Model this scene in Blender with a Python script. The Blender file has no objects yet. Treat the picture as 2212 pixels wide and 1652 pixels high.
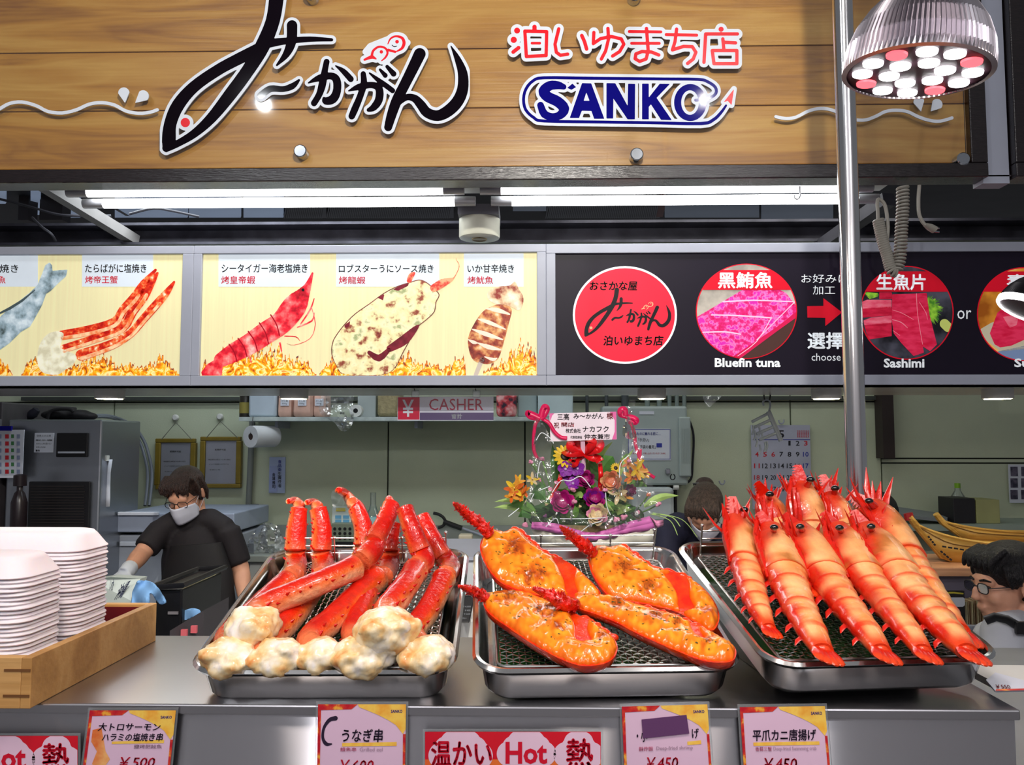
import bpy, bmesh, math, random
import numpy as np
from mathutils import Vector, Matrix, noise as mnoise
from mathutils.geometry import tessellate_polygon

random.seed(7)
SC = bpy.context.scene
COL = SC.collection
# ------------------------------------------------------------------ camera
FPX, PW, PH = 1750.0, 2212.0, 1652.0
CAMZ = 1.50
CAM = Vector((0.0, 0.0, CAMZ))
CROT = Matrix.Rotation(math.radians(1.2), 3, 'Z') @ Matrix.Rotation(math.radians(90 + 4.0), 3, 'X')
cd = bpy.data.cameras.new('camera')
cam = bpy.data.objects.new('camera', cd)
COL.objects.link(cam)
cam.location = CAM
cam.rotation_euler = CROT.to_euler()
cd.sensor_fit = 'HORIZONTAL'
cd.sensor_width = 36.0
cd.lens = FPX / PW * 36.0
cd.clip_start = 0.02
SC.camera = cam
# ------------------------------------------------------------------ view, world, hall lights
vs = SC.view_settings
vs.view_transform = 'Standard'
vs.look = 'None'
vs.gamma = 1.0
vs.use_curve_mapping = False
vs.exposure = 0.0
SC.cycles.caustics_reflective = False
SC.cycles.caustics_refractive = False
SC.cycles.sample_clamp_indirect = 6.0
SC.cycles.max_bounces = 6
SC.cycles.diffuse_bounces = 3
SC.cycles.glossy_bounces = 3
wd = bpy.data.worlds.new('market_hall_air')
SC.world = wd
wd.use_nodes = True
wb = wd.node_tree.nodes['Background']
wb.inputs[0].default_value = (0.90, 0.93, 1.0, 1)
wb.inputs[1].default_value = 0.16

def light(name, kind, loc, aim, energy, color=(1, 1, 1), size=0.1, size_y=None, angle=60, blend=0.4, parent=None):
    l = bpy.data.lights.new(name, kind)
    l.energy = energy
    l.color = color
    if kind == 'AREA':
        l.size = size
        if size_y:
            l.shape = 'RECTANGLE'
            l.size_y = size_y
    else:
        l.shadow_soft_size = size
    if kind == 'SPOT':
        l.spot_size = math.radians(angle)
        l.spot_blend = blend
    o = bpy.data.objects.new(name, l)
    COL.objects.link(o)
    o.location = loc
    d = Vector(aim) - Vector(loc)
    o.rotation_euler = d.to_track_quat('-Z', 'Y').to_euler()
    return o

# hall roof lamps, then a shaped spot and added fills, all out of view
light('hall_lamp_and_fill', 'POINT', (-1.98, -1.0, 4.0), (0, 2, 2), 60, (0.93, 0.97, 1.0), 0.03)
light('hall_lamp_and_fill', 'POINT', (1.30, -1.0, 4.0), (0, 2, 2), 40, (1.0, 0.96, 0.92), 0.03)
light('hall_lamp_and_fill', 'SPOT', (0.164, 0.10, 2.90), (-0.88, 2.45, 2.45), 165, (1.0, 0.95, 0.86), 0.02, angle=85, blend=0.12)  # unseen spot, cone edge shaped to leave the sign's right end dark
light('hall_lamp_and_fill', 'POINT', (-1.2, -2.3, 3.6), (0, 2, 2), 90, (0.98, 0.97, 1.0), 0.05)  # added fill, brightens the hall wall and floor that the steel mirrors
light('hall_lamp_and_fill', 'POINT', (1.6, -2.3, 3.6), (0, 2, 2), 90, (0.98, 0.97, 1.0), 0.05)  # matching added fill on the other side of the hall
# unseen area lights over the open kitchen, kept out of sight behind the sign
light('kitchen_unseen_light', 'AREA', (-1.2, 3.45, 2.62), (-1.2, 3.9, 0.9), 30, (0.86, 0.95, 1.0), 1.6, 0.5)
light('kitchen_unseen_light', 'AREA', (1.0, 3.45, 2.62), (1.0, 3.9, 0.9), 15, (0.95, 0.98, 0.92), 1.6, 0.5)

# ------------------------------------------------------------------ pixel -> place
def ray(px, py):
    return CROT @ Vector(((px - PW / 2) / FPX, -(py - PH / 2) / FPX, -1.0))
def P(px, py, Y):
    d = ray(px, py)
    return CAM + d * (Y / d.y)
def PZ(px, py, Z):
    d = ray(px, py)
    return CAM + d * ((Z - CAMZ) / d.z)
def PL(px, py, p0, n):
    d = ray(px, py)
    return CAM + d * ((Vector(p0) - CAM).dot(n) / d.dot(n))
def planeY(Y):
    return lambda x, y: P(x, y, Y)
def CR(ox, oy, s):
    return lambda pts: [(ox + p[0] / s, oy + p[1] / s) + tuple(p[2:]) for p in pts]

# ------------------------------------------------------------------ mesh builder
class MB:
    def __init__(s):
        s.v, s.f, s.c, s.m = [], [], [], []
        s.cur = None
        s.mi = 0
    def add(s, vs_, fs, cols=None):
        b = len(s.v)
        s.v += [Vector(p) for p in vs_]
        s.f += [tuple(b + i for i in f) for f in fs]
        s.m += [s.mi] * len(fs)
        s.c += list(cols) if cols is not None else [s.cur or (1, 1, 1)] * len(vs_)
        return s
    def box(s, x0, x1, y0, y1, z0, z1):
        return s.add([(x0, y0, z0), (x1, y0, z0), (x1, y1, z0), (x0, y1, z0), (x0, y0, z1), (x1, y0, z1), (x1, y1, z1), (x0, y1, z1)],
                     [(3, 2, 1, 0), (4, 5, 6, 7), (0, 1, 5, 4), (1, 2, 6, 5), (2, 3, 7, 6), (3, 0, 4, 7)])
    def bar(s, a, b, w, h, up=(0, 0, 1)):
        a, b = Vector(a), Vector(b)
        t = (b - a).normalized()
        u = Vector(up)
        sd = t.cross(u)
        if sd.length < 1e-4:
            sd = t.cross(Vector((1, 0, 0)))
        sd.normalize()
        u = sd.cross(t).normalized()
        vs_ = [p + sd * (w / 2 * i) + u * (h / 2 * j) for p in (a, b) for i, j in ((-1, -1), (1, -1), (1, 1), (-1, 1))]
        return s.add(vs_, [(0, 1, 2, 3), (7, 6, 5, 4), (0, 4, 5, 1), (1, 5, 6, 2), (2, 6, 7, 3), (3, 7, 4, 0)])
    def tube(s, pts, r, n=8, cap=True, closed=False, flat=None, cols=None, up=None):
        pts = [Vector(p) for p in pts]
        k = len(pts)
        rs = r if isinstance(r, (list, tuple)) else [r] * k
        vs_, cs = [], []
        u = None
        for i, p in enumerate(pts):
            a = pts[i - 1] if (i > 0 or closed) else p
            b = pts[(i + 1) % k] if (i < k - 1 or closed) else p
            t = (b - a)
            t = t.normalized() if t.length > 1e-9 else Vector((0, 0, 1))
            if u is None:
                u = Vector(up) if up is not None else (Vector((0, 0, 1)) if abs(t.z) < 0.9 else Vector((0, 1, 0)))
            u = u - t * u.dot(t)
            if u.length < 1e-6:
                u = t.orthogonal()
            u.normalize()
            w = t.cross(u)
            fl = 1.0 if flat is None else (flat[i] if isinstance(flat, (list, tuple)) else flat)
            for j in range(n):
                q = 2 * math.pi * j / n
                vs_.append(p + (w * math.cos(q) + u * (math.sin(q) * fl)) * rs[i])
                if cols is not None:
                    cs.append(cols(i / max(1, k - 1), q) if callable(cols) else cols[i])
        fs = []
        for i in range(k if closed else k - 1):
            for j in range(n):
                a0, a1 = i * n + j, i * n + (j + 1) % n
                b0, b1 = ((i + 1) % k) * n + j, ((i + 1) % k) * n + (j + 1) % n
                fs.append((a0, a1, b1, b0))
        if cap and not closed:
            fs.append(tuple(range(n - 1, -1, -1)))
            fs.append(tuple((k - 1) * n + j for j in range(n)))
        return s.add(vs_, fs, cs if cols is not None else None)
    def lathe(s, prof, n=24, M=None):
        vs_, fs = [], []
        for (r, z) in prof:
            for j in range(n):
                q = 2 * math.pi * j / n
                vs_.append(Vector((r * math.cos(q), r * math.sin(q), z)))
        if M is not None:
            vs_ = [M @ p for p in vs_]
        for i in range(len(prof) - 1):
            for j in range(n):
                fs.append((i * n + j, i * n + (j + 1) % n, (i + 1) * n + (j + 1) % n, (i + 1) * n + j))
        ring_ = abs(prof[0][0] - prof[-1][0]) + abs(prof[0][1] - prof[-1][1]) < 1e-9
        if prof[0][0] > 1e-6 and not ring_:
            fs.append(tuple(range(n - 1, -1, -1)))
        if prof[-1][0] > 1e-6 and not ring_:
            fs.append(tuple((len(prof) - 1) * n + j for j in range(n)))
        return s.add(vs_, fs)
    def ell(s, c, rx, ry, rz, nu=16, nv=10, M=None):
        vs_, fs = [], []
        for i in range(nv + 1):
            a = math.pi * i / nv
            for j in range(nu):
                q = 2 * math.pi * j / nu
                p = Vector((rx * math.sin(a) * math.cos(q), ry * math.sin(a) * math.sin(q), rz * math.cos(a)))
                vs_.append((M @ p if M is not None else p) + Vector(c))
        for i in range(nv):
            for j in range(nu):
                fs.append((i * nu + j, (i + 1) * nu + j, (i + 1) * nu + (j + 1) % nu, i * nu + (j + 1) % nu))
        return s.add(vs_, fs)
    def poly(s, pts, t=None):
        """flat polygon (list of 3D points); with t (a vector) it is a slab"""
        pts = [Vector(p) for p in pts]
        tr = tessellate_polygon([pts])
        n = len(pts)
        if t is None:
            return s.add(pts, [tuple(a) for a in tr])
        t = Vector(t)
        vs_ = pts + [p + t for p in pts]
        fs = [tuple(a) for a in tr] + [tuple(n + i for i in reversed(a)) for a in tr]
        fs += [(i, (i + 1) % n, n + (i + 1) % n, n + i) for i in range(n)]
        return s.add(vs_, fs)
    def strip(s, A, B):
        k = len(A)
        return s.add(list(A) + list(B), [(i, i + 1, k + i + 1, k + i) for i in range(k - 1)])
    def xf(s, M):
        s.v = [M @ p for p in s.v]
        return s

def clean(me):
    bm = bmesh.new()
    bm.from_mesh(me)
    bmesh.ops.recalc_face_normals(bm, faces=bm.faces)
    bm.to_mesh(me)
    bm.free()

def obj(name, mb, m, parent=None, smooth=True, bevel=0, sub=0, remesh=0, solid=0, recalc=True, col=False, wsmooth=0):
    me = bpy.data.meshes.new(name)
    V = mb.v
    if parent is None:
        xs = [p.x for p in V]; ys = [p.y for p in V]; zs = [p.z for p in V]
        o0 = Vector(((min(xs) + max(xs)) / 2, (min(ys) + max(ys)) / 2, min(zs)))
        V = [p - o0 for p in V]
    else:
        Mi = WM[parent.name].inverted()
        V = [Mi @ p for p in V]
        o0 = None
    me.from_pydata([tuple(p) for p in V], [], mb.f)
    ms_ = m if isinstance(m, (list, tuple)) else [m]
    for k in ms_:
        me.materials.append(k)
    if len(ms_) > 1:
        me.polygons.foreach_set('material_index', mb.m)
    if col:
        at = me.color_attributes.new('Col', 'FLOAT_COLOR', 'POINT')
        at.data.foreach_set('color', np.array([tuple(c)[:3] + (1.0,) for c in mb.c], dtype=np.float32).ravel())
    if recalc:
        clean(me)
    if smooth:
        me.polygons.foreach_set('use_smooth', [True] * len(me.polygons))
    o = bpy.data.objects.new(name, me)
    COL.objects.link(o)
    if parent is None:
        o.location = o0
        WM[o.name] = Matrix.Translation(o0)
    else:
        o.parent = parent
        WM[o.name] = WM[parent.name].copy()
    if remesh:
        md = o.modifiers.new('r', 'REMESH')
        md.mode = 'VOXEL'
        md.voxel_size = remesh
        md.use_smooth_shade = True
    if wsmooth:
        md = o.modifiers.new('s', 'SMOOTH')
        md.iterations = wsmooth
        md.factor = 0.5
    if solid:
        md = o.modifiers.new('t', 'SOLIDIFY')
        md.thickness = solid
        md.offset = 0
    if bevel:
        md = o.modifiers.new('b', 'BEVEL')
        md.width = bevel
        md.segments = 2
        md.limit_method = 'ANGLE'
        md.angle_limit = math.radians(40)
    if sub:
        md = o.modifiers.new('u', 'SUBSURF')
        md.levels = sub
        md.render_levels = sub
    if smooth and not remesh:
        try:
            me.set_sharp_from_angle(angle=math.radians(42))
        except Exception:
            pass
    return o
WM = {}

def tag(o, label=None, cat=None, group=None, kind=None):
    if label: o['label'] = label
    if cat: o['category'] = cat
    if group: o['group'] = group
    if kind: o['kind'] = kind
    return o

def thing(name, loc, label, cat, group=None, kind=None, M=None):
    o = bpy.data.objects.new(name, None)
    COL.objects.link(o)
    mw = M.copy() if M is not None else Matrix.Translation(Vector(loc))
    o.empty_display_size = 0.05
    o.location = mw.to_translation()
    o.rotation_euler = mw.to_euler()
    WM[o.name] = mw
    return tag(o, label, cat, group, kind)

def copy_tree(o, parent=None):
    c = o.copy()
    COL.objects.link(c)
    c.parent = parent
    WM[c.name] = WM[o.name].copy()
    for ch in list(o.children):
        copy_tree(ch, c)
    return c

def part_copy(o, M):
    """a further copy of a part, moved by M (in the frame of its thing)"""
    c = o.copy()
    COL.objects.link(c)
    c.matrix_local = M
    return c

# ------------------------------------------------------------------ materials
def S(r, g, b):
    f = lambda c: (c / 255 / 12.92) if c / 255 <= 0.04045 else ((c / 255 + 0.055) / 1.055) ** 2.4
    return (f(r), f(g), f(b))
MATS = {}
def mat(name, col=(0.5, 0.5, 0.5), rough=0.5, metal=0.0, var=0.06, scale=8.0, stretch=(1, 1, 1), bump=0.0, bscale=60.0, emit=0.0,
        alpha=1.0, trans=0.0, coat=0.0, sss=0.0, attr=False, spec=0.5, aniso=0.0, arot=0.0, ior=1.45, col2=None):
    if name in MATS:
        return MATS[name]
    m = bpy.data.materials.new(name)
    m.use_nodes = True
    nt = m.node_tree
    b = nt.nodes['Principled BSDF']
    N, L = nt.nodes.new, nt.links.new
    tc = N('ShaderNodeTexCoord')
    mp = N('ShaderNodeMapping')
    mp.inputs['Scale'].default_value = stretch
    L(tc.outputs['Object'], mp.inputs[0])
    nz = N('ShaderNodeTexNoise')
    nz.inputs['Scale'].default_value = scale
    nz.inputs['Detail'].default_value = 4
    L(mp.outputs[0], nz.inputs['Vector'])
    if attr:
        at = N('ShaderNodeAttribute')
        at.attribute_name = 'Col'
        mr = N('ShaderNodeMapRange')
        mr.inputs['From Min'].default_value = 0.3
        mr.inputs['From Max'].default_value = 0.7
        mr.inputs['To Min'].default_value = 1 - var
        mr.inputs['To Max'].default_value = 1 + var
        L(nz.outputs[0], mr.inputs[0])
        vm = N('ShaderNodeVectorMath')
        vm.operation = 'SCALE'
        L(at.outputs['Color'], vm.inputs[0])
        L(mr.outputs[0], vm.inputs['Scale'])
        out = vm.outputs[0]
    else:
        cr = N('ShaderNodeValToRGB')
        c2 = col2 if col2 else tuple(min(1.0, c * (1 + var)) for c in col)
        c1 = col if col2 else tuple(c * (1 - var) for c in col)
        cr.color_ramp.elements[0].position = 0.35
        cr.color_ramp.elements[0].color = c1 + (1,)
        cr.color_ramp.elements[1].position = 0.65
        cr.color_ramp.elements[1].color = c2 + (1,)
        L(nz.outputs[0], cr.inputs[0])
        out = cr.outputs[0]
    L(out, b.inputs['Base Color'])
    b.inputs['Roughness'].default_value = rough
    b.inputs['Metallic'].default_value = metal
    b.inputs['Specular IOR Level'].default_value = spec
    b.inputs['IOR'].default_value = ior
    if coat:
        b.inputs['Coat Weight'].default_value = coat
        b.inputs['Coat Roughness'].default_value = 0.08
    if trans:
        b.inputs['Transmission Weight'].default_value = trans
    if sss:
        b.inputs['Subsurface Weight'].default_value = sss
        b.inputs['Subsurface Radius'].default_value = (0.012, 0.006, 0.003)
        b.inputs['Subsurface Scale'].default_value = 0.5
    if emit:
        L(out, b.inputs['Emission Color'])
        b.inputs['Emission Strength'].default_value = emit
    if alpha < 1:
        b.inputs['Alpha'].default_value = alpha
    if aniso:
        b.inputs['Anisotropic'].default_value = aniso
        b.inputs['Anisotropic Rotation'].default_value = arot
        tn = N('ShaderNodeTangent')
        tn.direction_type = 'UV_MAP'
        L(tn.outputs[0], b.inputs['Tangent'])
    if bump:
        n2 = N('ShaderNodeTexNoise')
        n2.inputs['Scale'].default_value = bscale
        n2.inputs['Detail'].default_value = 3
        L(mp.outputs[0], n2.inputs['Vector'])
        bp = N('ShaderNodeBump')
        bp.inputs['Strength'].default_value = bump
        bp.inputs['Distance'].default_value = 0.01
        L(n2.outputs[0], bp.inputs['Height'])
        L(bp.outputs[0], b.inputs['Normal'])
    MATS[name] = m
    return m

def clear_mat(name, tint=(1, 1, 1), gloss=0.08, rough=0.05, haze=0.0):
    """clear sheet: transparent with a fresnel-like mirror coat and a little milky haze"""
    if name in MATS:
        return MATS[name]
    m = bpy.data.materials.new(name)
    m.use_nodes = True
    nt = m.node_tree
    nt.nodes.clear()
    N, L = nt.nodes.new, nt.links.new
    out = N('ShaderNodeOutputMaterial')
    tr = N('ShaderNodeBsdfTransparent')
    tr.inputs[0].default_value = tint + (1,)
    df = N('ShaderNodeBsdfDiffuse')
    df.inputs[0].default_value = (0.85, 0.88, 0.9, 1)
    gl = N('ShaderNodeBsdfGlossy')
    gl.inputs['Roughness'].default_value = rough
    nz = N('ShaderNodeTexNoise')
    nz.inputs['Scale'].default_value = 30
    bp = N('ShaderNodeBump')
    bp.inputs['Strength'].default_value = 0.03
    L(nz.outputs[0], bp.inputs['Height'])
    L(bp.outputs[0], gl.inputs['Normal'])
    lw = N('ShaderNodeLayerWeight')
    lw.inputs[0].default_value = 0.25
    mr = N('ShaderNodeMapRange')
    mr.inputs['To Min'].default_value = gloss
    mr.inputs['To Max'].default_value = 0.8
    L(lw.outputs['Fresnel'], mr.inputs[0])
    m1 = N('ShaderNodeMixShader')
    m1.inputs[0].default_value = haze
    L(tr.outputs[0], m1.inputs[1]); L(df.outputs[0], m1.inputs[2])
    m2 = N('ShaderNodeMixShader')
    L(mr.outputs[0], m2.inputs[0]); L(m1.outputs[0], m2.inputs[1]); L(gl.outputs[0], m2.inputs[2])
    L(m2.outputs[0], out.inputs[0])
    MATS[name] = m
    return m

def wood_mat(name, dark, mid, lightc, rough=0.35, sx=1.0, sz=8.0, coat=0.0):
    if name in MATS:
        return MATS[name]
    m = bpy.data.materials.new(name)
    m.use_nodes = True
    nt = m.node_tree
    b = nt.nodes['Principled BSDF']
    N, L = nt.nodes.new, nt.links.new
    tc = N('ShaderNodeTexCoord')
    oi = N('ShaderNodeObjectInfo')
    ad = N('ShaderNodeVectorMath')
    mu = N('ShaderNodeMath'); mu.operation = 'MULTIPLY'; mu.inputs[1].default_value = 37.0
    L(oi.outputs['Random'], mu.inputs[0])
    L(tc.outputs['Object'], ad.inputs[0])
    L(mu.outputs[0], ad.inputs[1])
    mp = N('ShaderNodeMapping')
    mp.inputs['Scale'].default_value = (sx, sz, sz)
    L(ad.outputs[0], mp.inputs[0])
    n1 = N('ShaderNodeTexNoise'); n1.inputs['Scale'].default_value = 1.2; n1.inputs['Detail'].default_value = 3; n1.inputs['Distortion'].default_value = 1.2
    L(mp.outputs[0], n1.inputs['Vector'])
    mm = N('ShaderNodeMath'); mm.operation = 'MULTIPLY'; mm.inputs[1].default_value = 5.0
    L(n1.outputs[0], mm.inputs[0])
    fr = N('ShaderNodeMath'); fr.operation = 'PINGPONG'; fr.inputs[1].default_value = 1.0
    L(mm.outputs[0], fr.inputs[0])
    mp2 = N('ShaderNodeMapping'); mp2.inputs['Scale'].default_value = (sx * 3, sz * 14, sz * 14)
    L(ad.outputs[0], mp2.inputs[0])
    n2 = N('ShaderNodeTexNoise'); n2.inputs['Scale'].default_value = 1.0; n2.inputs['Detail'].default_value = 3
    L(mp2.outputs[0], n2.inputs['Vector'])
    mx = N('ShaderNodeMix'); mx.data_type = 'FLOAT'
    mx.inputs['Factor'].default_value = 0.45
    L(fr.outputs[0], mx.inputs[2]); L(n2.outputs[0], mx.inputs[3])
    n3 = N('ShaderNodeTexNoise'); n3.inputs['Scale'].default_value = 0.5
    L(mp.outputs[0], n3.inputs['Vector'])
    mx2 = N('ShaderNodeMix'); mx2.data_type = 'FLOAT'
    mx2.inputs['Factor'].default_value = 0.5
    L(mx.outputs[0], mx2.inputs[2]); L(n3.outputs[0], mx2.inputs[3])
    cr = N('ShaderNodeValToRGB')
    e = cr.color_ramp.elements
    e[0].position = 0.25; e[0].color = dark + (1,)
    e[1].position = 0.75; e[1].color = lightc + (1,)
    k = e.new(0.48); k.color = mid + (1,)
    L(mx2.outputs[0], cr.inputs[0])
    L(cr.outputs[0], b.inputs['Base Color'])
    b.inputs['Roughness'].default_value = rough
    if coat:
        b.inputs['Coat Weight'].default_value = coat
        b.inputs['Coat Roughness'].default_value = 0.15
    bp = N('ShaderNodeBump'); bp.inputs['Strength'].default_value = 0.15; bp.inputs['Distance'].default_value = 0.004
    L(n2.outputs[0], bp.inputs['Height'])
    L(bp.outputs[0], b.inputs['Normal'])
    MATS[name] = m
    return m

def spot_mat(name, stops, scale=30.0, rough=0.5, emit=0.0, stretch=(1, 1, 1), detail=4.0, dist=0.0, voronoi=False, coat=0.0, bump=0.0):
    """several colours laid out by a noise: printed food, grilled skin, flames"""
    if name in MATS:
        return MATS[name]
    m = bpy.data.materials.new(name)
    m.use_nodes = True
    nt = m.node_tree
    b = nt.nodes['Principled BSDF']
    N, L = nt.nodes.new, nt.links.new
    tc = N('ShaderNodeTexCoord')
    mp = N('ShaderNodeMapping'); mp.inputs['Scale'].default_value = stretch
    L(tc.outputs['Object'], mp.inputs[0])
    nz = N('ShaderNodeTexVoronoi' if voronoi else 'ShaderNodeTexNoise')
    nz.inputs['Scale'].default_value = scale
    if voronoi:
        nz.feature = 'DISTANCE_TO_EDGE'
    else:
        nz.inputs['Detail'].default_value = detail
        nz.inputs['Distortion'].default_value = dist
    L(mp.outputs[0], nz.inputs['Vector'])
    cr = N('ShaderNodeValToRGB')
    e = cr.color_ramp.elements
    e[0].position, e[0].color = stops[0][0], stops[0][1] + (1,)
    e[1].position, e[1].color = stops[-1][0], stops[-1][1] + (1,)
    for q, c in stops[1:-1]:
        k = e.new(q); k.color = c + (1,)
    L(nz.outputs[0], cr.inputs[0])
    L(cr.outputs[0], b.inputs['Base Color'])
    b.inputs['Roughness'].default_value = rough
    if coat:
        b.inputs['Coat Weight'].default_value = coat
    if emit:
        b.inputs['Specular IOR Level'].default_value = 0.15
        L(cr.outputs[0], b.inputs['Emission Color'])
        b.inputs['Emission Strength'].default_value = emit
    if bump:
        bp = N('ShaderNodeBump'); bp.inputs['Strength'].default_value = bump; bp.inputs['Distance'].default_value = 0.004
        L(nz.outputs[0], bp.inputs['Height']); L(bp.outputs[0], b.inputs['Normal'])
    MATS[name] = m
    return m

# ------------------------------------------------------------------ 2D shapes by distance field
def sd_stroke(X, Y, pts):
    """pts: (x, y, width) ; returns distance to a brush stroke of varying width"""
    D = np.full(X.shape, 1e9)
    if len(pts) == 1:
        return np.hypot(X - pts[0][0], Y - pts[0][1]) - pts[0][2] / 2
    for (x0, y0, w0), (x1, y1, w1) in zip(pts[:-1], pts[1:]):
        dx, dy = x1 - x0, y1 - y0
        t = np.clip(((X - x0) * dx + (Y - y0) * dy) / max(1e-9, dx * dx + dy * dy), 0, 1)
        D = np.minimum(D, np.hypot(X - x0 - t * dx, Y - y0 - t * dy) - (w0 + (w1 - w0) * t) / 2)
    return D
def sd_poly(X, Y, poly):
    D = np.full(X.shape, 1e18)
    ins = np.zeros(X.shape, bool)
    n = len(poly)
    for i in range(n):
        x0, y0 = poly[i][:2]; x1, y1 = poly[(i + 1) % n][:2]
        dx, dy = x1 - x0, y1 - y0
        t = np.clip(((X - x0) * dx + (Y - y0) * dy) / max(1e-9, dx * dx + dy * dy), 0, 1)
        D = np.minimum(D, (X - x0 - t * dx) ** 2 + (Y - y0 - t * dy) ** 2)
        c = ((y0 > Y) != (y1 > Y)) & (X < (x1 - x0) * (Y - y0) / ((y1 - y0) if y1 != y0 else 1e-9) + x0)
        ins ^= c
    D = np.sqrt(D)
    return np.where(ins, -D, D)
def smooth_path(pts, n=4, closed=False):
    """Catmull-Rom through pts (any dimension)"""
    k = len(pts)
    A = [np.array(p, float) for p in pts]
    out = []
    for i in range(k if closed else k - 1):
        p1, p2 = A[i], A[(i + 1) % k]
        p0 = A[(i - 1) % k] if (closed or i > 0) else p1
        p3 = A[(i + 2) % k] if (closed or i < k - 2) else p2
        for j in range(n):
            t = j / n
            out.append(0.5 * ((2 * p1) + (p2 - p0) * t + (2 * p0 - 5 * p1 + 4 * p2 - p3) * t * t + (3 * p1 - p0 - 3 * p2 + p3) * t ** 3))
    if not closed:
        out.append(A[-1])
    return [tuple(float(c) for c in p) for p in out]

def ms(field, bounds, h, merge=True):
    """marching squares: field(X, Y) < 0 is inside; returns 2D verts, faces, boundary edges, values"""
    x0, y0, x1, y1 = bounds
    nx, ny = int((x1 - x0) / h) + 2, int((y1 - y0) / h) + 2
    xs = x0 + h * np.arange(nx); ys = y0 + h * np.arange(ny)
    X, Y = np.meshgrid(xs, ys)
    F = field(X, Y)
    F = np.where(np.abs(F) < 1e-6, 1e-6, F)
    ins = F < 0
    verts, faces, edges, idx = [], [], [], {}
    def vert(key, p):
        k = idx.get(key)
        if k is None:
            k = len(verts); idx[key] = k; verts.append(p)
        return k
    def corner(i, j):
        return vert((i, j), (xs[i], ys[j]))
    def cross(i, j, i2, j2):
        if (i2, j2) < (i, j):
            i, j, i2, j2 = i2, j2, i, j
        a, b = F[j, i], F[j2, i2]
        t = a / (a - b)
        return vert((i, j, i2, j2), (xs[i] + (xs[i2] - xs[i]) * t, ys[j] + (ys[j2] - ys[j]) * t))
    cnt = ins[:-1, :-1].astype(int) + ins[:-1, 1:] + ins[1:, 1:] + ins[1:, :-1]
    for j in range(ny - 1):
        row = cnt[j]
        i = 0
        while i < nx - 1:
            c = row[i]
            if c == 0:
                i += 1; continue
            if c == 4:
                e = i + 1
                if merge:
                    while e < nx - 1 and row[e] == 4:
                        e += 1
                faces.append((corner(i, j), corner(e, j), corner(e, j + 1), corner(i, j + 1)))
                i = e; continue
            cs = [(i, j), (i + 1, j), (i + 1, j + 1), (i, j + 1)]
            poly, kinds = [], []
            for q in range(4):
                a, b = cs[q], cs[(q + 1) % 4]
                if ins[a[1], a[0]]:
                    poly.append(corner(*a)); kinds.append(0)
                if ins[a[1], a[0]] != ins[b[1], b[0]]:
                    poly.append(cross(*a, *b)); kinds.append(1 if ins[a[1], a[0]] else 2)
            if len(poly) >= 3:
                faces.append(tuple(poly))
                for q in range(len(poly)):
                    if kinds[q] == 1 and kinds[(q + 1) % len(poly)] == 2:
                        edges.append((poly[q], poly[(q + 1) % len(poly)]))
            i += 1
    return verts, faces, edges

def shape(mb, field, bounds, h, U, t=0.003, merge=True):
    """flat cut-out shape traced in pixels on the surface U, t thick (away from the viewer)"""
    v, f, e = ms(field, bounds, h, merge)
    W = [U(x, y) for x, y in v]
    n = len(W)
    if t:
        mb.add(W + [p + Vector((0, t, 0)) for p in W], f + [tuple(n + i for i in reversed(q)) for q in f] + [(a, b, n + b, n + a) for a, b in e])
    else:
        mb.add(W, f)
    return mb
def bounds_of(items, pad):
    xs = [p[0] for it in items for p in it]; ys = [p[1] for it in items for p in it]
    return (min(xs) - pad, min(ys) - pad, max(xs) + pad, max(ys) + pad)
def union(strokes=(), polys=(), grow=0.0, holes=()):
    def f(X, Y):
        D = np.full(X.shape, 1e9)
        for s in strokes:
            D = np.minimum(D, sd_stroke(X, Y, s))
        for p in polys:
            D = np.minimum(D, sd_poly(X, Y, p))
        for p in holes:
            D = np.maximum(D, -sd_poly(X, Y, p))
        return D - grow
    return f

# ------------------------------------------------------------------ lettering
FONT = None
TXT = {}
def text_mesh(s, weight=0.0, shear=0.0):
    key = (s, weight, shear)
    if key in TXT:
        return TXT[key]
    cu = bpy.data.curves.new('lettering', 'FONT')
    cu.body = s
    cu.offset = weight
    cu.shear = shear
    cu.resolution_u = 2
    cu.fill_mode = 'FRONT'
    o = bpy.data.objects.new('lettering', cu)
    me = bpy.data.meshes.new_from_object(o)
    v = [(q.co.x, q.co.y) for q in me.vertices]
    f = [tuple(p.vertices) for p in me.polygons]
    bpy.data.objects.remove(o)
    bpy.data.meshes.remove(me)
    bpy.data.curves.remove(cu)
    xs = [p[0] for p in v] or [0, 1]; ys = [p[1] for p in v] or [0, 1]
    x0, x1, y0, y1 = min(xs), max(xs), min(ys), max(ys)
    out = ([((x - x0) / max(1e-6, x1 - x0), (y1 - y) / max(1e-6, y1 - y0)) for x, y in v], f)
    TXT[key] = out
    return out
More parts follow.
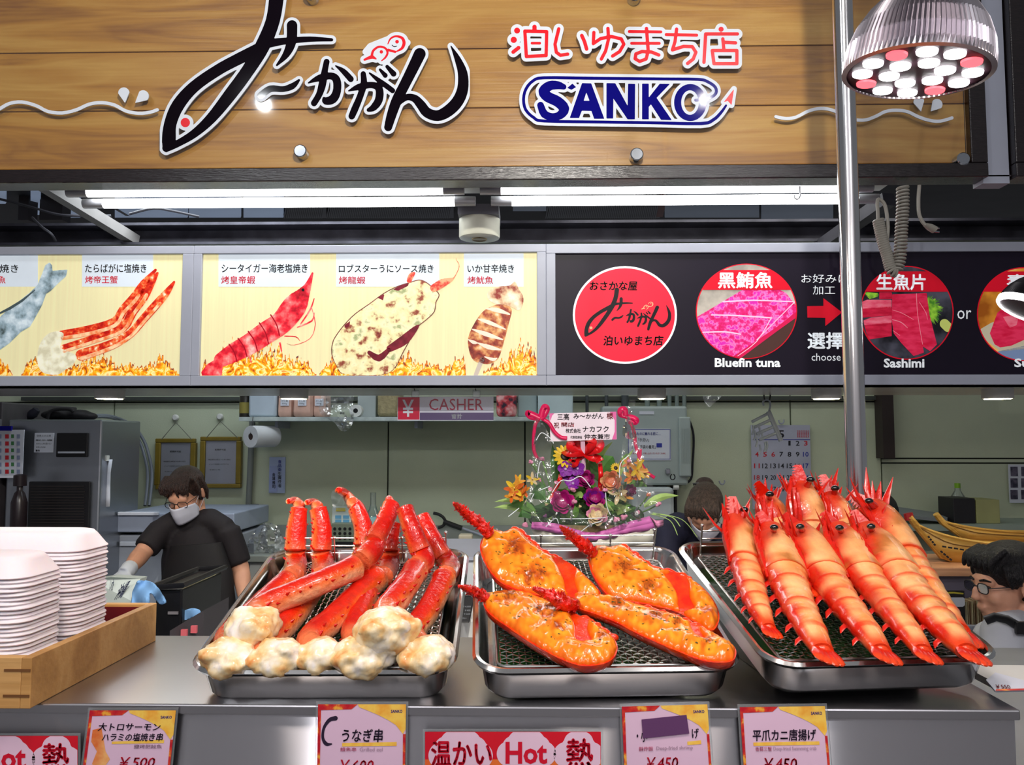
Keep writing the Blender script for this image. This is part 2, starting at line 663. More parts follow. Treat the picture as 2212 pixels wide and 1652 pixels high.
def text(mb, s, quad, U, weight=0.0, shear=0.0):
    """lettering s fitted into a pixel box (x0, y0, x1, y1) or quad of 4 corners (tl, tr, br, bl) on surface U"""
    cjk = any(ord(ch) > 0x2000 for ch in s)
    v, f = text_mesh(s, 0.0 if cjk else weight, shear)
    if cjk and weight:
        # a bolder brush: the same strokes laid again a hair to each side
        hh = weight * 0.9
        ww = hh / max(1, len(s))
        n0 = len(v)
        v2, f2 = [], []
        for q, (du, dv) in enumerate(((-ww, 0), (ww, 0), (0, -hh), (0, hh), (0, 0))):
            v2 += [(u + du, w + dv) for u, w in v]
            f2 += [tuple(q * n0 + i for i in p) for p in f]
        v, f = v2, f2
    if not isinstance(quad[0], (tuple, list)):
        x0, y0, x1, y1 = quad
        quad = ((x0, y0), (x1, y0), (x1, y1), (x0, y1))
    a, b, c, d = quad
    W = []
    for u, w in v:
        tx = a[0] + (b[0] - a[0]) * u; bx = d[0] + (c[0] - d[0]) * u
        ty = a[1] + (b[1] - a[1]) * u; by = d[1] + (c[1] - d[1]) * u
        W.append(U(tx + (bx - tx) * w, ty + (by - ty) * w))
    return mb.add(W, f)
def label_text(name, items, U, m, parent):
    """one print of lettering; items: (string, box[, weight, shear])"""
    o = None
    for it in items:
        o = obj(name, text(MB(), it[0], it[1], U, *(it[2:])), m, parent, smooth=False, recalc=False)
    return o
def flat(name, polys, U, m, parent, t=None):
    for p in polys:
        o = obj(name, MB().poly([U(x, y) for x, y in p], t), m, parent, smooth=False, recalc=t is not None)
    return o
def rect(x0, y0, x1, y1):
    return [(x0, y0), (x1, y0), (x1, y1), (x0, y1)]
def circ(cx, cy, rx, ry=None, n=40, a0=0, a1=360):
    ry = ry or rx
    return [(cx + rx * math.cos(math.radians(a0 + (a1 - a0) * i / n)), cy + ry * math.sin(math.radians(a0 + (a1 - a0) * i / n))) for i in range(n if a1 - a0 == 360 else n + 1)]
# ================================================================== common materials
M_wood = wood_mat('honey_wood', S(140, 84, 26), S(192, 132, 46), S(216, 164, 78), 0.35)
M_dark = mat('black_lacquer_wood', S(26, 18, 20), 0.25, var=0.25, scale=30, stretch=(1, 8, 8), bump=0.15, bscale=40, spec=0.7)
M_chrome = mat('chrome', (0.50, 0.53, 0.58), 0.16, 1.0, var=0.03)
M_steel = mat('brushed_steel', (0.50, 0.49, 0.51), 0.28, 1.0, var=0.06, scale=3, stretch=(1, 1, 1), bump=0.0)
M_front = mat('front_steel', (0.66, 0.65, 0.68), 0.44, 1.0, var=0.05, scale=3)
nt_ = M_front.node_tree
gl_ = nt_.nodes.new('ShaderNodeBsdfAnisotropic')
gl_.inputs['Color'].default_value = (0.62, 0.61, 0.64, 1)
gl_.inputs['Roughness'].default_value = 0.26
gl_.inputs['Anisotropy'].default_value = 0.88
gl_.inputs['Rotation'].default_value = 0.0
tn_ = nt_.nodes.new('ShaderNodeTangent')
tn_.direction_type = 'UV_MAP'
nt_.links.new(tn_.outputs[0], gl_.inputs['Tangent'])
mx_ = nt_.nodes.new('ShaderNodeMixShader')
mx_.inputs[0].default_value = 0.75
nt_.links.new(nt_.nodes['Principled BSDF'].outputs[0], mx_.inputs[1])
nt_.links.new(gl_.outputs[0], mx_.inputs[2])
nt_.links.new(mx_.outputs[0], nt_.nodes['Material Output'].inputs[0])
M_traysteel = mat('polished_steel', (0.70, 0.69, 0.68), 0.16, 1.0, var=0.05, scale=5)
M_pole = mat('pole_steel', (0.72, 0.71, 0.72), 0.14, 1.0, var=0.04, scale=4, stretch=(1, 1, 0.1))
M_white = mat('white_acrylic', S(216, 222, 232), 0.4, spec=0.2, var=0.02)
M_black = mat('black_print', S(14, 8, 16), 0.07, spec=0.12, var=0.1)
M_red = mat('red_acrylic', S(226, 8, 30), 0.25, var=0.04)
M_navy = mat('navy_acrylic', S(16, 14, 118), 0.07, spec=0.08, var=0.06)
M_alu = mat('grey_aluminium', S(160, 164, 178), 0.42, 0.0, var=0.03, scale=6, stretch=(1, 1, 1))
M_bplastic = mat('black_plastic', S(20, 19, 22), 0.35, var=0.15)
M_wplastic = mat('white_plastic', S(214, 214, 210), 0.4, var=0.03)
M_cream = mat('cream_plastic', S(206, 206, 190), 0.45, var=0.04)
M_paper = mat('paper', S(206, 210, 222), 0.7, var=0.03)

SIGN_Y, MENU_Y, BACK_Y = 2.45, 2.75, 4.30
# ================================================================== structure
mb = MB().box(-6, 6, -3.5, 8, -0.05, 0)
tag(obj('floor', mb, mat('wet_concrete', S(150, 148, 150), 0.4, var=0.2, scale=2), smooth=False), kind='structure')
# far side of the market hall, behind the viewer (seen in the polished steel)
tag(obj('wall_front', MB().box(-6, 6, -3.6, -3.5, 0, 4.2), mat('hall_wall', S(206, 204, 206), 0.6, var=0.1, scale=1), smooth=False), kind='structure')
wall = mat('pale_green_wall', S(190, 198, 172), 0.55, var=0.05, scale=3, bump=0.10, bscale=220)
# back wall built of large panels with dark joints between them
tag(obj('wall_back', MB().box(-3.4, 3.4, BACK_Y + 0.02, BACK_Y + 0.1, 0, 2.46), mat('joint_dark', S(50, 54, 48), 0.8), smooth=False), kind='structure')
wall_back = bpy.data.objects['wall_back']
def wall_panel(x0, x1, z0, z1):
    g = 0.004
    return obj('panel', MB().box(x0 + g, x1 - g, BACK_Y, BACK_Y + 0.03, z0 + g, z1 - g), wall, wall_back, smooth=False)
xs_ = [-3.4] + [P(x, 1000, BACK_Y).x for x in (243, 838, 1134, 1710, 1904)] + [3.4]
zt = P(1100, 868, BACK_Y).z
for a, b in zip(xs_[:-1], xs_[1:]):
    if b < 3.0:
        wall_panel(a, b, 0.0, zt)
        wall_panel(a, b, zt, 2.46)
zb, zc_ = P(2000, 990, BACK_Y).z, P(2000, 1000, BACK_Y).z
wall_panel(xs_[5], 3.4, 0, zc_); wall_panel(xs_[5], 3.4, zc_, zb); wall_panel(xs_[5], 3.4, zb, 2.46)
# rail along the wall top and dark steel post on the right
a, b = P(45, 862, BACK_Y - 0.03), P(1905, 862, BACK_Y - 0.03)
tag(obj('trim_1', MB().box(a.x, b.x, BACK_Y - 0.03, BACK_Y - 0.002, a.z - 0.008, a.z + 0.012), mat('dark_rail', S(66, 70, 66), 0.5), smooth=False), kind='structure')
a, b = P(1904, 840, 4.2), P(1934, 990, 4.2)
tag(obj('trim_2', MB().box(a.x, b.x, 4.2, 4.29, b.z, 2.46), mat('post_dark', S(46, 36, 34), 0.6), smooth=False), kind='structure')
# roof of the hall beyond the kitchen: dark sheets, with pale blue skylights let in
q0, q1, q2 = P(0, 395, 4.7), P(2212, 395, 4.7), P(1106, 480, 6.6)
rn = (q1 - q0).cross(q2 - q0).normalized()
U_roof = lambda x, y: PL(x, y, q0, rn)
mb = MB().poly([U_roof(*p) for p in rect(-400, 330, 2700, 520)], (0, 0.1, 0.2))
tag(obj('ceiling', mb, mat('dark_roof_sheet', S(34, 32, 38), 0.7, var=0.3, scale=3), smooth=False), kind='structure')
M_sky = mat('skylight_sheet', S(150, 168, 196), 0.5, var=0.08, scale=2, emit=0.32)
M_sky2 = mat('dim_skylight_sheet', S(116, 128, 146), 0.5, var=0.1, scale=2, emit=0.12)
M_corr = mat('corrugated_sheet', S(74, 76, 86), 0.5, 0.4, var=0.15, scale=4)
U_r2 = lambda x, y: PL(x, y, q0 + rn * (0.03 if rn.z < 0 else -0.03), rn)
for k, (a, b, y0, y1, m) in enumerate([(-60, 12, 402, 440, M_sky), (66, 86, 402, 464, M_sky), (137, 173, 430, 470, M_sky), (248, 405, 405, 470, M_sky), (408, 520, 405, 470, M_sky), (526, 612, 405, 470, M_sky), (1108, 1180, 405, 456, M_sky2), (1436, 1640, 405, 470, M_sky2), (1645, 1800, 405, 476, M_sky2)]):
    tag(obj('window_%d' % (k + 1), MB().poly([U_r2(*p) for p in rect(a, y0, b, y1)], (0, 0.01, 0.015)), m, smooth=False), kind='structure')
# corrugated sheets: each rib stands up from the sheet
ceil = bpy.data.objects['ceiling']
for x0, x1 in ((620, 705), (712, 980), (1185, 1425)):
    mb = MB()
    n = int((x1 - x0) / 4)
    for i in range(n):
        x = x0 + (x1 - x0) * i / n
        mb.bar(U_r2(x, 440), U_r2(x - 6, 470), 0.008, 0.012)
    mb.poly([U_r2(*p) for p in rect(x0, 438, x1, 471)])
    tag(obj('corrugated_sheet', mb, M_corr, ceil, smooth=False), kind='stuff')
# steel work over the menu boxes
M_galv = mat('galvanised_steel', S(62, 60, 68), 0.5, 0.5, var=0.35, scale=9)
M_brace = mat('grey_steel_brace', S(112, 108, 106), 0.6, 0.2, var=0.15)
def struct(name, mb, m, **k):
    return tag(obj(name, mb, m, smooth=False, **k), kind='structure')
a, b = P(1106, 476, 3.52), P(1106, 530, 3.62)
struct('trim_3', MB().box(-3.4, 3.4, 3.62, 3.7, b.z, a.z).box(-3.4, 3.4, 3.52, 3.7, a.z - 0.012, a.z).box(-3.4, 3.4, 3.52, 3.62, b.z - 0.012, b.z), M_galv)
struct('trim_4', MB().bar(P(88, 395, 3.1), P(292, 520, 3.58), 0.045, 0.045), M_brace)
struct('trim_5', MB().bar(P(1920, 430, 3.1), P(1770, 535, 3.55), 0.05, 0.05), M_galv)
for k, (x0, y0, x1, y1, w) in enumerate([(240, 440, 290, 470, .03), (380, 405, 384, 470, .02), (490, 400, 560, 472, .02), (520, 400, 545, 472, .02), (620, 470, 680, 430, .02), (738, 425, 760, 472, .022), (908, 420, 926, 472, .022), (1180, 410, 1190, 472, .012), (1640, 405, 1642, 472, .016)]):
    struct('trim_%d' % (6 + k), MB().bar(U_r2(x0, y0) + Vector((0, -.1, 0)), U_r2(x1, y1) + Vector((0, -.1, 0)), w, w), M_galv)
struct('trim_15', MB().bar(U_r2(1430, 425) + Vector((0, -.1, 0)), U_r2(1420, 472) + Vector((0, -.1, 0)), .05, .03), mat('rust_red_steel', S(120, 60, 56), 0.6))
for k, (x0, x1) in enumerate([(40, 62), (86, 135)]):
    struct('trim_%d' % (16 + k), MB().box(P(x0, 440, 5.2).x, P(x1, 440, 5.2).x, 5.2, 5.3, P(50, 475, 5.2).z, P(50, 385, 5.2).z), mat('brown_column', S(58, 50, 50), 0.6))
# cables under the roof
M_cable = mat('dark_cable', S(34, 32, 38), 0.6)
for lab, pts in (('long black cable sagging under the roof above the fish picture', [(-20, 425, 3.5), (60, 445, 3.5), (120, 462, 3.5), (165, 466, 3.5), (240, 466, 3.55)]),
                 ('black cable looping under the roof behind the fluorescent tube', [(280, 462, 3.55), (330, 450, 3.5), (370, 455, 3.5), (430, 468, 3.55)]),
                 ('thin dark wire hanging from the beam beside the diagonal brace', [(70, 470, 3.5), (90, 490, 3.45), (110, 505, 3.45), (120, 520, 3.5)])):
    w = smooth_path([tuple(P(*p)) for p in pts], 5)
    tag(obj('roof_cable', MB().tube(w, 0.006, 6), M_cable), lab, 'cable')

# ================================================================== wooden sign board
def sign_board(x0, x1, label, seams=(-408, -280, -152, -24, 104, 232, 360), right_frame=True, left_frame=False):
    base = P((x0 + x1) / 2, 395, SIGN_Y)
    t = thing('signboard', base, label, 'signboard')
    X0, X1 = P(x0, 220, SIGN_Y).x, P(x1, 220, SIGN_Y).x
    zs = [P(1106, y, SIGN_Y).z for y in seams]
    for i in range(len(zs) - 1):
        obj('plank', MB().box(X0, X1, SIGN_Y, SIGN_Y + 0.02, zs[i + 1] + 0.0016, zs[i] - 0.0016), M_wood, t, smooth=False, bevel=0.002)
    obj('backing', MB().box(X0, X1, SIGN_Y + 0.016, SIGN_Y + 0.045, zs[-1], zs[0]), mat('sign_gap_dark', S(40, 22, 12), 0.8), t, smooth=False)
    fz1, fz0 = P(1106, 358, SIGN_Y - 0.03).z, P(1106, 388, SIGN_Y - 0.03).z
    fx = X1 + 0.05 if right_frame else X1
    obj('frame_bar', MB().box(X0 - (0.05 if left_frame else 0), fx, SIGN_Y - 0.03, SIGN_Y + 0.05, fz0, fz1), M_dark, t, smooth=False, bevel=0.003)
    if right_frame:
        obj('frame_bar', MB().box(X1, fx, SIGN_Y - 0.03, SIGN_Y + 0.05, fz1 + 0.0005, zs[0]), M_dark, t, smooth=False, bevel=0.003)
    if left_frame:
        obj('frame_bar', MB().box(X0 - 0.05, X0, SIGN_Y - 0.03, SIGN_Y + 0.05, fz1 + 0.0005, zs[0]), M_dark, t, smooth=False, bevel=0.003)
    return t
sign = sign_board(-560, 2082, 'long honey wood signboard with black and red lettering above the stall')
sign2 = sign_board(2212, 2600, 'neighbouring wood signboard past the grey post beside the lamp', right_frame=False, left_frame=True)
ACR = SIGN_Y - 0.022
X0, X1 = P(-560, 220, ACR).x, P(2084, 220, ACR).x
obj('acrylic_sheet', MB().box(X0, X1, ACR, ACR + 0.003, P(1106, 357, ACR).z, P(1106, -400, ACR).z), clear_mat('clear_acrylic', (0.97, 0.98, 0.98), 0.04, 0.03, 0.008), sign, smooth=False)
for x, y in ((650, 328), (1375, 335), (2078, 345), (672, -9), (1370, -8)):
    c = P(x, y, ACR)
    M = Matrix.Translation(c) @ Matrix.Rotation(math.radians(90), 4, 'X')
    obj('standoff', MB().lathe([(0.0001, 0.012), (0.017, 0.012), (0.020, 0.009), (0.020, -0.02), (0.0001, -0.02)], 24, M), M_chrome, sign)
# grey post between the two boards
a, b = P(2107, 200, SIGN_Y + 0.02), P(2164, 200, SIGN_Y + 0.02)
struct('trim_20', MB().box(a.x, b.x, SIGN_Y + 0.0, SIGN_Y + 0.055, P(2130, 396, SIGN_Y).z, CAMZ + 1.6), M_alu)
# header beam under the board
struct('trim_21', MB().box(-3.2, 3.2, SIGN_Y + 0.055, SIGN_Y + 0.16, P(1106, 404, SIGN_Y + .16).z, P(1106, 340, SIGN_Y + .06).z), mat('brown_header', S(74, 66, 70), 0.5, var=0.1))
struct('trim_22', MB().box(-3.2, 3.2, SIGN_Y + 0.0, SIGN_Y + 0.055, P(1106, 397, SIGN_Y + .055).z, P(1106, 388, SIGN_Y + .0).z), mat('brown_header', S(74, 66, 70)))

# ---- lettering cut from plastic, mounted on the clear sheet
c1, c2, c3, c4 = CR(0, 0, 2.9105), CR(640, 0, 4.424), CR(1060, 0, 3.456), CR(1600, 0, 3.614)
def W_(conv, s, pts):
    return [(a, b, w / s) for (a, b, w) in conv(pts)]
w1 = lambda pts: smooth_path(W_(c1, 2.9105, pts), 4)
w2 = lambda pts: smooth_path(W_(c2, 4.424, pts), 4)
w3 = lambda pts, w=25: W_(c3, 3.456, [(x, y, w) for x, y in pts])
w4 = lambda pts, w=25: smooth_path(W_(c4, 3.614, [(x, y, w) for x, y in pts]), 3)
BRUSH = [w1([(1740, -30, 92), (1715, 130, 88), (1650, 290, 92), (1560, 440, 82), (1450, 590, 80), (1330, 740, 66), (1220, 840, 52), (1110, 905, 44), (1045, 930, 50)]),
         w1([(1660, 290, 74), (1500, 370, 72), (1370, 440, 70), (1220, 545, 72), (1120, 660, 80), (1070, 780, 78), (1060, 890, 84), (1045, 945, 24)]),
         w1([(1690, 272, 56), (1800, 257, 42), (1950, 246, 34), (2085, 250, 20)]),
         w1([(1836, 160, 66), (1832, 260, 62), (1800, 340, 44), (1740, 410, 12)]),
         w1([(1640, 600, 44), (1700, 558, 42), (1780, 560, 36), (1840, 540, 38), (1880, 503, 14)]),
         w2([(290, 590, 56), (275, 660, 58), (250, 800, 72), (220, 900, 62), (170, 985, 60)]),
         w2([(115, 792, 12), (220, 745, 62), (330, 725, 66), (385, 765, 76), (388, 870, 78), (350, 945, 84), (285, 965, 70), (265, 940, 30)]),
         w2([(375, 628, 12), (450, 680, 50), (520, 755, 58)]),
         w2([(640, 705, 50), (645, 800, 62), (610, 920, 62), (560, 1040, 68), (530, 1110, 62)]),
         w2([(500, 868, 12), (600, 830, 60), (720, 812, 60), (790, 845, 72), (790, 950, 76), (740, 1025, 66), (690, 1050, 36)]),
         w2([(700, 698, 16), (790, 770, 46), (860, 820, 50), (920, 865, 50)]),
         w2([(800, 665, 24), (850, 720, 46)]), w2([(868, 636, 34), (930, 705, 54)]),
         w2([(1180, 515, 112), (1120, 640, 106), (1040, 800, 100), (960, 960, 100), (910, 1100, 92), (878, 1215, 76)]),
         w2([(960, 990, 60), (1050, 930, 60), (1130, 940, 72), (1190, 1000, 88), (1250, 1075, 96), (1350, 1105, 102), (1450, 1060, 112), (1540, 970, 112), (1590, 850, 106), (1590, 700, 92), (1540, 560, 58), (1478, 440, 10)])]
REDFISH = [w2([(652, 570, 20), (720, 545, 32), (762, 562, 12)]), w2([(720, 545, 26), (735, 485, 22), (790, 446, 20), (850, 460, 20), (872, 505, 20), (850, 550, 18), (815, 580, 9)]),
           w2([(880, 477, 24), (945, 495, 22)]), w2([(875, 420, 9), (900, 370, 16), (950, 346, 18), (1010, 362, 26), (1030, 410, 30), (1010, 460, 26), (960, 490, 12)]),
           W_(c2, 4.424, [(813, 495, 32)]), W_(c2, 4.424, [(963, 398, 34)])]
EYE = W_(c1, 2.9105, [(1165, 770, 58)])
SMILE = w2([(915, 430, 7), (935, 445, 8), (960, 440, 7)])
T0, T1, T2 = ACR - 0.0035, ACR - 0.0040, ACR - 0.0046
def cutout(name, field, bnd, m, Y, t, parent, h=1.7):
    return obj(name, shape(MB(), field, bnd, h, planeY(Y), t), m, parent, smooth=False)
allb = bounds_of(BRUSH + REDFISH, 14)
back_f = lambda X, Y: np.minimum(np.minimum(union(BRUSH, grow=6.3)(X, Y), union(REDFISH, polys=[[(790, 112), (838, 128), (880, 92), (850, 80), (800, 100)]], grow=7.0)(X, Y)), union([W_(c1, 2.9105, [(1165, 770, 100)])])(X, Y))
lb = cutout('brush_lettering', back_f, allb, M_white, T0, 0.0034, sign)
lb['label'] = 'white backed brush script with a fish shaped first stroke'
for q0, q1 in ((0, 4), (4, 5), (5, 8), (8, 13), (13, 15)):
    cutout('black_character', union(BRUSH[q0:q1]), bounds_of(BRUSH[q0:q1], 14), M_black, T1, 0.0006, lb)
for q in ([REDFISH[0:3], REDFISH[3:4], REDFISH[4:5], REDFISH[5:6], [EYE]]):
    cutout('red_mark', union(q), bounds_of(q, 14), M_red, T1, 0.0006, lb, 1.0)
cutout('smile_mark', union([SMILE]), bounds_of([SMILE], 4), M_black, T1 - 0.0001, 0.0006, lb, 0.8)
REDTXT = [w3([(197, 228)], 44), w3([(172, 297)], 46), w3([(168, 388), (208, 356)], 28), w3([(327, 200), (327, 225)], 32), w3([(255, 232), (418, 236), (414, 414), (266, 422), (255, 232)]), w3([(308, 322), (366, 322)], 20),
          w3([(508, 215), (480, 330), (490, 390), (520, 412), (575, 404)]), w3([(680, 265), (700, 310), (716, 365)], 27),
          w3([(770, 242), (766, 325)]), w3([(766, 325), (820, 288), (900, 272), (975, 290), (994, 330), (962, 385), (910, 418)]), w3([(875, 212), (880, 290), (858, 380), (826, 440)]),
          w3([(1035, 235), (1270, 238)], 22), w3([(1052, 323), (1258, 323)], 22), w3([(1163, 212), (1176, 380), (1160, 440), (1112, 458), (1078, 438), (1084, 402), (1130, 384), (1200, 388), (1255, 410)]),
          w3([(1310, 258), (1538, 262)], 22), w3([(1388, 217), (1376, 310), (1357, 372), (1440, 346), (1505, 348), (1532, 390), (1512, 440), (1470, 473)]),
          w3([(1720, 218)], 38), w3([(1605, 253), (1842, 253)]), w3([(1605, 253), (1592, 465)]), w3([(1733, 290), (1740, 365)]), w3([(1740, 315), (1828, 320)]), w3([(1654, 377), (1838, 377), (1838, 475), (1667, 475), (1654, 377)])]
bb = bounds_of(REDTXT, 14)
lb = cutout('branch_lettering', union(REDTXT, grow=7.3), bb, M_white, T0, 0.0034, sign)
lb['label'] = 'rounded red characters on a white backing'
for q0, q1 in ((0, 6), (6, 8), (8, 11), (11, 14), (14, 16), (16, 22)):
    cutout('red_character', union(REDTXT[q0:q1]), bounds_of(REDTXT[q0:q1], 10), M_red, T1, 0.0006, lb, 1.3)
FRM = W_(c3, 3.456, smooth_path([(1530, 747, 20), (1620, 738, 22), (1680, 698, 22), (1676, 650, 22), (1620, 610, 22), (1550, 592, 22), (1300, 589, 22), (1000, 586, 22), (700, 583, 22), (400, 580, 22), (320, 600, 22), (265, 660, 22), (245, 740, 22), (262, 820, 22), (325, 880, 22), (400, 903, 22), (800, 910, 22), (1200, 916, 22), (1570, 922, 24), (1660, 895, 24), (1715, 845, 22), (1757, 787, 16)], 3))
LS = W_(c3, 3.456, smooth_path([(545, 648, 40), (500, 636, 60), (440, 640, 70), (395, 680, 76), (425, 722, 78), (500, 758, 78), (548, 810, 76), (520, 858, 62), (460, 872, 54), (400, 850, 58), (372, 785, 50)], 3))
PA = c3([(590, 880), (682, 620), (750, 622), (848, 886), (772, 886), (752, 828), (680, 826), (660, 880)])
PA_h = c3([(694, 752), (738, 752), (714, 690)])
PN = c3([(864, 620), (930, 621), (1022, 790), (1026, 625), (1078, 626), (1076, 890), (1022, 890), (916, 735), (914, 884), (864, 884)])
PK = c3([(1130, 624), (1180, 624), (1180, 728), (1262, 625), (1338, 626), (1238, 730), (1352, 896), (1272, 894), (1196, 778), (1180, 798), (1180, 890), (1130, 890)])
PO, PO_h = c3(circ(1490, 765, 121, 138)), c3(circ(1488, 765, 66, 92))
PE = c3([(572, 655), (610, 624), (637, 650), (602, 670)])
PT = c3([(1816, 664), (1740, 762), (1770, 752), (1798, 784)])
bb = bounds_of([FRM, PT], 12)
lb = cutout('oval_logo', lambda X, Y: np.minimum(union([FRM, LS], [PE, PN, PK, PA, PT])(X, Y), union([], [PO], holes=[PO_h])(X, Y)) - 6.4, bb, M_white, T0, 0.0034, sign)
lb['label'] = 'oval white logo plate with navy capital letters'
cutout('navy_loop', union([FRM]), bb, M_navy, T1, 0.0006, lb, 1.3)
for st, po, ho in (([LS], [PE], []), ([], [PA], [PA_h]), ([], [PN], []), ([], [PK], []), ([], [PO], [PO_h])):
    cutout('navy_letter', union(st, po, holes=ho), bounds_of(st + po, 12), M_navy, T1 - 0.00005, 0.0006, lb, 1.3)
cutout('red_arrow', union([], [PT]), bounds_of([PT], 4), M_red, T1, 0.0006, lb, 1.0)
WAVE1 = smooth_path(W_(c1, 2.9105, [(x, y, 21) for x, y in [(-60, 712), (0, 682), (60, 650), (140, 641), (230, 665), (300, 700), (390, 710), (480, 690), (560, 655), (640, 645), (720, 660), (790, 697), (870, 712), (940, 706), (988, 690)]]), 3)
WAVE2 = w4([(275, 910), (350, 925), (430, 915), (520, 870), (600, 848), (680, 850), (760, 877), (840, 918), (900, 935), (980, 935), (1060, 905), (1130, 870), (1210, 860), (1300, 870), (1390, 912), (1480, 940), (1560, 945), (1650, 920)])
def drop(cx, cy, r, tx, ty):
    return [(cx, cy, 2 * r), (tx, ty, 0.6)]
DROPS = [drop(778 / 2.9105, 584 / 2.9105, 12, 785 / 2.9105, 645 / 2.9105), drop(899 / 2.9105, 603 / 2.9105, 12.4, 850 / 2.9105, 646 / 2.9105)]
DROPS2 = [drop(1600 + 1392 / 3.614, 795 / 3.614, 11.5, 1600 + 1408 / 3.614, 868 / 3.614), drop(1600 + 1532 / 3.614, 815 / 3.614, 12, 1600 + 1485 / 3.614, 868 / 3.614)]
for s_ in (WAVE1, WAVE2):
    cutout('wave_line', union([s_]), bounds_of([s_], 6), M_white, T0, 0.003, sign, 1.5)
for s_ in DROPS + DROPS2:
    cutout('water_drop', union([s_]), bounds_of([s_], 16), M_white, T0, 0.003, sign, 1.2)

# ================================================================== fluorescent fixtures
M_tube = mat('tube_glow', (1.0, 1.0, 1.0), 0.4, var=0.0, emit=9.0)
M_tubecap = mat('tube_cap', S(176, 178, 184), 0.35, 0.2)
def fluoro(xa, xb, label):
    Y = 2.66
    a, b = P(xa, 422, Y), P(xb, 424, Y)
    t = thing('fluorescent_fixture', P((xa + xb) / 2, 408, Y), label, 'light fixture')
    L_ = b.x - a.x
    obj('batten', MB().box(a.x - 0.02, b.x + 0.02, Y - 0.02, Y + 0.06, P(1106, 406, Y).z, P(1106, 399, Y).z), M_wplastic, t, smooth=False, bevel=0.003)
    for dx, dy, py in ((-0.035, -0.012, 412), (0.0, 0.028, 429)):
        z = P(1106, py, Y).z
        r = 0.0165
        Mx = Matrix.Translation((a.x + dx + 0.07, Y + dy, z)) @ Matrix.Rotation(math.radians(90), 4, 'Y')
        tb = obj('tube', MB().lathe([(r, 0), (r, L_ - 0.14)], 16, Mx), M_tube, t)
        for s0, s1 in ((a.x + dx + 0.0, a.x + dx + 0.07), (b.x + dx - 0.07, b.x + dx)):
            Mx = Matrix.Translation((s0, Y + dy, z)) @ Matrix.Rotation(math.radians(90), 4, 'Y')
            obj('end_cap', MB().lathe([(0.0001, 0), (r * 1.02, 0), (r * 1.02, s1 - s0), (0.0001, s1 - s0)], 16, Mx), M_tubecap, tb)
    return t
fluoro(172, 1026, 'glowing twin tube fluorescent fixture under the board, above the yellow menu pictures')
fluoro(1060, 1905, 'glowing twin tube fluorescent fixture under the board, above the black menu picture')
# round emergency lamp
c = P(1033, 463, 2.70)
em = thing('emergency_lamp', c, 'round cream emergency lamp hanging between the two fluorescent fixtures', 'lamp')
r = 46 / FPX * 2.70
obj('mount', MB().box(c.x - r * 0.98, c.x + r * 0.98, 2.70, 2.86, P(1033, 462, 2.7).z, P(1033, 440, 2.7).z), mat('mount_grey', S(96, 96, 106), 0.5), em, smooth=False)
Mx = Matrix.Translation((c.x, 2.70 + r, P(1033, 462, 2.70).z))
obj('housing', MB().lathe([(0.0001, 0.0), (r, 0.0), (r, -0.060), (r * 0.97, -0.066), (r * 0.4, -0.069), (0.0001, -0.069)], 32, Mx), M_cream, em)
obj('reflector', MB().lathe([(0.0001, -0.070), (r * 0.33, -0.070), (r * 0.36, -0.072), (r * 0.38, -0.069)], 24, Mx), mat('brass_reflector', S(150, 126, 84), 0.2, 0.9), em)
# S hook on the batten
h = smooth_path([tuple(P(x, y, 2.60)) for x, y in ((1728, 402), (1728, 415), (1728, 425), (1723, 430), (1717, 428), (1716, 421))], 4)
tag(obj('wire_hook', MB().tube(h, 0.0022, 6), M_chrome), 'small bent wire hook hanging in front of the fluorescent tube', 'hook')
# ================================================================== back-lit menu boxes
GLOW = 0.30
def pm(name, c, var=0.03, **k):
    return mat('print_' + name, c, 0.4, var=var, spec=0.15, emit=k.pop('emit', GLOW), **k)
M_base = mat('print_straw', S(228, 220, 172), 0.4, spec=0.15, var=0.035, scale=1.0, stretch=(90, 1, 2), emit=GLOW)
M_tagp = pm('label_blue', S(206, 216, 226))
M_ink = pm('ink', S(20, 20, 24), emit=0.05)
M_inkred = pm('ink_red', S(206, 24, 56), emit=0.3)
M_flame = spot_mat('print_flame', [(0.30, S(120, 40, 24)), (0.40, S(236, 120, 20)), (0.50, S(255, 190, 30)), (0.58, S(255, 244, 170)), (0.72, S(240, 130, 20))], 26, 0.35, GLOW, dist=2.5)
M_flame2 = spot_mat('print_flame_edge', [(0.35, S(90, 50, 60)), (0.5, S(214, 110, 30)), (0.65, S(250, 190, 60))], 40, 0.35, GLOW, dist=2)
M_pred = spot_mat('print_crab_red', [(0.35, S(180, 24, 20)), (0.5, S(224, 60, 30)), (0.62, S(240, 140, 80)), (0.7, S(250, 225, 200))], 55, 0.35, GLOW)
M_porange = spot_mat('print_crab_cream', [(0.35, S(236, 120, 60)), (0.6, S(246, 206, 160))], 40, 0.35, GLOW)
M_pmeat = spot_mat('print_crab_meat', [(0.35, S(206, 200, 170)), (0.6, S(240, 238, 214))], 40, 0.35, GLOW)
M_pfish = spot_mat('print_fish', [(0.30, S(70, 84, 84)), (0.45, S(150, 172, 184)), (0.62, S(208, 222, 230))], 24, 0.35, GLOW)
M_pprawn = spot_mat('print_prawn', [(0.30, S(150, 14, 30)), (0.46, S(226, 36, 54)), (0.6, S(246, 110, 110)), (0.72, S(250, 190, 180))], 30, 0.35, GLOW)
M_plob = spot_mat('print_lobster', [(0.27, S(86, 16, 40)), (0.36, S(150, 80, 60)), (0.43, S(226, 214, 160)), (0.56, S(238, 230, 186)), (0.66, S(150, 160, 110)), (0.75, S(236, 226, 180))], 26, 0.35, GLOW, detail=6)
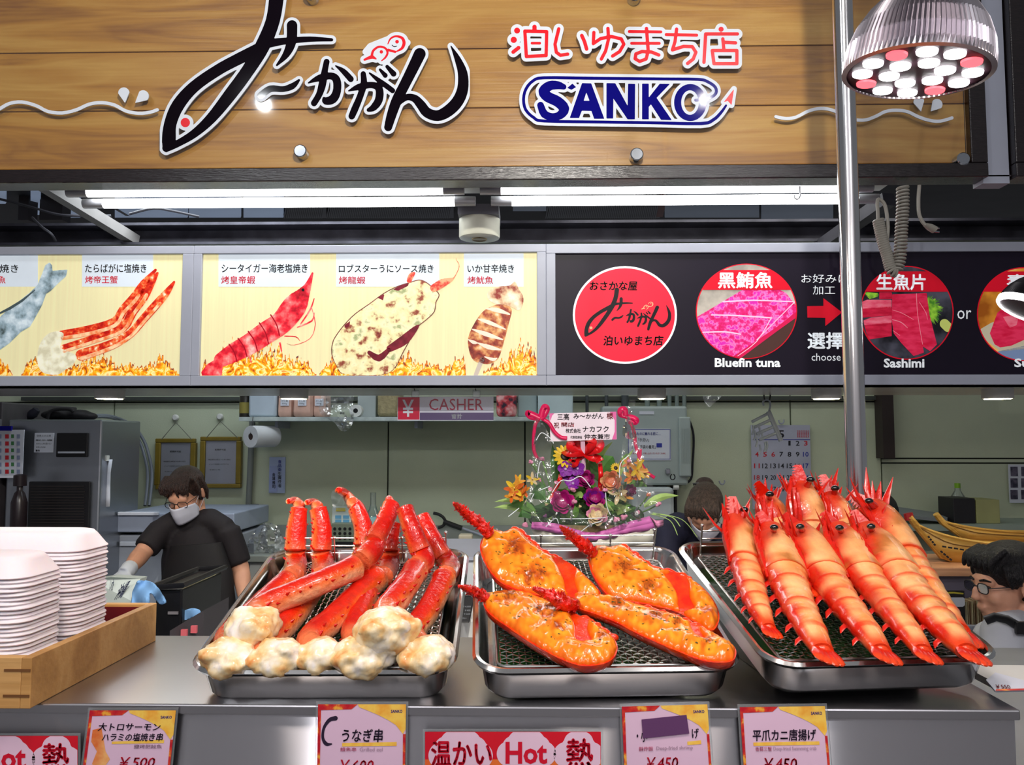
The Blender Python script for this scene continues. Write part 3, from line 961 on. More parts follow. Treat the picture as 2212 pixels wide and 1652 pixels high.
M_psquid = spot_mat('print_squid', [(0.30, S(84, 20, 30)), (0.45, S(160, 70, 50)), (0.58, S(220, 160, 100)), (0.7, S(240, 216, 180))], 30, 0.35, GLOW)
M_pwhite = pm('white', S(236, 240, 244))
M_pblack = pm('night_black', S(26, 20, 34), emit=0.06)
M_psign = pm('sign_red', S(236, 36, 60))
M_pband = pm('band_red', S(206, 16, 40))

def menu_box(x0, x1, y0, y1, fx0, fx1, label, base):
    """x0..x1 / y0..y1 printed face, fx0..fx1 outer frame, in pixels on the menu plane"""
    c = P((fx0 + fx1) / 2, 833, MENU_Y)
    t = thing('menu_lightbox', c, label, 'menu board')
    Yf = MENU_Y
    zt, zb = P(1106, 527, Yf).z, P(1106, 832, Yf).z
    X0, X1 = P(fx0, 680, Yf).x, P(fx1, 680, Yf).x
    a, b = P(x0, y0, Yf + 0.012), P(x1, y1, Yf + 0.012)
    iz1, iz0 = P(1106, y0, Yf + 0.012).z, P(1106, y1, Yf + 0.012).z
    ix0, ix1 = P(x0, 680, Yf + .012).x, P(x1, 680, Yf + .012).x
    d = 0.14
    obj('housing', MB().box(X0, X1, Yf + 0.02, Yf + d, zb, zt), M_alu, t, smooth=False)
    obj('face', MB().box(ix0, ix1, Yf + 0.012, Yf + 0.0195, iz0, iz1), base, t, smooth=False)
    for bx in ((X0, X1, iz1, zt), (X0, X1, zb, iz0), (X0, ix0, iz0, iz1), (ix1, X1, iz0, iz1)):
        if bx[1] - bx[0] > 0.002:
            obj('frame_bar', MB().box(bx[0], bx[1], Yf, Yf + 0.0195, bx[2], bx[3]), M_alu, t, smooth=False, bevel=0.002)
    return t
bxA = menu_box(-420, 394, 546, 811, -460, 415, 'menu lightbox picturing grilled fish and crab legs on straw yellow', M_base)
bxB = menu_box(436, 1160, 546, 811, 415, 1180, 'menu lightbox picturing a red prawn, topped lobster and grilled squid', M_base)
bxC = menu_box(1200, 2700, 549, 811, 1180, 2740, 'black menu lightbox with round tuna and sashimi pictures', M_pblack)
L1, L2, L3, L4, L5 = [planeY(MENU_Y + 0.0115 - 0.0006 * i) for i in range(5)]
d5, d6, d7, d8 = CR(0, 370, 2.9105), CR(700, 370, 3.372), CR(1160, 370, 3.16), CR(1680, 370, 3.372)
def pshape(name, strokes, polys, U, m, parent, h=1.6, grow=0.0, holes=(), pad=6, each=False):
    if each:
        for s_ in strokes:
            pshape(name, [s_], [], U, m, parent, h)
        for p_ in polys:
            pshape(name, [], [p_], U, m, parent, h)
        return
    mb = shape(MB(), union(strokes, polys, grow, holes), bounds_of(list(strokes) + list(polys), pad + max([s[0][2] for s in strokes] + [0]) / 2), h, U, 0)
    return obj(name, mb, m, parent, smooth=False, recalc=False)
def flames(x0, x1, hs, parent, seed):
    """hs: (x, height) control points"""
    xs = [h[0] for h in hs]; yh = [h[1] for h in hs]
    def f(k, e):
        def g(X, Y):
            H = np.interp(X, xs, yh, left=0, right=0) * k
            n = np.sin(X * 0.31 + seed) * 0.25 + np.sin(X * 0.73 + Y * 0.12 + seed * 2) * 0.3 + np.sin(X * 1.3 - Y * 0.25 + seed) * 0.2 + np.sin(X * 0.17 + Y * 0.3) * 0.15
            F = (811 - Y) - H * (0.75 + 0.55 * n) - e
            return np.maximum(F, Y - 810.8)
        return g
    b = (x0, 720, x1, 812)
    obj('flame_edge', shape(MB(), f(1.0, 3), b, 1.5, L2, 0), M_flame2, parent, smooth=False, recalc=False)
    obj('flame', shape(MB(), f(0.88, 0), b, 1.5, L3, 0), M_flame, parent, smooth=False, recalc=False)
flames(-60, 26, [(-60, 30), (0, 34), (14, 30), (26, 0)], bxA, 1)
flames(46, 392, [(48, 2), (60, 30), (72, 52), (84, 30), (110, 14), (145, 18), (170, 26), (205, 46), (235, 42), (250, 24), (290, 26), (300, 18), (318, 22), (340, 36), (352, 56), (362, 30), (382, 6)], bxA, 2)
flames(436, 682, [(436, 14), (446, 36), (456, 20), (480, 58), (500, 74), (520, 50), (560, 60), (600, 66), (624, 40), (650, 38), (664, 30), (680, 2)], bxB, 3)
flames(690, 1006, [(690, 2), (712, 36), (724, 44), (760, 20), (840, 24), (866, 46), (885, 50), (905, 26), (935, 30), (955, 14), (970, 26), (1000, 50), (1006, 20)], bxB, 4)
flames(1044, 1160, [(1044, 6), (1060, 22), (1080, 26), (1100, 50), (1120, 72), (1140, 70), (1159, 60)], bxB, 5)
# ---- left box
flat('label_patch', [rect(-120, 547, 82, 619)], L2, M_tagp, bxA)
flat('label_patch', [rect(177, 547, 331, 619)], L2, M_tagp, bxA)
label_text('black_lettering', [('グルクン塩焼き', (-110, 571, 39, 589), 0.012), ('たらばがに塩焼き', (184, 570, 316, 589), 0.012)], L3, M_ink, bxA)
label_text('red_lettering', [('烤烏尾魚', (-70, 596, 12, 612), 0.01), ('烤帝王蟹', (184, 596, 254, 612), 0.01)], L3, M_inkred, bxA)
FISH = d5([(-60, 960), (0, 915), (60, 858), (130, 808), (190, 760), (235, 715), (262, 650), (285, 590), (312, 572), (328, 592), (330, 626), (380, 620), (425, 618), (415, 660), (370, 700), (320, 750), (290, 770), (265, 840), (210, 940), (190, 975), (130, 1010), (60, 1080), (0, 1122), (-60, 1160)])
pshape('fish_picture', [], [FISH], L4, M_pfish, bxA)
pshape('fish_back', [[(a, b, w) for a, b, w in d5([(-20, 900, 3), (60, 862, 6), (140, 812, 5), (220, 745, 2)])][0:4]], [], L5, pm('fish_dark', S(66, 80, 84)), bxA)
wq = lambda conv, s, pts: smooth_path(W_(conv, s, pts), 3)
for pts in ([(390, 1030, 60), (560, 1000, 64), (720, 950, 62), (775, 870, 56), (850, 790, 62), (905, 705, 48), (978, 620, 16)],
            [(400, 1115, 52), (600, 1050, 55), (770, 985, 56), (835, 880, 58), (900, 790, 62), (950, 700, 50), (990, 640, 16)],
            [(510, 1155, 70), (700, 1090, 62), (820, 1020, 52), (900, 930, 54), (980, 840, 54), (1045, 765, 44), (1095, 695, 14)]):
    s_ = wq(d5, 2.9105, pts)
    pshape('crab_leg_picture', [s_], [], L4, M_pred, bxA)
    pshape('crab_leg_underside', [[(x + 1, y + w * 0.30, w * 0.36) for x, y, w in s_[:-5]]], [], L5, M_porange, bxA)
pshape('crab_meat_picture', [], [smooth_path(d5([(245, 1100), (290, 1030), (350, 1005), (400, 1020), (385, 1080), (380, 1110), (430, 1130), (480, 1160), (470, 1200), (420, 1240), (360, 1278), (270, 1265), (235, 1200)]), 3, True)], L5, M_pmeat, bxA)
# ---- middle box
for x0, x1 in ((472, 670), (726, 949), (1002, 1131)):
    flat('label_patch', [rect(x0, 547, x1, 619)], L2, M_tagp, bxB)
label_text('black_lettering', [('シータイガー海老塩焼き', (479, 570, 664, 589), 0.012), ('ロブスターうにソース焼き', (732, 571, 936, 589), 0.012), ('いか甘辛焼き', (1010, 571, 1110, 589), 0.012)], L3, M_ink, bxB)
label_text('red_lettering', [('烤皇帝蝦', (478, 596, 551, 613), 0.01), ('烤龍蝦', (732, 597, 789, 613), 0.01), ('烤魷魚', (1010, 597, 1065, 613), 0.01)], L3, M_inkred, bxB)
pr = wq(d5, 2.9105, [(1390, 1185, 90), (1470, 1140, 118), (1570, 1085, 130), (1680, 1010, 140), (1770, 950, 140), (1850, 850, 150), (1900, 780, 90), (1935, 720, 44), (1965, 640, 12)])
pshape('prawn_tail_picture', [], [d5([(1265, 1262), (1300, 1215), (1380, 1165), (1420, 1180), (1400, 1230), (1395, 1283), (1270, 1283)])], L4, M_pprawn, bxB)
pshape('prawn_picture', [pr], [], L5, M_pprawn, bxB)
pf = [wq(d5, 2.9105, q) for q in ([(1890, 960, 8), (1950, 870, 10), (1975, 800, 6)], [(1870, 980, 8), (1960, 940, 10), (1975, 890, 6)], [(1960, 860, 4), (1982, 960, 5), (1950, 1050, 4), (1850, 1092, 3), (1800, 1080, 2)], [(1790, 1035, 7), (1860, 1040, 6), (1885, 1065, 3)], [(1560, 1140, 10), (1580, 1200, 8)], [(1760, 1080, 12), (1770, 1130, 8)])]
pshape('prawn_leg_picture', pf, [], L4, M_pprawn, bxB, h=1.0, each=True)
pshape('prawn_eye_picture', [[(1905 / 2.9105, 370 + 745 / 2.9105, 6.5)]], [], planeY(MENU_Y + 0.0082), M_ink, bxB, h=0.8)
pk = MB()
U6 = planeY(MENU_Y + 0.0084)
for (x, y, dx, dy) in ((1470, 1140, 40, 60), (1530, 1105, 45, 62), (1595, 1065, 46, 66), (1665, 1015, 46, 70), (1735, 965, 44, 70)):
    s_ = d5([(x - dx * .75, y - dy * .9), (x + dx * .1, y), (x + dx * .5, y + dy * .95)])
    shape(pk, union([[(a, b, 2.6) for a, b in smooth_path(s_, 4)]]), bounds_of([s_], 5), 1.0, U6, 0)
obj('shell_band_picture', pk, pm('prawn_dark', S(160, 10, 34)), bxB, smooth=False, recalc=False)
LOB = smooth_path(d6([(66, 1250), (60, 1330), (95, 1420), (160, 1478), (430, 1478), (520, 1420), (560, 1340), (620, 1230), (680, 1130), (740, 1080), (800, 1020), (812, 950), (835, 900), (800, 860), (740, 810), (690, 795), (620, 815), (540, 840), (440, 890), (330, 970), (230, 1040), (150, 1120), (90, 1200)]), 3, True)
pshape('lobster_rim_picture', [], [LOB], L3, pm('lobster_rim', S(120, 70, 60), var=0.3, scale=30), bxB, grow=2.0)
pshape('lobster_picture', [], [LOB], L4, M_plob, bxB)
pshape('lobster_shell_picture', [wq(d6, 3.372, q) for q in ([(480, 1290, 50), (580, 1230, 70), (660, 1150, 40), (690, 1120, 10)], [(330, 1320, 30), (400, 1360, 50), (470, 1300, 30)])], [d6([(500, 860), (560, 830), (620, 812), (610, 835), (540, 870)]), d6([(390, 920), (440, 892), (430, 940)]), d6([(150, 1120), (190, 1090), (185, 1130), (150, 1140)])], L5, pm('lobster_shell', S(112, 30, 44), var=0.3, scale=40), bxB, each=True)
pshape('lobster_horn_picture', [wq(d6, 3.372, [(800, 850, 56), (860, 815, 60), (920, 790, 30), (950, 770, 8), (985, 690, 5), (962, 640, 4), (960, 600, 3)]), wq(d6, 3.372, [(620, 795, 36), (635, 760, 40), (655, 742, 20)])], [], L5, spot_mat('print_horn', [(0.4, S(206, 60, 50)), (0.6, S(240, 160, 120))], 60, 0.35, GLOW), bxB, each=True)
pshape('squid_stick_picture', [W_(d6, 3.372, [(1150, 1370, 34), (1105, 1482, 30)])], [], L4, pm('stick', S(190, 176, 164)), bxB)
SQ = smooth_path(d6([(1050, 1210), (1058, 1310), (1090, 1375), (1150, 1398), (1210, 1400), (1270, 1360), (1305, 1260), (1345, 1110), (1368, 1010), (1330, 975), (1260, 970), (1170, 1010), (1105, 1090)]), 3, True)
FIN = smooth_path(d6([(1195, 930), (1250, 965), (1360, 985), (1415, 1012), (1448, 970), (1450, 910), (1420, 860), (1390, 802), (1350, 832), (1250, 842), (1192, 880)]), 3, True)
pshape('squid_picture', [], [SQ], L4, M_psquid, bxB)
pshape('squid_fin_picture', [], [FIN], L4, spot_mat('print_squid_fin', [(0.35, S(140, 50, 40)), (0.48, S(226, 190, 150)), (0.65, S(240, 226, 206))], 26, 0.35, GLOW), bxB)
pshape('squid_cut_picture', [wq(d6, 3.372, q) for q in ([(1120, 1075, 6), (1200, 1100, 30), (1320, 1150, 10)], [(1080, 1150, 8), (1180, 1185, 34), (1300, 1225, 10)], [(1050, 1225, 6), (1090, 1245, 26), (1120, 1250, 6)], [(1120, 1250, 8), (1200, 1280, 34), (1290, 1300, 8)], [(1180, 1000, 6), (1260, 1010, 34), (1350, 1040, 12)], [(1170, 1350, 8), (1230, 1370, 24), (1260, 1360, 6)])], [], L5, pm('squid_white', S(236, 216, 196)), bxB, h=1.0, each=True)
# ---- black box: round emblem
cx, cy = 1160 + 600 / 3.16, 370 + 980 / 3.16
flat('white_disc', [circ(cx, cy, 112.5, 105.5, 64)], L2, M_pwhite, bxC)
flat('red_disc', [circ(cx, cy, 108, 101, 64)], L3, M_psign, bxC)
def mini(strokes):
    return [[(1261 + (x - 345) * (190 / 672), 629 + y * (100 / 335), w * 0.31) for x, y, w in s] for s in strokes]
for q0, q1 in ((0, 4), (4, 5), (5, 8), (8, 13), (13, 15)):
    pshape('brush_character', mini(BRUSH[q0:q1]), [], L4, M_ink, bxC, h=0.9)
pshape('fish_mark', mini(REDFISH), [], L4, pm('peach', S(250, 170, 130)), bxC, h=0.7)
pshape('fish_eye_mark', mini([EYE]), [], L4, MATS['print_peach'], bxC, h=0.7)
label_text('emblem_lettering', [('おさかな屋', (1274, 608, 1376, 627), 0.03, 0.1), ('泊いゆまち店', (1304, 725, 1433, 746), 0.03, 0.1)], L4, M_ink, bxC)
# ---- tuna, sashimi, sushi discs
def clip_disc(name, field, c, r, U, m, h=1.6):
    g = lambda X, Y: np.maximum(field(X, Y), (np.hypot((X - c[0]) / r[0], (Y - c[1]) / r[1]) - 1) * r[0])
    mb = shape(MB(), g, (c[0] - r[0] - 3, c[1] - r[1] - 3, c[0] + r[0] + 3, c[1] + r[1] + 3), h, U, 0)
    return obj(name, mb, m, bxC, smooth=False, recalc=False)
L6, L7, L8 = [planeY(MENU_Y + 0.0115 - 0.0006 * i) for i in (5, 6, 7)]
M_ptable = spot_mat('print_stone', [(0.4, S(140, 134, 126)), (0.6, S(184, 176, 164))], 10, 0.35, 0.3)
tc_ = (1160 + 1430 / 3.16, 370 + 955 / 3.16); tr_ = (107, 101)
flat('red_ring', [circ(tc_[0], tc_[1], 109.5, 103, 64)], L2, M_pband, bxC)
flat('table_picture', [circ(tc_[0], tc_[1], *tr_, 64)], L3, M_ptable, bxC)
poly = lambda pts: (lambda X, Y: sd_poly(X, Y, pts))
clip_disc('tuna_picture', poly(d7([(1080, 1000), (1200, 930), (1400, 810), (1640, 800), (1700, 830), (1770, 920), (1780, 985), (1640, 1080), (1330, 1270), (1200, 1240), (1080, 1090)])), tc_, tr_, L4, spot_mat('print_tuna', [(0.30, S(206, 20, 90)), (0.47, S(222, 40, 130)), (0.55, S(240, 120, 190)), (0.63, S(214, 40, 170))], 60, 0.35, GLOW, detail=6))
clip_disc('board_picture', poly(d7([(1380, 1270), (1640, 1080), (1780, 985), (1780, 1300), (1380, 1300)])), tc_, tr_, L4, pm('dark_board', S(74, 48, 44)))
clip_disc('tuna_side_picture', poly(d7([(1320, 1275), (1640, 1060), (1780, 950), (1780, 990), (1640, 1090), (1390, 1275)])), tc_, tr_, L5, pm('tuna_side', S(206, 24, 80)))
clip_disc('tuna_vein', union([wq(d7, 3.16, q) for q in ([(1270, 890, 9), (1480, 880, 10), (1750, 890, 6)], [(1190, 980, 8), (1380, 985, 10), (1600, 1000, 9)], [(1110, 1100, 8), (1280, 1095, 10), (1390, 1112, 8)], [(1600, 1000, 6), (1500, 1160, 5), (1370, 1260, 4)], [(1760, 890, 6), (1640, 1010, 5), (1500, 1150, 5)])]), tc_, tr_, L6, pm('vein', S(250, 190, 220)), 1.0)
clip_disc('red_band', poly(rect(1400, 583, 1800, 626)), tc_, tr_, L7, M_pband)
label_text('white_lettering', [('黑鮪魚', (1552, 588, 1668, 622), 0.03), ('Bluefin tuna', (1544, 773, 1686, 793), 0.03), ('お好みに', (1731, 592, 1832, 611), 0.0), ('加工', (1756, 617, 1804, 636), 0.0), ('選擇', (1745, 718, 1822, 753), 0.03), ('choose', (1753, 763, 1816, 779), 0.0), ('生魚片', (1894, 592, 1999, 626), 0.03), ('Sashimi', (1909, 774, 1997, 794), 0.03), ('or', (2068, 670, 2098, 689), 0.0), ('壽司', (2176, 593, 2262, 625), 0.03), ('Sushi', (2191, 774, 2262, 793), 0.03)], L8, M_pwhite, bxC)
flat('red_arrow', [d7([(1844, 920), (1955, 918), (1955, 865), (2082, 962), (1968, 1056), (1968, 1000), (1846, 998)])], L2, M_pband, bxC)
sc_ = (1680 + 940 / 3.372, 370 + 1030 / 3.372); sr_ = (99, 99)
flat('red_ring', [circ(*sc_, 101.5, 101.5, 64)], L2, M_pband, bxC)
flat('slate_picture', [circ(*sc_, *sr_, 64)], L3, spot_mat('print_slate', [(0.42, S(30, 30, 36)), (0.62, S(90, 90, 104))], 8, 0.35, 0.15), bxC)
spk = []
rr = random.Random(3)
for i in range(34):
    a = math.radians(-80 + 165 * i / 33)
    c0 = (1080 + 10 * rr.random(), 990)
    L_ = 95 + 30 * rr.random()
    spk.append([(c0[0], c0[1] + 20 * math.sin(a), 20), (c0[0] + L_ * math.cos(a), c0[1] + 20 + L_ * math.sin(a), 2)])
for sp_ in (spk, [[(720, 900, 30), (625 + 8 * i, 880 + 10 * i, 4)] for i in range(6)]):
    clip_disc('leaf_picture', union([W_(d8, 3.372, s) for s in sp_]), sc_, sr_, L4, spot_mat('print_green', [(0.4, S(70, 130, 40)), (0.6, S(150, 206, 60))], 40, 0.35, GLOW), 1.2)
M_ps = [spot_mat('print_sashimi%d' % i, [(0.35, a), (0.62, b)], 22, 0.35, GLOW, stretch=(1, 1, 3)) for i, (a, b) in enumerate([(S(206, 20, 60), S(228, 50, 90)), (S(186, 14, 50), S(214, 36, 72)), (S(222, 60, 96), S(242, 120, 140))])]
for pts, k in (([(740, 880), (830, 880), (840, 930), (740, 930)], 1), ([(615, 950), (650, 935), (830, 935), (830, 990), (615, 1000)], 2), ([(615, 1000), (830, 985), (835, 1050), (620, 1065)], 1), ([(625, 1085), (680, 1065), (830, 1050), (830, 1105), (630, 1120)], 2), ([(630, 1120), (830, 1100), (830, 1200), (660, 1225)], 1),
               ([(1010, 890), (1085, 885), (1105, 1040), (1160, 1260), (1110, 1310), (1050, 1270), (1020, 1050)], 0), ([(835, 895), (1015, 890), (1020, 1050), (1055, 1260), (1065, 1320), (990, 1345), (900, 1250), (845, 1180), (830, 1080)], 0), ([(835, 895), (1015, 890), (1010, 970), (840, 1000)], 2)):
    clip_disc('tuna_slice_picture', poly(d8(pts)), sc_, sr_, L5 if k != 0 else L6, M_ps[k])
clip_disc('tuna_slice_line', union([wq(d8, 3.372, q) for q in ([(835, 1010, 3), (900, 1030, 4), (990, 1080, 3)], [(835, 1080, 5), (900, 1100, 6), (945, 1140, 4)], [(840, 1160, 4), (890, 1195, 3)], [(1010, 890, 5), (1020, 1050, 4), (1055, 1260, 4)], [(1030, 950, 3), (1080, 1030, 4), (1090, 1080, 3)])]), sc_, sr_, L7, pm('slice_line', S(240, 140, 160)), 0.9)
clip_disc('wasabi_picture', union([W_(d8, 3.372, [(1215, 1110, 70), (1240, 1135, 70)])]), sc_, sr_, L5, pm('wasabi', S(196, 206, 110)))
clip_disc('red_band', poly(rect(1840, 586, 2080, 630)), sc_, sr_, L7, M_pband)
uc_ = (1680 + 1790 / 3.372, 370 + 1040 / 3.372); ur_ = (98, 99)
flat('red_ring', [circ(*uc_, 100.5, 101.5, 64)], L2, M_pband, bxC)
flat('sushi_back_picture', [circ(*uc_, *ur_, 64)], L3, spot_mat('print_amber', [(0.35, S(150, 80, 20)), (0.5, S(226, 150, 50)), (0.65, S(240, 200, 120))], 6, 0.35, 0.3), bxC)
clip_disc('plate_picture', poly(d8([(1440, 1170), (1560, 1100), (1800, 1060), (2200, 1060), (2200, 1240), (1740, 1300), (1620, 1310)])), uc_, ur_, L4, pm('plate', S(196, 186, 160)))
clip_disc('cloth_picture', poly(d8([(1560, 1320), (1800, 1270), (2200, 1200), (2200, 1420), (1560, 1420)])), uc_, ur_, L4, pm('cloth_blue', S(120, 140, 176)))
clip_disc('sushi_picture', poly(d8([(1545, 1180), (1600, 1030), (1680, 960), (1800, 930), (2000, 960), (2080, 1100), (1900, 1180), (1700, 1270), (1620, 1282), (1580, 1260)])), uc_, ur_, L5, M_ps[0])
clip_disc('sushi_shine', poly(d8([(1640, 1060), (1760, 1040), (1740, 1120), (1690, 1140)])), uc_, ur_, L6, M_ps[2])
clip_disc('red_band', poly(rect(2080, 586, 2400, 630)), uc_, ur_, L7, M_pband)

# ---- underside of the boxes, with round down lights
zs_ = P(1106, 832, MENU_Y).z
struct('trim_23', MB().box(P(-460, 700, MENU_Y).x, P(2740, 700, MENU_Y).x, MENU_Y + 0.002, 3.40, zs_ - 0.0, zs_ + 0.02).box(-3.2, 3.4, 3.36, 3.40, zs_ + 0.02, zs_ + 0.10), mat('soffit_satin', S(196, 194, 192), 0.25, 0.0, var=0.08, scale=3))
M_disc = mat('downlight_glow', S(255, 250, 225), 0.4, var=0.0, emit=7.0)
dls = [(237, 'directly above the steel machine with the black bag'), (635, 'above the pink packs on the shelf'), (1408, 'above the grey wall cabinet'), (1785, 'above the wall calendar'), (2155, 'above the wooden boats')]
for x, where in dls:
    c = P(x, 861, 2.98)
    t = thing('downlight', (c.x, c.y, zs_), 'round white downlight under the menu boxes ' + where, 'downlight', 'downlights under the menu boxes')
    r = 0.052
    Mx = Matrix.Translation((c.x, c.y, c.z))
    obj('housing', MB().lathe([(r * 0.86, 0.0), (r, 0.0), (r, zs_ - c.z)], 28, Mx), M_wplastic, t)
    obj('diffuser', MB().lathe([(0.0001, -0.0015), (r * 0.87, -0.0015)], 28, Mx), M_disc, t)
    light('downlight_beam', 'SPOT', (c.x, c.y, c.z - 0.01), (c.x, c.y + 0.1, 0), 5, (1, 0.97, 0.88), 0.04, angle=120, blend=0.6)
# ================================================================== kitchen behind
M_wood2 = wood_mat('pale_shelf_wood', S(176, 120, 84), S(206, 150, 110), S(222, 172, 132), 0.4)
M_bluepaper = mat('blue_notice', S(170, 184, 216), 0.6)
M_inkk = mat('plain_ink', S(24, 24, 34), 0.6)
M_inkr = mat('plain_red_ink', S(196, 30, 44), 0.6)
M_inkb = mat('plain_blue_ink', S(40, 50, 150), 0.6)
M_steelgrey = mat('machine_steel', (0.34, 0.36, 0.40), 0.34, 0.9, var=0.08, scale=2)
M_beige = mat('machine_beige', S(150, 140, 118), 0.6)
def pbox(name, x0, y0, x1, y1, Y, d, m, parent=None, bevel=0.0, smooth=False):
    a, b = P(x0, y0, Y), P(x1, y1, Y)
    zc0 = P((x0 + x1) / 2, y1, Y).z; zc1 = P((x0 + x1) / 2, y0, Y).z
    return obj(name, MB().box(a.x, b.x, Y, Y + d, zc0, zc1), m, parent, smooth=smooth, bevel=bevel)
# ---- steel ice machine on the left
c = P(110, 1140, 3.55)
t = thing('ice_machine', (c.x, 3.8, 0.85), 'tall steel ice machine with dark window standing behind the foam trays', 'machine')
pbox('body', 18, 906, 207, 1300, 3.55, 0.36, M_steelgrey, t, 0.008)
pbox('ledge', 22, 1148, 60, 1156, 3.36, 0.185, M_steelgrey, t)
o = pbox('dark_window', 62, 1040, 186, 1290, 3.535, 0.015, M_bplastic, t, 0.004)
mb = MB()
for y in range(1050, 1136, 6):
    a, b = P(66, y, 3.533), P(182, y, 3.533)
    mb.box(a.x, b.x, 3.531, 3.536, a.z - 0.002, a.z + 0.002)
tag(obj('louvre', mb, mat('louvre_dark', S(34, 28, 28), 0.5), o, smooth=False), kind='stuff')
o = pbox('display', 122, 935, 188, 987, 3.54, 0.012, M_bplastic, t, 0.004)
pbox('light_strip', 125, 975, 182, 979, 3.537, 0.004, mat('strip_white', S(190, 195, 205), 0.4), o)
o = pbox('instruction_sticker', 75, 935, 115, 977, 3.546, 0.003, M_paper, t)
U = planeY(3.545)
label_text('sticker_print', [('使用上の注意', (79, 939, 110, 943)), ('製氷機', (77, 949, 113, 952), .02), ('本体の上に物を置かない', (78, 956, 111, 960)), ('警告', (77, 971, 86, 975), .03), ('お手入れ方法', (78, 964, 98, 967), .02)], U, M_inkk, o)
# vent on the side and a hanging receipt
xr = P(207, 1000, 3.55).x + 0.001
o = obj('side_vent', MB().box(xr - 0.002, xr + 0.004, 3.64, 3.88, P(240, 1108, 3.9).z, P(240, 1012, 3.9).z), M_beige, t, smooth=False)
mb = MB()
for j in range(18):
    for i in range(3):
        z = P(240, 1106, 3.9).z + (j + 0.5) * (P(240, 1014, 3.9).z - P(240, 1106, 3.9).z) / 18
        mb.box(xr + 0.003, xr + 0.006, 3.655 + i * 0.077, 3.715 + i * 0.077, z - 0.003, z + 0.003)
tag(obj('vent_slot', mb, M_bplastic, o, smooth=False), kind='stuff')
A = [P(x, y, 3.62) for x, y in ((222, 993), (218, 1020), (216, 1050), (215, 1075), (213, 1096))]
B = [P(x, y, 3.60) for x, y in ((243, 992), (239, 1020), (238, 1050), (238, 1075), (237, 1094))]
t2 = thing('receipt_strip', A[-1], 'curling white receipt strip clipped to the side of the ice machine', 'receipt')
obj('paper_strip', MB().strip(A, B), M_paper, t2, solid=0.0006)
obj('clip', MB().box(P(222, 990, 3.6).x, P(234, 990, 3.6).x, 3.585, 3.61, A[0].z - .005, A[0].z + 0.02), M_wplastic, t2, smooth=False)
# papers and bag near the machine
t = thing('schedule_sheet', P(20, 1032, 3.5), 'white schedule sheet with small red and green stamps at the picture edge', 'paper')
pbox('sheet', -30, 928, 48, 1032, 3.50, 0.003, M_paper, t)
U = planeY(3.498)
mb1, mb2, mb3 = MB(), MB(), MB()
for j in range(6):
    y = 938 + j * 15.2
    mb1.poly([U(*p) for p in rect(11, y, 19, y + 9)])
    mb2.poly([U(*p) for p in rect(24, y, 30, y + 8)])
    mb3.poly([U(*p) for p in rect(36, y, 43, y + 9)])
    mb3.poly([U(*p) for p in rect(-4, y, 3, y + 9)])
tag(obj('red_stamp', mb1, M_inkr, t, smooth=False, recalc=False), kind='stuff')
tag(obj('green_stamp', mb2, mat('green_ink', S(60, 120, 70), 0.6), t, smooth=False, recalc=False), kind='stuff')
tag(obj('grey_stamp', mb3, mat('greyblue_ink', S(130, 140, 170), 0.6), t, smooth=False, recalc=False), kind='stuff')
pbox('blue_magnet', -10, 920, 24, 930, 3.495, 0.01, M_navy, t)
t = thing('side_cabinet', P(0, 1300, 3.6), 'dark grey cabinet at the picture edge beside the ice machine', 'cabinet')
pbox('cabinet_body', -160, 868, -14, 1300, 3.55, 0.6, mat('cabinet_dark', S(64, 60, 64), 0.5, var=0.2), t, 0.006)
pbox('cabinet_door', -150, 905, -18, 1290, 3.53, 0.019, mat('cabinet_door_grey', S(88, 86, 92), 0.45, var=0.1), t, 0.004)
bag = thing('black_bag', P(150, 909, 3.7), 'soft black shoulder bag lying on top of the ice machine', 'bag')
mb = MB()
for x, y, r in ((112, 896, 0.028), (130, 893, 0.036), (150, 897, 0.030), (172, 896, 0.034), (190, 899, 0.026), (118, 902, 0.022), (160, 902, 0.026), (186, 903, .02)):
    mb.ell(P(x, y, 3.72), r * 1.7, r * 1.6, r * 0.75, 12, 8)
obj('bag_body', mb, mat('black_cloth', S(16, 12, 15), 0.75, var=0.3), bag, remesh=0.007, wsmooth=3)
obj('bag_strap', MB().tube(smooth_path([tuple(P(x, y, 3.66)) for x, y in ((102, 905), (108, 890), (125, 884), (150, 884), (158, 890))], 5), 0.008, 8, flat=0.5), mat('black_cloth'), bag)
tag(obj('folded_umbrella', MB().tube([P(x, y, 3.75) for x, y in ((52, 905), (60, 901), (72, 893), (80, 884), (81, 882))], [0.012, 0.02, 0.022, 0.016, 0.004], 10), mat('navy_cloth', S(22, 20, 34), 0.7)), 'dark folded umbrella lying beside the black bag on the machine', 'umbrella')
tag(obj('soap_bottle', MB().lathe([(0.0001, 0), (0.03, 0), (0.032, 0.02), (0.032, 0.12), (0.02, 0.16), (0.012, 0.17), (0.012, 0.19), (0.026, 0.19), (0.026, 0.235), (0.012, 0.24), (0.0001, 0.24)], 16, Matrix.Translation(P(39, 1147, 3.42))), mat('dark_bottle', S(30, 20, 24), 0.3)), 'dark pump bottle in front of the ice machine window', 'bottle')
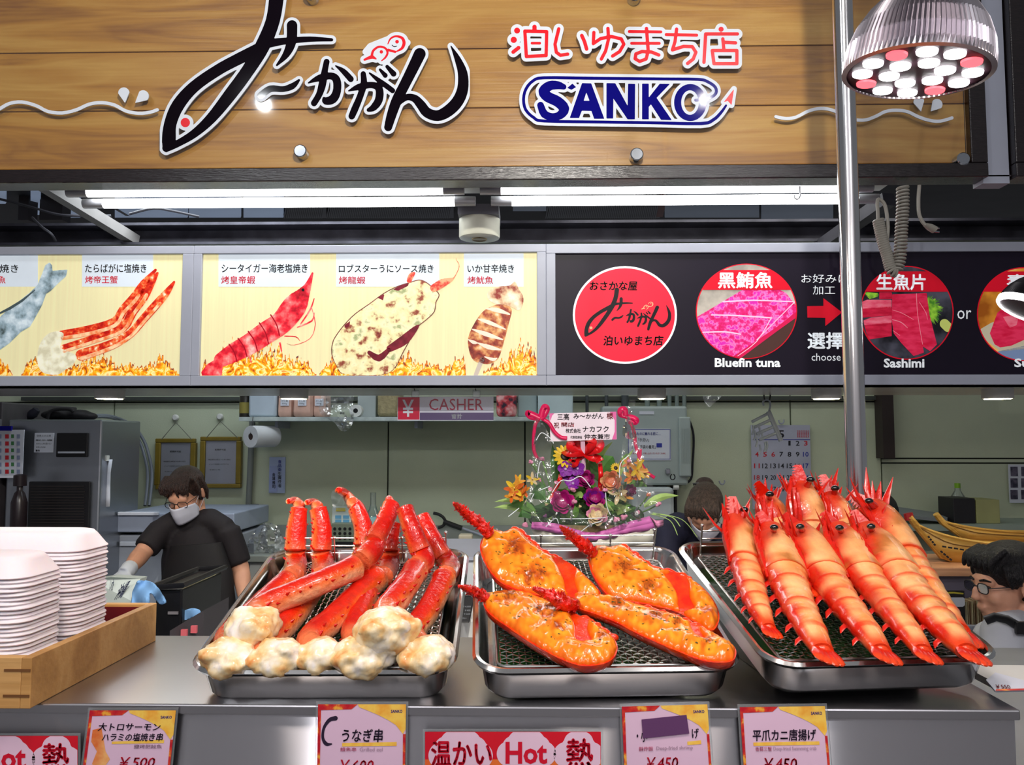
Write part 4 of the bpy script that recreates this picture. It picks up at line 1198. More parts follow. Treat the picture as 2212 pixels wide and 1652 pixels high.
# cables running down from the machine
for dx, lab in ((0, 'outer grey cable arching from the ice machine down behind the worker'), (-9, 'inner grey cable arching from the ice machine down behind the worker')):
    w = smooth_path([tuple(P(x + dx * (0 if i < 2 else 1), y - dx * 0.3, Yc)) for i, (x, y, Yc) in enumerate(((195, 898, 3.80), (240, 899, 4.0), (285, 918, 4.2), (310, 950, 4.25), (322, 985, 4.25), (328, 1020, 4.25), (326, 1060, 4.22), (322, 1092 + dx * 0.3, 4.18)))], 5)
    tag(obj('power_cable', MB().tube(w, 0.008, 8), mat('grey_cable', S(112, 118, 128), 0.5)), lab, 'cable')
t = thing('leaflet_tray', P(250, 930, 4.0), 'open leaflet with red cover lying across the machine top edge', 'leaflet')
obj('leaflet_page', MB().poly([P(212, 912, 3.7), P(262, 915, 3.9), P(292, 940, 4.0), P(244, 926, 3.7)], (0, 0, 0.003)), M_paper, t, smooth=False)
obj('leaflet_cover', MB().poly([P(226, 914, 3.69), P(246, 916, 3.75), P(268, 934, 3.85), P(250, 929, 3.69)], (0, 0, 0.004)), mat('dull_red_paper', S(150, 80, 70), 0.6), t, smooth=False)
# ---- chest freezer behind the worker
t = thing('chest_freezer', P(270, 1260, 3.75), 'white chest freezer with ribbed lid behind the worker', 'freezer')
pbox('lid', 252, 1108, 505, 1150, 3.72, 0.5, mat('freezer_lid', S(150, 160, 180), 0.4), t, 0.006)
pbox('lid_rail', 254, 1106, 340, 1113, 3.70, 0.02, M_paper, t, 0.002)
pbox('freezer_body', 256, 1156, 503, 1420, 3.74, 0.46, mat('freezer_white', S(150, 156, 168), 0.45), t, 0.006)
pbox('front_rail', 258, 1170, 500, 1180, 3.725, 0.014, mat('rail_white', S(176, 182, 194), 0.4), t, 0.003)
# ---- framed certificates
for x0, y0, x1, y1, hx, hy, lab, shiny in ((335, 947, 420, 1057, 380, 902, 'gold framed certificate directly above the worker with glasses', False), (432, 943, 519, 1054, 476, 900, 'gold framed certificate reflecting daylight beside the paper roll', True)):
    Y = 4.26
    t = thing('certificate_frame', P((x0 + x1) / 2, y1, Y), lab, 'picture frame', 'framed certificates')
    M_gold = mat('old_gold', S(128, 108, 40), 0.4, 0.3, var=0.15)
    w = 9
    for bx in ((x0, y0, x1, y0 + w), (x0, y1 - w, x1, y1), (x0, y0 + w, x0 + w, y1 - w), (x1 - w, y0 + w, x1, y1 - w)):
        pbox('frame_bar', *bx, Y, 0.03, M_gold, t, 0.004)
    sh = pbox('sheet', x0 + w, y0 + w, x1 - w, y1 - w, Y + 0.012, 0.01, M_paper, t)
    U = planeY(Y + 0.0115)
    label_text('sheet_print', [('営業許可証', (x0 + 32, y0 + 26, x0 + 56, y0 + 30), .02), ('食品衛生法第五十五条の規定', (x0 + 18, y0 + 48, x0 + 66, y0 + 51)), ('により営業を許可する', (x0 + 20, y0 + 58, x0 + 62, y0 + 61)), ('令和七年', (x0 + 20, y0 + 70, x0 + 44, y0 + 73))], U, M_inkk, sh)
    pbox('glass', x0 + w, y0 + w, x1 - w, y1 - w, Y + 0.006, 0.002, clear_mat('frame_glass', (0.97, 0.97, 0.98), 0.22 if shiny else 0.06, 0.08), t)
    st = [tuple(P(x0 + 14, y0 + 2, Y)), tuple(P(hx, hy + 10, Y)), tuple(P(x1 - 6, y0 + 2, Y))]
    obj('hanging_cord', MB().tube(st, 0.0022, 6), mat('cord_grey', S(110, 112, 100), 0.7), t)
    Mx = Matrix.Translation(P(hx, hy, BACK_Y - 0.006)) @ Matrix.Rotation(math.radians(90), 4, 'X')
    obj('wall_hook', MB().lathe([(0.0001, 0.016), (0.012, 0.016), (0.017, 0.010), (0.017, 0)], 20, Mx), M_wplastic, t)
# ---- conduit, socket, plug
t = thing('wall_socket', P(539, 1125, 4.25), 'grey wall socket with black plug under the conduit beside the worker', 'socket')
obj('conduit', MB().tube([P(545, 905, 4.27), P(542, 980, 4.27), P(537, 1092, 4.27)], 0.016, 10), mat('conduit_grey', S(120, 124, 120), 0.5), t)
pbox('socket_box', 527, 1090, 551, 1128, 4.23, 0.06, mat('socket_grey', S(82, 84, 88), 0.5), t, 0.004)
Mx = Matrix.Translation(P(537, 1108, 4.20)) @ Matrix.Rotation(math.radians(90), 4, 'X')
obj('plug', MB().lathe([(0.0001, 0.03), (0.018, 0.028), (0.026, 0.0), (0.026, -0.03)], 16, Mx), M_bplastic, t)
obj('plug_cable', MB().tube(smooth_path([tuple(P(x, y, 4.16)) for x, y in ((534, 1110), (520, 1120), (508, 1135), (500, 1150), (495, 1180))], 4), 0.007, 8), mat('grey_cable'), t)
# ---- paper roll on a wire
t = thing('paper_roll', P(553, 966, 4.0), 'white paper roll hanging from a wire under the shelf', 'paper roll')
ax = Vector((0.50, 0.86, 0.02)).normalized()
c0 = P(541, 943, 3.98)
q = ax.to_track_quat('Z', 'Y').to_matrix().to_4x4()
r = 0.054
obj('roll', MB().lathe([(0.017, 0), (r, 0), (r, 0.15), (0.017, 0.15), (0.017, 0.0)], 32, Matrix.Translation(c0) @ q), mat('tissue', S(198, 200, 204), 0.8), t)
obj('core', MB().lathe([(0.0165, 0.002), (0.0165, 0.14), (0.0001, 0.14)], 20, Matrix.Translation(c0) @ q), mat('card_core', S(50, 34, 30), 0.8), t)
for k in (0.0, 0.15):
    p = c0 + ax * k
    obj('wire', MB().tube([p + Vector((0, 0, 0.01)), p + Vector((0.008, 0, 0.06)), p + Vector((0.0, 0.03, 0.10))], 0.002, 6), M_bplastic, t)
# ---- notice strips on the wall
t = thing('notice_strip', P(600, 1065, 4.29), 'pale blue vertical notice with two columns of characters on the wall', 'notice')
pbox('sheet', 582, 987, 615, 1065, 4.288, 0.008, M_bluepaper, t)
o = pbox('name_slip', 583, 1006, 598, 1062, 4.284, 0.004, mat('name_slip_blue', S(160, 172, 214), 0.6), t)
U = planeY(4.2835)
for i, ch in enumerate('金城雅司'):
    label_text('character', [(ch, (588, 1021 + i * 8.6, 594.5, 1028.6 + i * 8.6), .03)], U, M_inkk, o)
for i, ch in enumerate('食品衛生責任者'):
    label_text('character', [(ch, (600.5, 993 + i * 8.7, 608, 1000.5 + i * 8.7), .015)], planeY(4.287), M_inkb if i < 3 else M_inkk, t)
# ---- shelf and what stands on it
SHZ = P(880, 900, 4.02).z
t = thing('wall_shelf', P(880, 906, 4.02), 'long white wall shelf under the menu boxes', 'shelf')
a, b = P(516, 903, 4.02), P(1240, 903, 4.02)
obj('board', MB().box(a.x, b.x, 4.02, 4.29, SHZ - 0.02, SHZ), mat('shelf_white', S(176, 186, 184), 0.5, var=0.15, scale=20), t, smooth=False)
for x in (600, 900, 1200):
    q = P(x, 910, 4.1)
    obj('bracket', MB().box(q.x - 0.008, q.x + 0.008, 4.08, 4.29, SHZ - 0.055, SHZ - 0.021), M_alu, t, smooth=False)
def shelf_box(name, x0, x1, ytop, Y, d, m, lab, cat, bevel=0.012, group=None):
    a, b = P(x0, 890, Y), P(x1, 890, Y)
    zt = P((x0 + x1) / 2, ytop, Y).z
    t = thing(name, ((a.x + b.x) / 2, Y + d / 2, SHZ), lab, cat, group)
    o = obj('tub' if 'tub' in name else 'pack', MB().box(a.x, b.x, Y, Y + d, SHZ, zt), m, t, bevel=bevel)
    return t
t = shelf_box('storage_tub', 536, 596, 838, 4.05, 0.2, mat('tub_white', S(176, 188, 200), 0.35, var=0.06), 'white plastic storage tub at the end of the wall shelf', 'tub')
q0_, q1_ = P(534, 845, 4.045), P(598, 845, 4.045)
obj('lid', MB().box(q0_.x, q1_.x, 4.045, 4.255, q0_.z, q0_.z + 0.015), M_wplastic, t, bevel=0.003)
M_pinkbag = mat('pink_pack', S(206, 166, 150), 0.5, var=0.08, scale=20, bump=0.3, bscale=30)
for x0, x1, lab in ((598, 632, 'pink packet squeezed beside the white tub on the shelf'), (631, 674, 'fat pink packet with a price sticker in the middle of the shelf packets'), (675, 704, 'pink packet next to the clear plastic bag on the shelf')):
    Y = 4.06 if x0 != 631 else 4.035
    a, b = P(x0, 890, Y), P(x1, 890, Y)
    t = thing('pink_packet', ((a.x + b.x) / 2, Y + 0.06, SHZ), lab, 'packet', 'pink packets on the shelf')
    h_ = P(640, 836, Y).z - SHZ
    mb = MB()
    cx, cy, w, d = (a.x + b.x) / 2, Y + 0.06, (b.x - a.x) / 2, 0.06
    for k, (zz, f) in enumerate(((0, .82), (.06, .97), (.2, 1.0), (.5, .98), (.8, .95), (.95, .8), (1.0, .5))):
        mb.add([(cx + w * f * sx, cy + d * f * sy, SHZ + h_ * zz) for sx, sy in ((-.8, -1), (.8, -1), (1, -.7), (1, .7), (.8, 1), (-.8, 1), (-1, .7), (-1, -.7))], [])
    n = 8
    for k in range(6):
        mb.f += [(k * n + i, k * n + (i + 1) % n, (k + 1) * n + (i + 1) % n, (k + 1) * n + i) for i in range(n)]
    mb.f += [tuple(range(n)), tuple(6 * n + i for i in range(n))]
    mb.m = [0] * len(mb.f)
    obj('packet_body', mb, M_pinkbag, t)
    xm = (x0 + x1) / 2
    st = pbox('price_sticker', xm - 9, 861, xm + 9, 876, Y - 0.004, 0.003, M_paper, t)
    label_text('sticker_print', [('だし粉', (xm - 7, 864, xm + 7, 868)), ('500g', (xm - 6, 870, xm + 5, 874))], planeY(Y - 0.0045), M_inkk, st)
t = thing('dark_jar', P(527, 900, 4.05), 'dark jar with yellow label at the shelf end', 'jar')
Mx = Matrix.Translation((P(527, 900, 4.08).x, 4.1, SHZ))
obj('glass', MB().lathe([(0.0001, 0), (0.03, 0), (0.03, 0.11), (0.02, 0.13), (0.0001, 0.13)], 16, Mx), mat('jar_dark', S(40, 36, 30), 0.3), t)
obj('jar_label', MB().lathe([(0.0306, 0.02), (0.0306, 0.075)], 16, Mx), mat('mustard_label', S(140, 128, 60), 0.6), t)
# clear carrier bags
M_film = clear_mat('clear_film', (0.93, 0.95, 0.96), 0.16, 0.16, 0.12)
def film(name, poly, Y, lab, cat, amp=0.03, h=5.0, seed=0, parent=None):
    poly = smooth_path(poly, 3, True)
    v, f, e = ms(lambda X, Yy: sd_poly(X, Yy, poly), bounds_of([poly], 4), h, merge=False)
    W = []
    for x, y in v:
        d = amp * mnoise.noise(Vector((x * 0.05, y * 0.05, seed))) + amp * 0.6 * mnoise.noise(Vector((x * 0.13, y * 0.13, seed + 5)))
        W.append(P(x, y, Y + d))
    o = obj(name, MB().add(W, f), M_film, parent, smooth=True, recalc=False)
    if parent is None:
        tag(o, lab, cat)
    return o
film('plastic_bag', [(700, 838), (760, 838), (762, 880), (764, 905), (754, 928), (736, 930), (722, 912), (700, 900), (688, 884), (694, 866)], 3.98, 'clear crumpled plastic bag hanging over the shelf edge', 'plastic bag', seed=1)
film('plastic_film', [(1520, 850), (1562, 850), (1545, 868), (1532, 880), (1522, 868)], 4.2, 'scrap of clear plastic film hanging from the rail beside the cabinet', 'plastic film', seed=9)
t = thing('tape_roll', P(768, 900, 4.05), 'white roll of tape with black core lying on the shelf', 'tape roll')
Mx = Matrix.Translation((P(768, 885, 4.04).x, 4.04, SHZ + 0.031)) @ Matrix.Rotation(math.radians(-90), 4, 'X')
obj('tape', MB().lathe([(0.012, 0), (0.031, 0), (0.031, 0.05), (0.012, 0.05), (0.012, 0)], 28, Mx), M_wplastic, t)
obj('core', MB().lathe([(0.0001, 0.002), (0.0118, 0.002), (0.0118, 0.048)], 20, Mx), M_bplastic, t)
shelf_box('white_carton', 772, 812, 838, 4.14, 0.1, mat('carton_grey', S(160, 168, 168), 0.6), 'pale carton standing behind the tape roll on the shelf', 'carton', 0.004)
shelf_box('burlap_pack', 814, 862, 840, 4.06, 0.16, mat('burlap', S(150, 138, 104), 0.9, var=0.15, scale=60, bump=0.4, bscale=120), 'brown burlap sack on the shelf behind the cashier sign', 'sack', 0.02)
o = shelf_box('snack_bag', 1072, 1116, 842, 4.05, 0.10, spot_mat('snack_red', [(0.4, S(50, 40, 56)), (0.5, S(200, 60, 70)), (0.62, S(226, 170, 170))], 20, 0.3), 'red and black printed snack bag on the shelf', 'snack bag', 0.02)
shelf_box('white_carton', 1118, 1160, 840, 4.08, 0.15, mat('carton_teal', S(150, 166, 166), 0.4), 'dull teal white carton on the shelf beside the snack bag', 'carton', 0.006)
shelf_box('white_carton', 1162, 1238, 840, 4.05, 0.2, mat('carton_white', S(186, 204, 208), 0.4), 'bright white carton at the shelf end behind the flowers', 'carton', 0.006)
# ---- cashier sign
Y = 2.93
t = thing('cashier_sign', P(962, 907, Y), 'white and crimson hanging sign with yen symbol over the shelf', 'sign')
pbox('plate', 859, 857, 1066, 908, Y, 0.004, mat('sign_plate', S(206, 208, 222), 0.25), t)
o = pbox('crimson_square', 860, 858, 906, 906, Y - 0.001, 0.001, mat('crimson', S(196, 20, 60), 0.25), t)
o2 = pbox('violet_band', 907, 891, 1066, 907, Y - 0.001, 0.001, mat('violet_band', S(84, 70, 110), 0.25), t)
U = planeY(Y - 0.0016)
label_text('yen_symbol', [('¥', (869, 863, 894, 900), .01)], U, M_paper, o)
label_text('sign_lettering', [('CASHER', (927, 861, 1044, 886))], U, mat('crimson_ink', S(170, 16, 66), 0.3), t)
label_text('band_lettering', [('會計', (975, 893, 998, 904), .02)], U, M_paper, o2)
for x in (896, 1028):
    pbox('hanger_clip', x - 7, 842, x + 9, 858, Y - 0.006, 0.012, clear_mat('clip_clear', (0.9, 0.92, 0.93), 0.12, 0.1, 0.15), t, 0.002)
    obj('hanger_cord', MB().tube([P(x, 845, Y), P(x - 2, 834, Y), P(x - 2, 825, Y)], 0.0016, 6), M_bplastic, t)
# ---- electrical cabinet with notice
t = thing('electrical_cabinet', P(1400, 1048, 4.15), 'grey plastic electrical cabinet on the wall with a printed notice', 'cabinet')
M_cab = mat('cabinet_grey', S(160, 172, 170), 0.4, var=0.04)
pbox('body', 1300, 877, 1487, 1048, 4.17, 0.12, M_cab, t, 0.012)
pbox('hinge_cover', 1466, 900, 1494, 1030, 4.155, 0.05, M_cab, t, 0.008)
for k in range(5):
    pbox('hinge_rib', 1472 + k * 4, 925, 1474 + k * 4, 1000, 4.152, 0.006, M_cab, t)
pbox('maker_plate', 1381, 888, 1413, 895, 4.167, 0.004, M_paper, t)
o = pbox('notice', 1358, 926, 1449, 994, 4.166, 0.004, M_paper, t)
U = planeY(4.1655)
label_text('notice_heading', [('食品ものに触れる前に…', (1364, 933, 1427, 940), .02)], U, M_inkb, o)
label_text('notice_line', [('１．「手洗い」', (1364, 946, 1402, 954), .01), ('２．「手袋の着用」', (1364, 961, 1416, 969), .01)], U, M_inkk, o)
label_text('notice_footer', [('お客様に安心して召し上がっていただくために', (1364, 977, 1438, 981), .02)], U, M_inkr, o)
mb = MB()
for p in (rect(1357, 927, 1448, 928), rect(1357, 991, 1448, 992), rect(1357, 927, 1358, 992), rect(1447, 927, 1448, 992)):
    mb.poly([U(*q) for q in p])
obj('notice_border', mb, M_inkb, o, smooth=False, recalc=False)
pbox('blue_mark', 1418, 957, 1430, 966, 4.165, 0.0006, M_inkb, o)
pbox('latch', 1438, 1012, 1448, 1024, 4.16, 0.012, M_chrome, t, 0.003)
for x, w in ((1268, 7), (1310, 8), (1350, 16), (1398, 11), (1424, 11), (1446, 9), (1462, 9), (1478, 9)):
    a = P(x, 860, 4.24)
    tag(obj('wall_pipe', MB().tube([(a.x, 4.24, P(x, 885 if x > 1290 else 890, 4.24).z), (a.x, 4.24, P(x, 842, 4.24).z), (a.x, 4.24, 2.0)], w / 2 / FPX * 4.24, 10), mat('pipe_dark', S(66, 72, 76), 0.4) if x < 1380 else mat('pipe_grey', S(120, 132, 128), 0.4)),
        {1268: 'thin dark pipe on the wall beyond the white carton', 1310: 'dark pipe entering the cabinet top at its hinge-free corner', 1350: 'thick dark pipe entering the top of the cabinet', 1398: 'grey pipe behind the downlight above the cabinet', 1424: 'second grey pipe behind the downlight above the cabinet', 1446: 'grey pipe entering the cabinet top beside the downlight', 1462: 'grey pipe in the middle of the bundle above the cabinet', 1478: 'last grey pipe of the bundle above the cabinet'}[x], 'pipe', 'pipes above the cabinet')
w = smooth_path([tuple(P(x, y, 4.27)) for x, y in ((1488, 905), (1498, 940), (1496, 1000), (1492, 1035), (1470, 1046), (1440, 1040), (1400, 1046))], 5)
tag(obj('cabinet_cable', MB().tube(w, 0.006, 8), M_cable), 'dark cable bending around the cabinet corner to the wall', 'cable')
t = thing('towel_dispenser', P(1415, 1135, 4.15), 'white paper towel dispenser mounted below the electrical cabinet', 'dispenser')
pbox('cover', 1366, 1053, 1458, 1130, 4.10, 0.18, mat('dispenser_white', S(190, 198, 200), 0.35), t, 0.02)
pbox('side_arm', 1458, 1052, 1463, 1110, 4.12, 0.14, M_bplastic, t)
obj('spindle', MB().tube([P(1455, 1053, 4.09), P(1466, 1053, 4.09)], 0.012, 10), M_wplastic, t)
obj('top_ring', MB().tube([P(1453 + 5 * math.cos(k), 1030 + 6 * math.sin(k), 4.12) for k in np.linspace(-1.2, 4.4, 14)], 0.003, 6), M_bplastic, t)
# ---- calendar
Y = 4.28
t = thing('wall_calendar', P(1690, 1085, Y), 'large month calendar hanging on the wall behind the prawns', 'calendar')
pbox('sheet', 1622, 918, 1754, 1100, Y, 0.006, mat('calendar_paper', S(172, 174, 192), 0.7), t)
U = planeY(Y - 0.0008)
cal = [(['', '', '', '', '1', '2', '3'], 957), (['4', '5', '6', '7', '8', '9', '10'], 981), (['11', '12', '13', '14', '15', '16', '17'], 1006), (['18', '19', '20', '21', '22', '23', '24'], 1031), (['25', '26', '27', '28', '29', '30', '31'], 1056)]
red = {'3', '4', '5', '6', '11', '18', '25'}
for rows, yc in cal:
    for i, n_ in enumerate(rows):
        if n_:
            x = 1635 + i * 17.6
            w_ = 4.0 if len(n_) == 1 else 6.0
            label_text('date', [(n_, (x - w_ * (0.6 if n_ in ('1',) else 1), yc - 5.2, x + w_ * (0.6 if n_ in ('1',) else 1), yc + 5.2), .012)], U, M_inkr if n_ in red else (M_inkb if n_ in ('10', '17', '24', '31') else M_inkk), t)
label_text('month', [('5', (1681, 929, 1694, 946), .02)], U, M_inkk, t)
mb = MB().poly([U(*q) for q in rect(1626, 948.5, 1750, 950)])
obj('rule_line', mb, M_inkb, t, smooth=False, recalc=False)
mb = MB()
for i in range(7):
    for j in range(6):
        mb.poly([U(*q) for q in rect(1722 + i * 3.8, 930 + j * 2.6, 1724.6 + i * 3.8, 931.4 + j * 2.6)])
tag(obj('small_month_print', mb, M_inkr, t, smooth=False, recalc=False), kind='stuff')
# ---- clip hanger in front of it
Y = 3.37
t = thing('clip_hanger', P(1655, 962, Y), 'pale plastic clip hanger dangling in front of the wall calendar', 'hanger')
M_hg = mat('hanger_plastic', S(176, 186, 196), 0.4)
obj('hook', MB().tube(smooth_path([tuple(P(x, y, Y)) for x, y in ((1650, 876), (1648, 868), (1654, 864), (1662, 866), (1664, 876), (1661, 888))], 4), 0.004, 8), M_hg, t)
obj('spine', MB().tube([P(1660, 888, Y), P(1687, 952, Y)], 0.010, 8), M_hg, t)
for a, b in (((1661, 892), (1624, 911)), ((1666, 906), (1629, 923)), ((1672, 921), (1634, 937)), ((1678, 935), (1640, 950))):
    obj('arm', MB().tube([P(*a, Y), P(*b, Y)], 0.006, 8), M_hg, t)
for x, y in ((1626, 918), (1630, 930), (1634, 944), (1641, 960), (1652, 955), (1656, 953), (1645, 930), (1640, 922)):
    q = P(x, y, Y)
    obj('clip', MB().tube([q, q + Vector((0.003, 0, -0.02)), q + Vector((-0.004, 0, -0.04))], 0.004, 6), M_hg, t)
obj('ceiling_hook', MB().tube(smooth_path([tuple(P(x, y, Y)) for x, y in ((1650, 850), (1652, 864), (1658, 866), (1663, 862), (1664, 850))], 4), 0.003, 6), M_bplastic, t)
for x, y, lab in ((1688, 911, 'small wall hook just above the calendar'), (1560, 1042, 'small wall hook beside the worker with tied hair')):
    w = smooth_path([tuple(P(x + dx, y + dy, 4.27)) for dx, dy in ((-6, -4), (-4, 2), (1, 4), (5, 0), (5, -5))], 4)
    tag(obj('wall_hook', MB().tube(w, 0.004, 6), M_alu), lab, 'hook')
# ---- right hand end: poster, boxes, bottle, boats
t = thing('photo_poster', P(2210, 1085, 4.28), 'pale poster of small dark photographs at the picture edge', 'poster')
pbox('sheet', 2178, 1003, 2260, 1086, 4.285, 0.004, M_paper, t)
for i in range(3):
    for j in range(3):
        pbox('photograph', 2183 + i * 23, 1008 + j * 25, 2199 + i * 23, 1028 + j * 25, 4.283, 0.002, spot_mat('photo_dark', [(0.4, S(40, 40, 60)), (0.6, S(96, 90, 110))], 30, 0.5), t)
WT = thing('wall_ledge', P(2050, 1145, 3.95), 'pale green sloping ledge along the wall behind the wooden boats', 'ledge')
zl = P(2100, 1133, 3.95).z
obj('ledge_board', MB().box(P(1920, 1133, 3.95).x, 3.2, 3.95, 4.29, zl - 0.03, zl), mat('ledge_green', S(140, 152, 140), 0.6), WT, smooth=False)
obj('sloped_panel', MB().poly([P(1936, 1094, 4.2), P(2048, 1110, 4.2), P(2046, 1122, 3.96), P(1930, 1108, 3.96)], (0, 0.0, -0.015)), mat('sloped_grey', S(120, 126, 128), 0.5), WT, smooth=False)
def on_ledge(name, x0, x1, ytop, Y, d, m, lab, cat):
    a, b = P(x0, 1100, Y), P(x1, 1100, Y)
    return tag(obj(name, MB().box(a.x, b.x, Y, Y + d, zl, P((x0 + x1) / 2, ytop, Y).z), m, smooth=False, bevel=0.003), lab, cat)
b_ = on_ledge('black_carton', 2060, 2107, 1076, 4.0, 0.15, mat('carton_black', S(26, 24, 28), 0.5), 'black carton standing on the ledge beside the water bottle', 'carton')
on_ledge('yellow_carton', 2109, 2160, 1079, 4.0, 0.15, mat('carton_straw', S(150, 150, 100), 0.6), 'straw yellow carton standing beside the black carton', 'carton')
t = thing('water_bottle', P(2069, 1078, 4.2), 'clear bottle with lime green cap behind the black carton', 'bottle')
Mx = Matrix.Translation((P(2069, 1070, 4.2).x, 4.2, zl))
hb = P(2069, 1052, 4.2).z - zl
obj('bottle_body', MB().lathe([(0.0001, 0), (0.03, 0), (0.032, 0.02), (0.032, hb * 0.72), (0.014, hb * 0.9), (0.013, hb)], 18, Mx), clear_mat('bottle_clear', (0.92, 0.95, 0.95), 0.1, 0.05, 0.06), t)
obj('cap', MB().lathe([(0.0001, hb + 0.02), (0.014, hb + 0.02), (0.014, hb - 0.004)], 16, Mx), mat('lime_cap', S(130, 180, 40), 0.4), t)
# wooden display shelf
zw = P(2050, 1226, 3.05).z
t = thing('display_shelf', P(2100, 1245, 3.05), 'pale wooden shelf top carrying the wooden boats', 'shelf')
obj('wooden_top', MB().box(P(1930, 1235, 3.05).x, 2.4, 3.05, 3.42, P(2050, 1245, 3.05).z, zw), M_wood2, t, smooth=False, bevel=0.003)
obj('grey_panel', MB().box(P(1940, 1260, 3.09).x, 2.4, 3.09, 3.11, 0.4, P(2050, 1245, 3.05).z), mat('shelf_panel_grey', S(110, 104, 120), 0.5), t, smooth=False)
o = pbox('price_tag', 1980, 1228, 2007, 1247, 3.04, 0.003, M_paper, t)
label_text('tag_print', [('非売品', (1986, 1236, 2004, 1243), .03)], planeY(3.0385), M_inkk, o)
def boat(name, xb, yb, xk, yk, xe, ytop, Y, beam, label, dashes):
    """bow tip (xb,yb), keel corner (xk,yk), runs out to xe with sheer at ytop"""
    M_b = wood_mat('boat_wood', S(170, 120, 46), S(206, 158, 70), S(222, 178, 92), 0.4, 2.0, 12)
    t = thing(name, P(xk, yk, Y), label, 'model boat', 'wooden display boats')
    N_ = 26
    bow, keel, sh = P(xb, yb, Y), P(xk, yk, Y), P(xe, ytop, Y)
    Lx = sh.x - bow.x
    near, far, kl, near_b, far_b = [], [], [], [], []
    for i in range(N_):
        s = i / (N_ - 1)
        x = bow.x + 0.02 + (Lx - 0.02) * s
        sheer = sh.z + (bow.z - 0.02 - sh.z) * (1 - s) ** 5.5
        kx = (keel.x - bow.x) / Lx
        kz = keel.z + (bow.z - 0.03 - keel.z) * max(0, (1 - s / kx)) ** 1.15 if s < kx else keel.z
        hb_ = beam * math.sin(min(1, s * 1.6 + 0.03) * math.pi / 2) + 0.006
        near.append(Vector((x, Y - hb_, sheer))); far.append(Vector((x, Y + hb_, sheer)))
        kl.append(Vector((x, Y, min(kz, sheer - 0.004))))
        near_b.append(Vector((x, Y - hb_ * 0.62, min(kz + 0.004, sheer - 0.003)))); far_b.append(Vector((x, Y + hb_ * 0.62, min(kz + 0.004, sheer - 0.003))))
    o = obj('near_side', MB().strip(near_b, near), M_b, t, solid=0.008)
    obj('far_side', MB().strip(far_b, far), M_b, t, solid=0.008)
    obj('bottom', MB().strip(near_b, far_b), M_b, t, solid=0.006)
    obj('gunwale', MB().tube([p + Vector((0, -0.003, 0.002)) for p in near], 0.005, 8), M_b, t)
    obj('rubbing_strake', MB().tube([a.lerp(b, 0.25) + Vector((0, -0.006, 0)) for a, b in zip(near, near_b)], 0.0022, 6), mat('strake_dark', S(120, 84, 34), 0.5), t)
    obj('bow_post', MB().tube([bow + Vector((-0.004, 0, 0.012)), near[0].lerp(far[0], 0.5), near_b[3].lerp(far_b[3], 0.5), near_b[6].lerp(far_b[6], .5)], [0.017, 0.02, 0.014, 0.01], 8, flat=0.7), M_b, t)
    if dashes:
        obj('red_tip', MB().tube([bow + Vector((-0.007, 0, 0.024)), bow + Vector((-0.002, 0, 0.0))], [0.018, 0.0195], 8, flat=0.75), mat('bow_red', S(150, 24, 26), 0.5), t)
        for (x0, y0), (x1, y1) in dashes:
            n = 4 if y0 != 1180 else 9
            for k in range(n):
                xa, ya = x0 + (x1 - x0) * k / n, y0 + (y1 - y0) * k / n
                xb_, yb_ = xa + (x1 - x0) / n * 0.6, ya + (y1 - y0) / n * 0.6
                Yd = Y - beam - 0.016
                obj('stitch_mark', MB().bar(P(xa, ya, Yd + 0.003), P(xb_, yb_, Yd + 0.003), 0.006, 0.005, up=(0, 1, 0)), M_inkk, t, smooth=False)
    return t
boat('wooden_boat', 1966, 1122, 2034, 1214, 2420, 1176, 3.20, 0.06, 'wooden model boat with a red bow tip and black stitched marks', [((2005, 1158), (2022, 1180)), ((2036, 1180), (2150, 1198)), ((2032, 1190), (2058, 1212))])
boat('wooden_boat', 2024, 1116, 2092, 1176, 2460, 1150, 3.50, 0.05, 'second wooden model boat resting behind the stitched one', None)
bx_ = P(2092, 1176, 3.5)
tag(obj('boat_cradle', MB().box(bx_.x - 0.02, bx_.x + 0.5, 3.42, 3.56, zw, P(2092, 1178, 3.5).z), M_wood2, smooth=False), 'plain wooden block under the second boat', 'block')
# leaflet stand below the shelf
t = thing('leaflet_rack', P(2050, 1352, 3.0), 'rack of black and yellow leaflets below the wooden shelf', 'leaflet rack')
o = pbox('black_leaflet', 2026, 1276, 2086, 1352, 3.0, 0.01, mat('leaflet_black', S(30, 26, 28), 0.4), t)
U = planeY(2.998)
pshape2 = lambda name, st, m: obj(name, shape(MB(), union(st), bounds_of(st, 10), 1.2, U, 0), m, o, smooth=False, recalc=False)
pshape2('speech_bubble', [[(2050, 1300, 24), (2074, 1300, 24)]], M_paper)
pshape2('yellow_arrow', [smooth_path([(2050, 1322, 4), (2062, 1324, 6), (2066, 1334, 8), (2062, 1336, 2)], 3)], mat('leaflet_yellow', S(206, 190, 60), 0.4))
pshape2('yellow_arc', [smooth_path([(2030, 1290, 3), (2050, 1280, 4), (2080, 1282, 3)], 3)], mat('leaflet_yellow'))
pbox('white_leaflet', 2004, 1272, 2024, 1352, 3.0, 0.01, spot_mat('leaflet_mixed', [(0.4, S(190, 120, 60)), (0.55, S(206, 206, 210)), (0.65, S(150, 60, 60))], 14, 0.4), t)
for k in range(12):
    pbox('standing_leaflet', 2088 + k * 4, 1300 - k * 0.5, 2091 + k * 4, 1352, 3.0 + 0.004 * (k % 3), 0.06, mat('leaflet_edge%d' % (k % 3), [S(200, 190, 150), S(170, 150, 120), S(150, 120, 90)][k % 3], 0.6), t)
pbox('rack_base', 1995, 1352, 2160, 1366, 2.98, 0.1, M_alu, t)
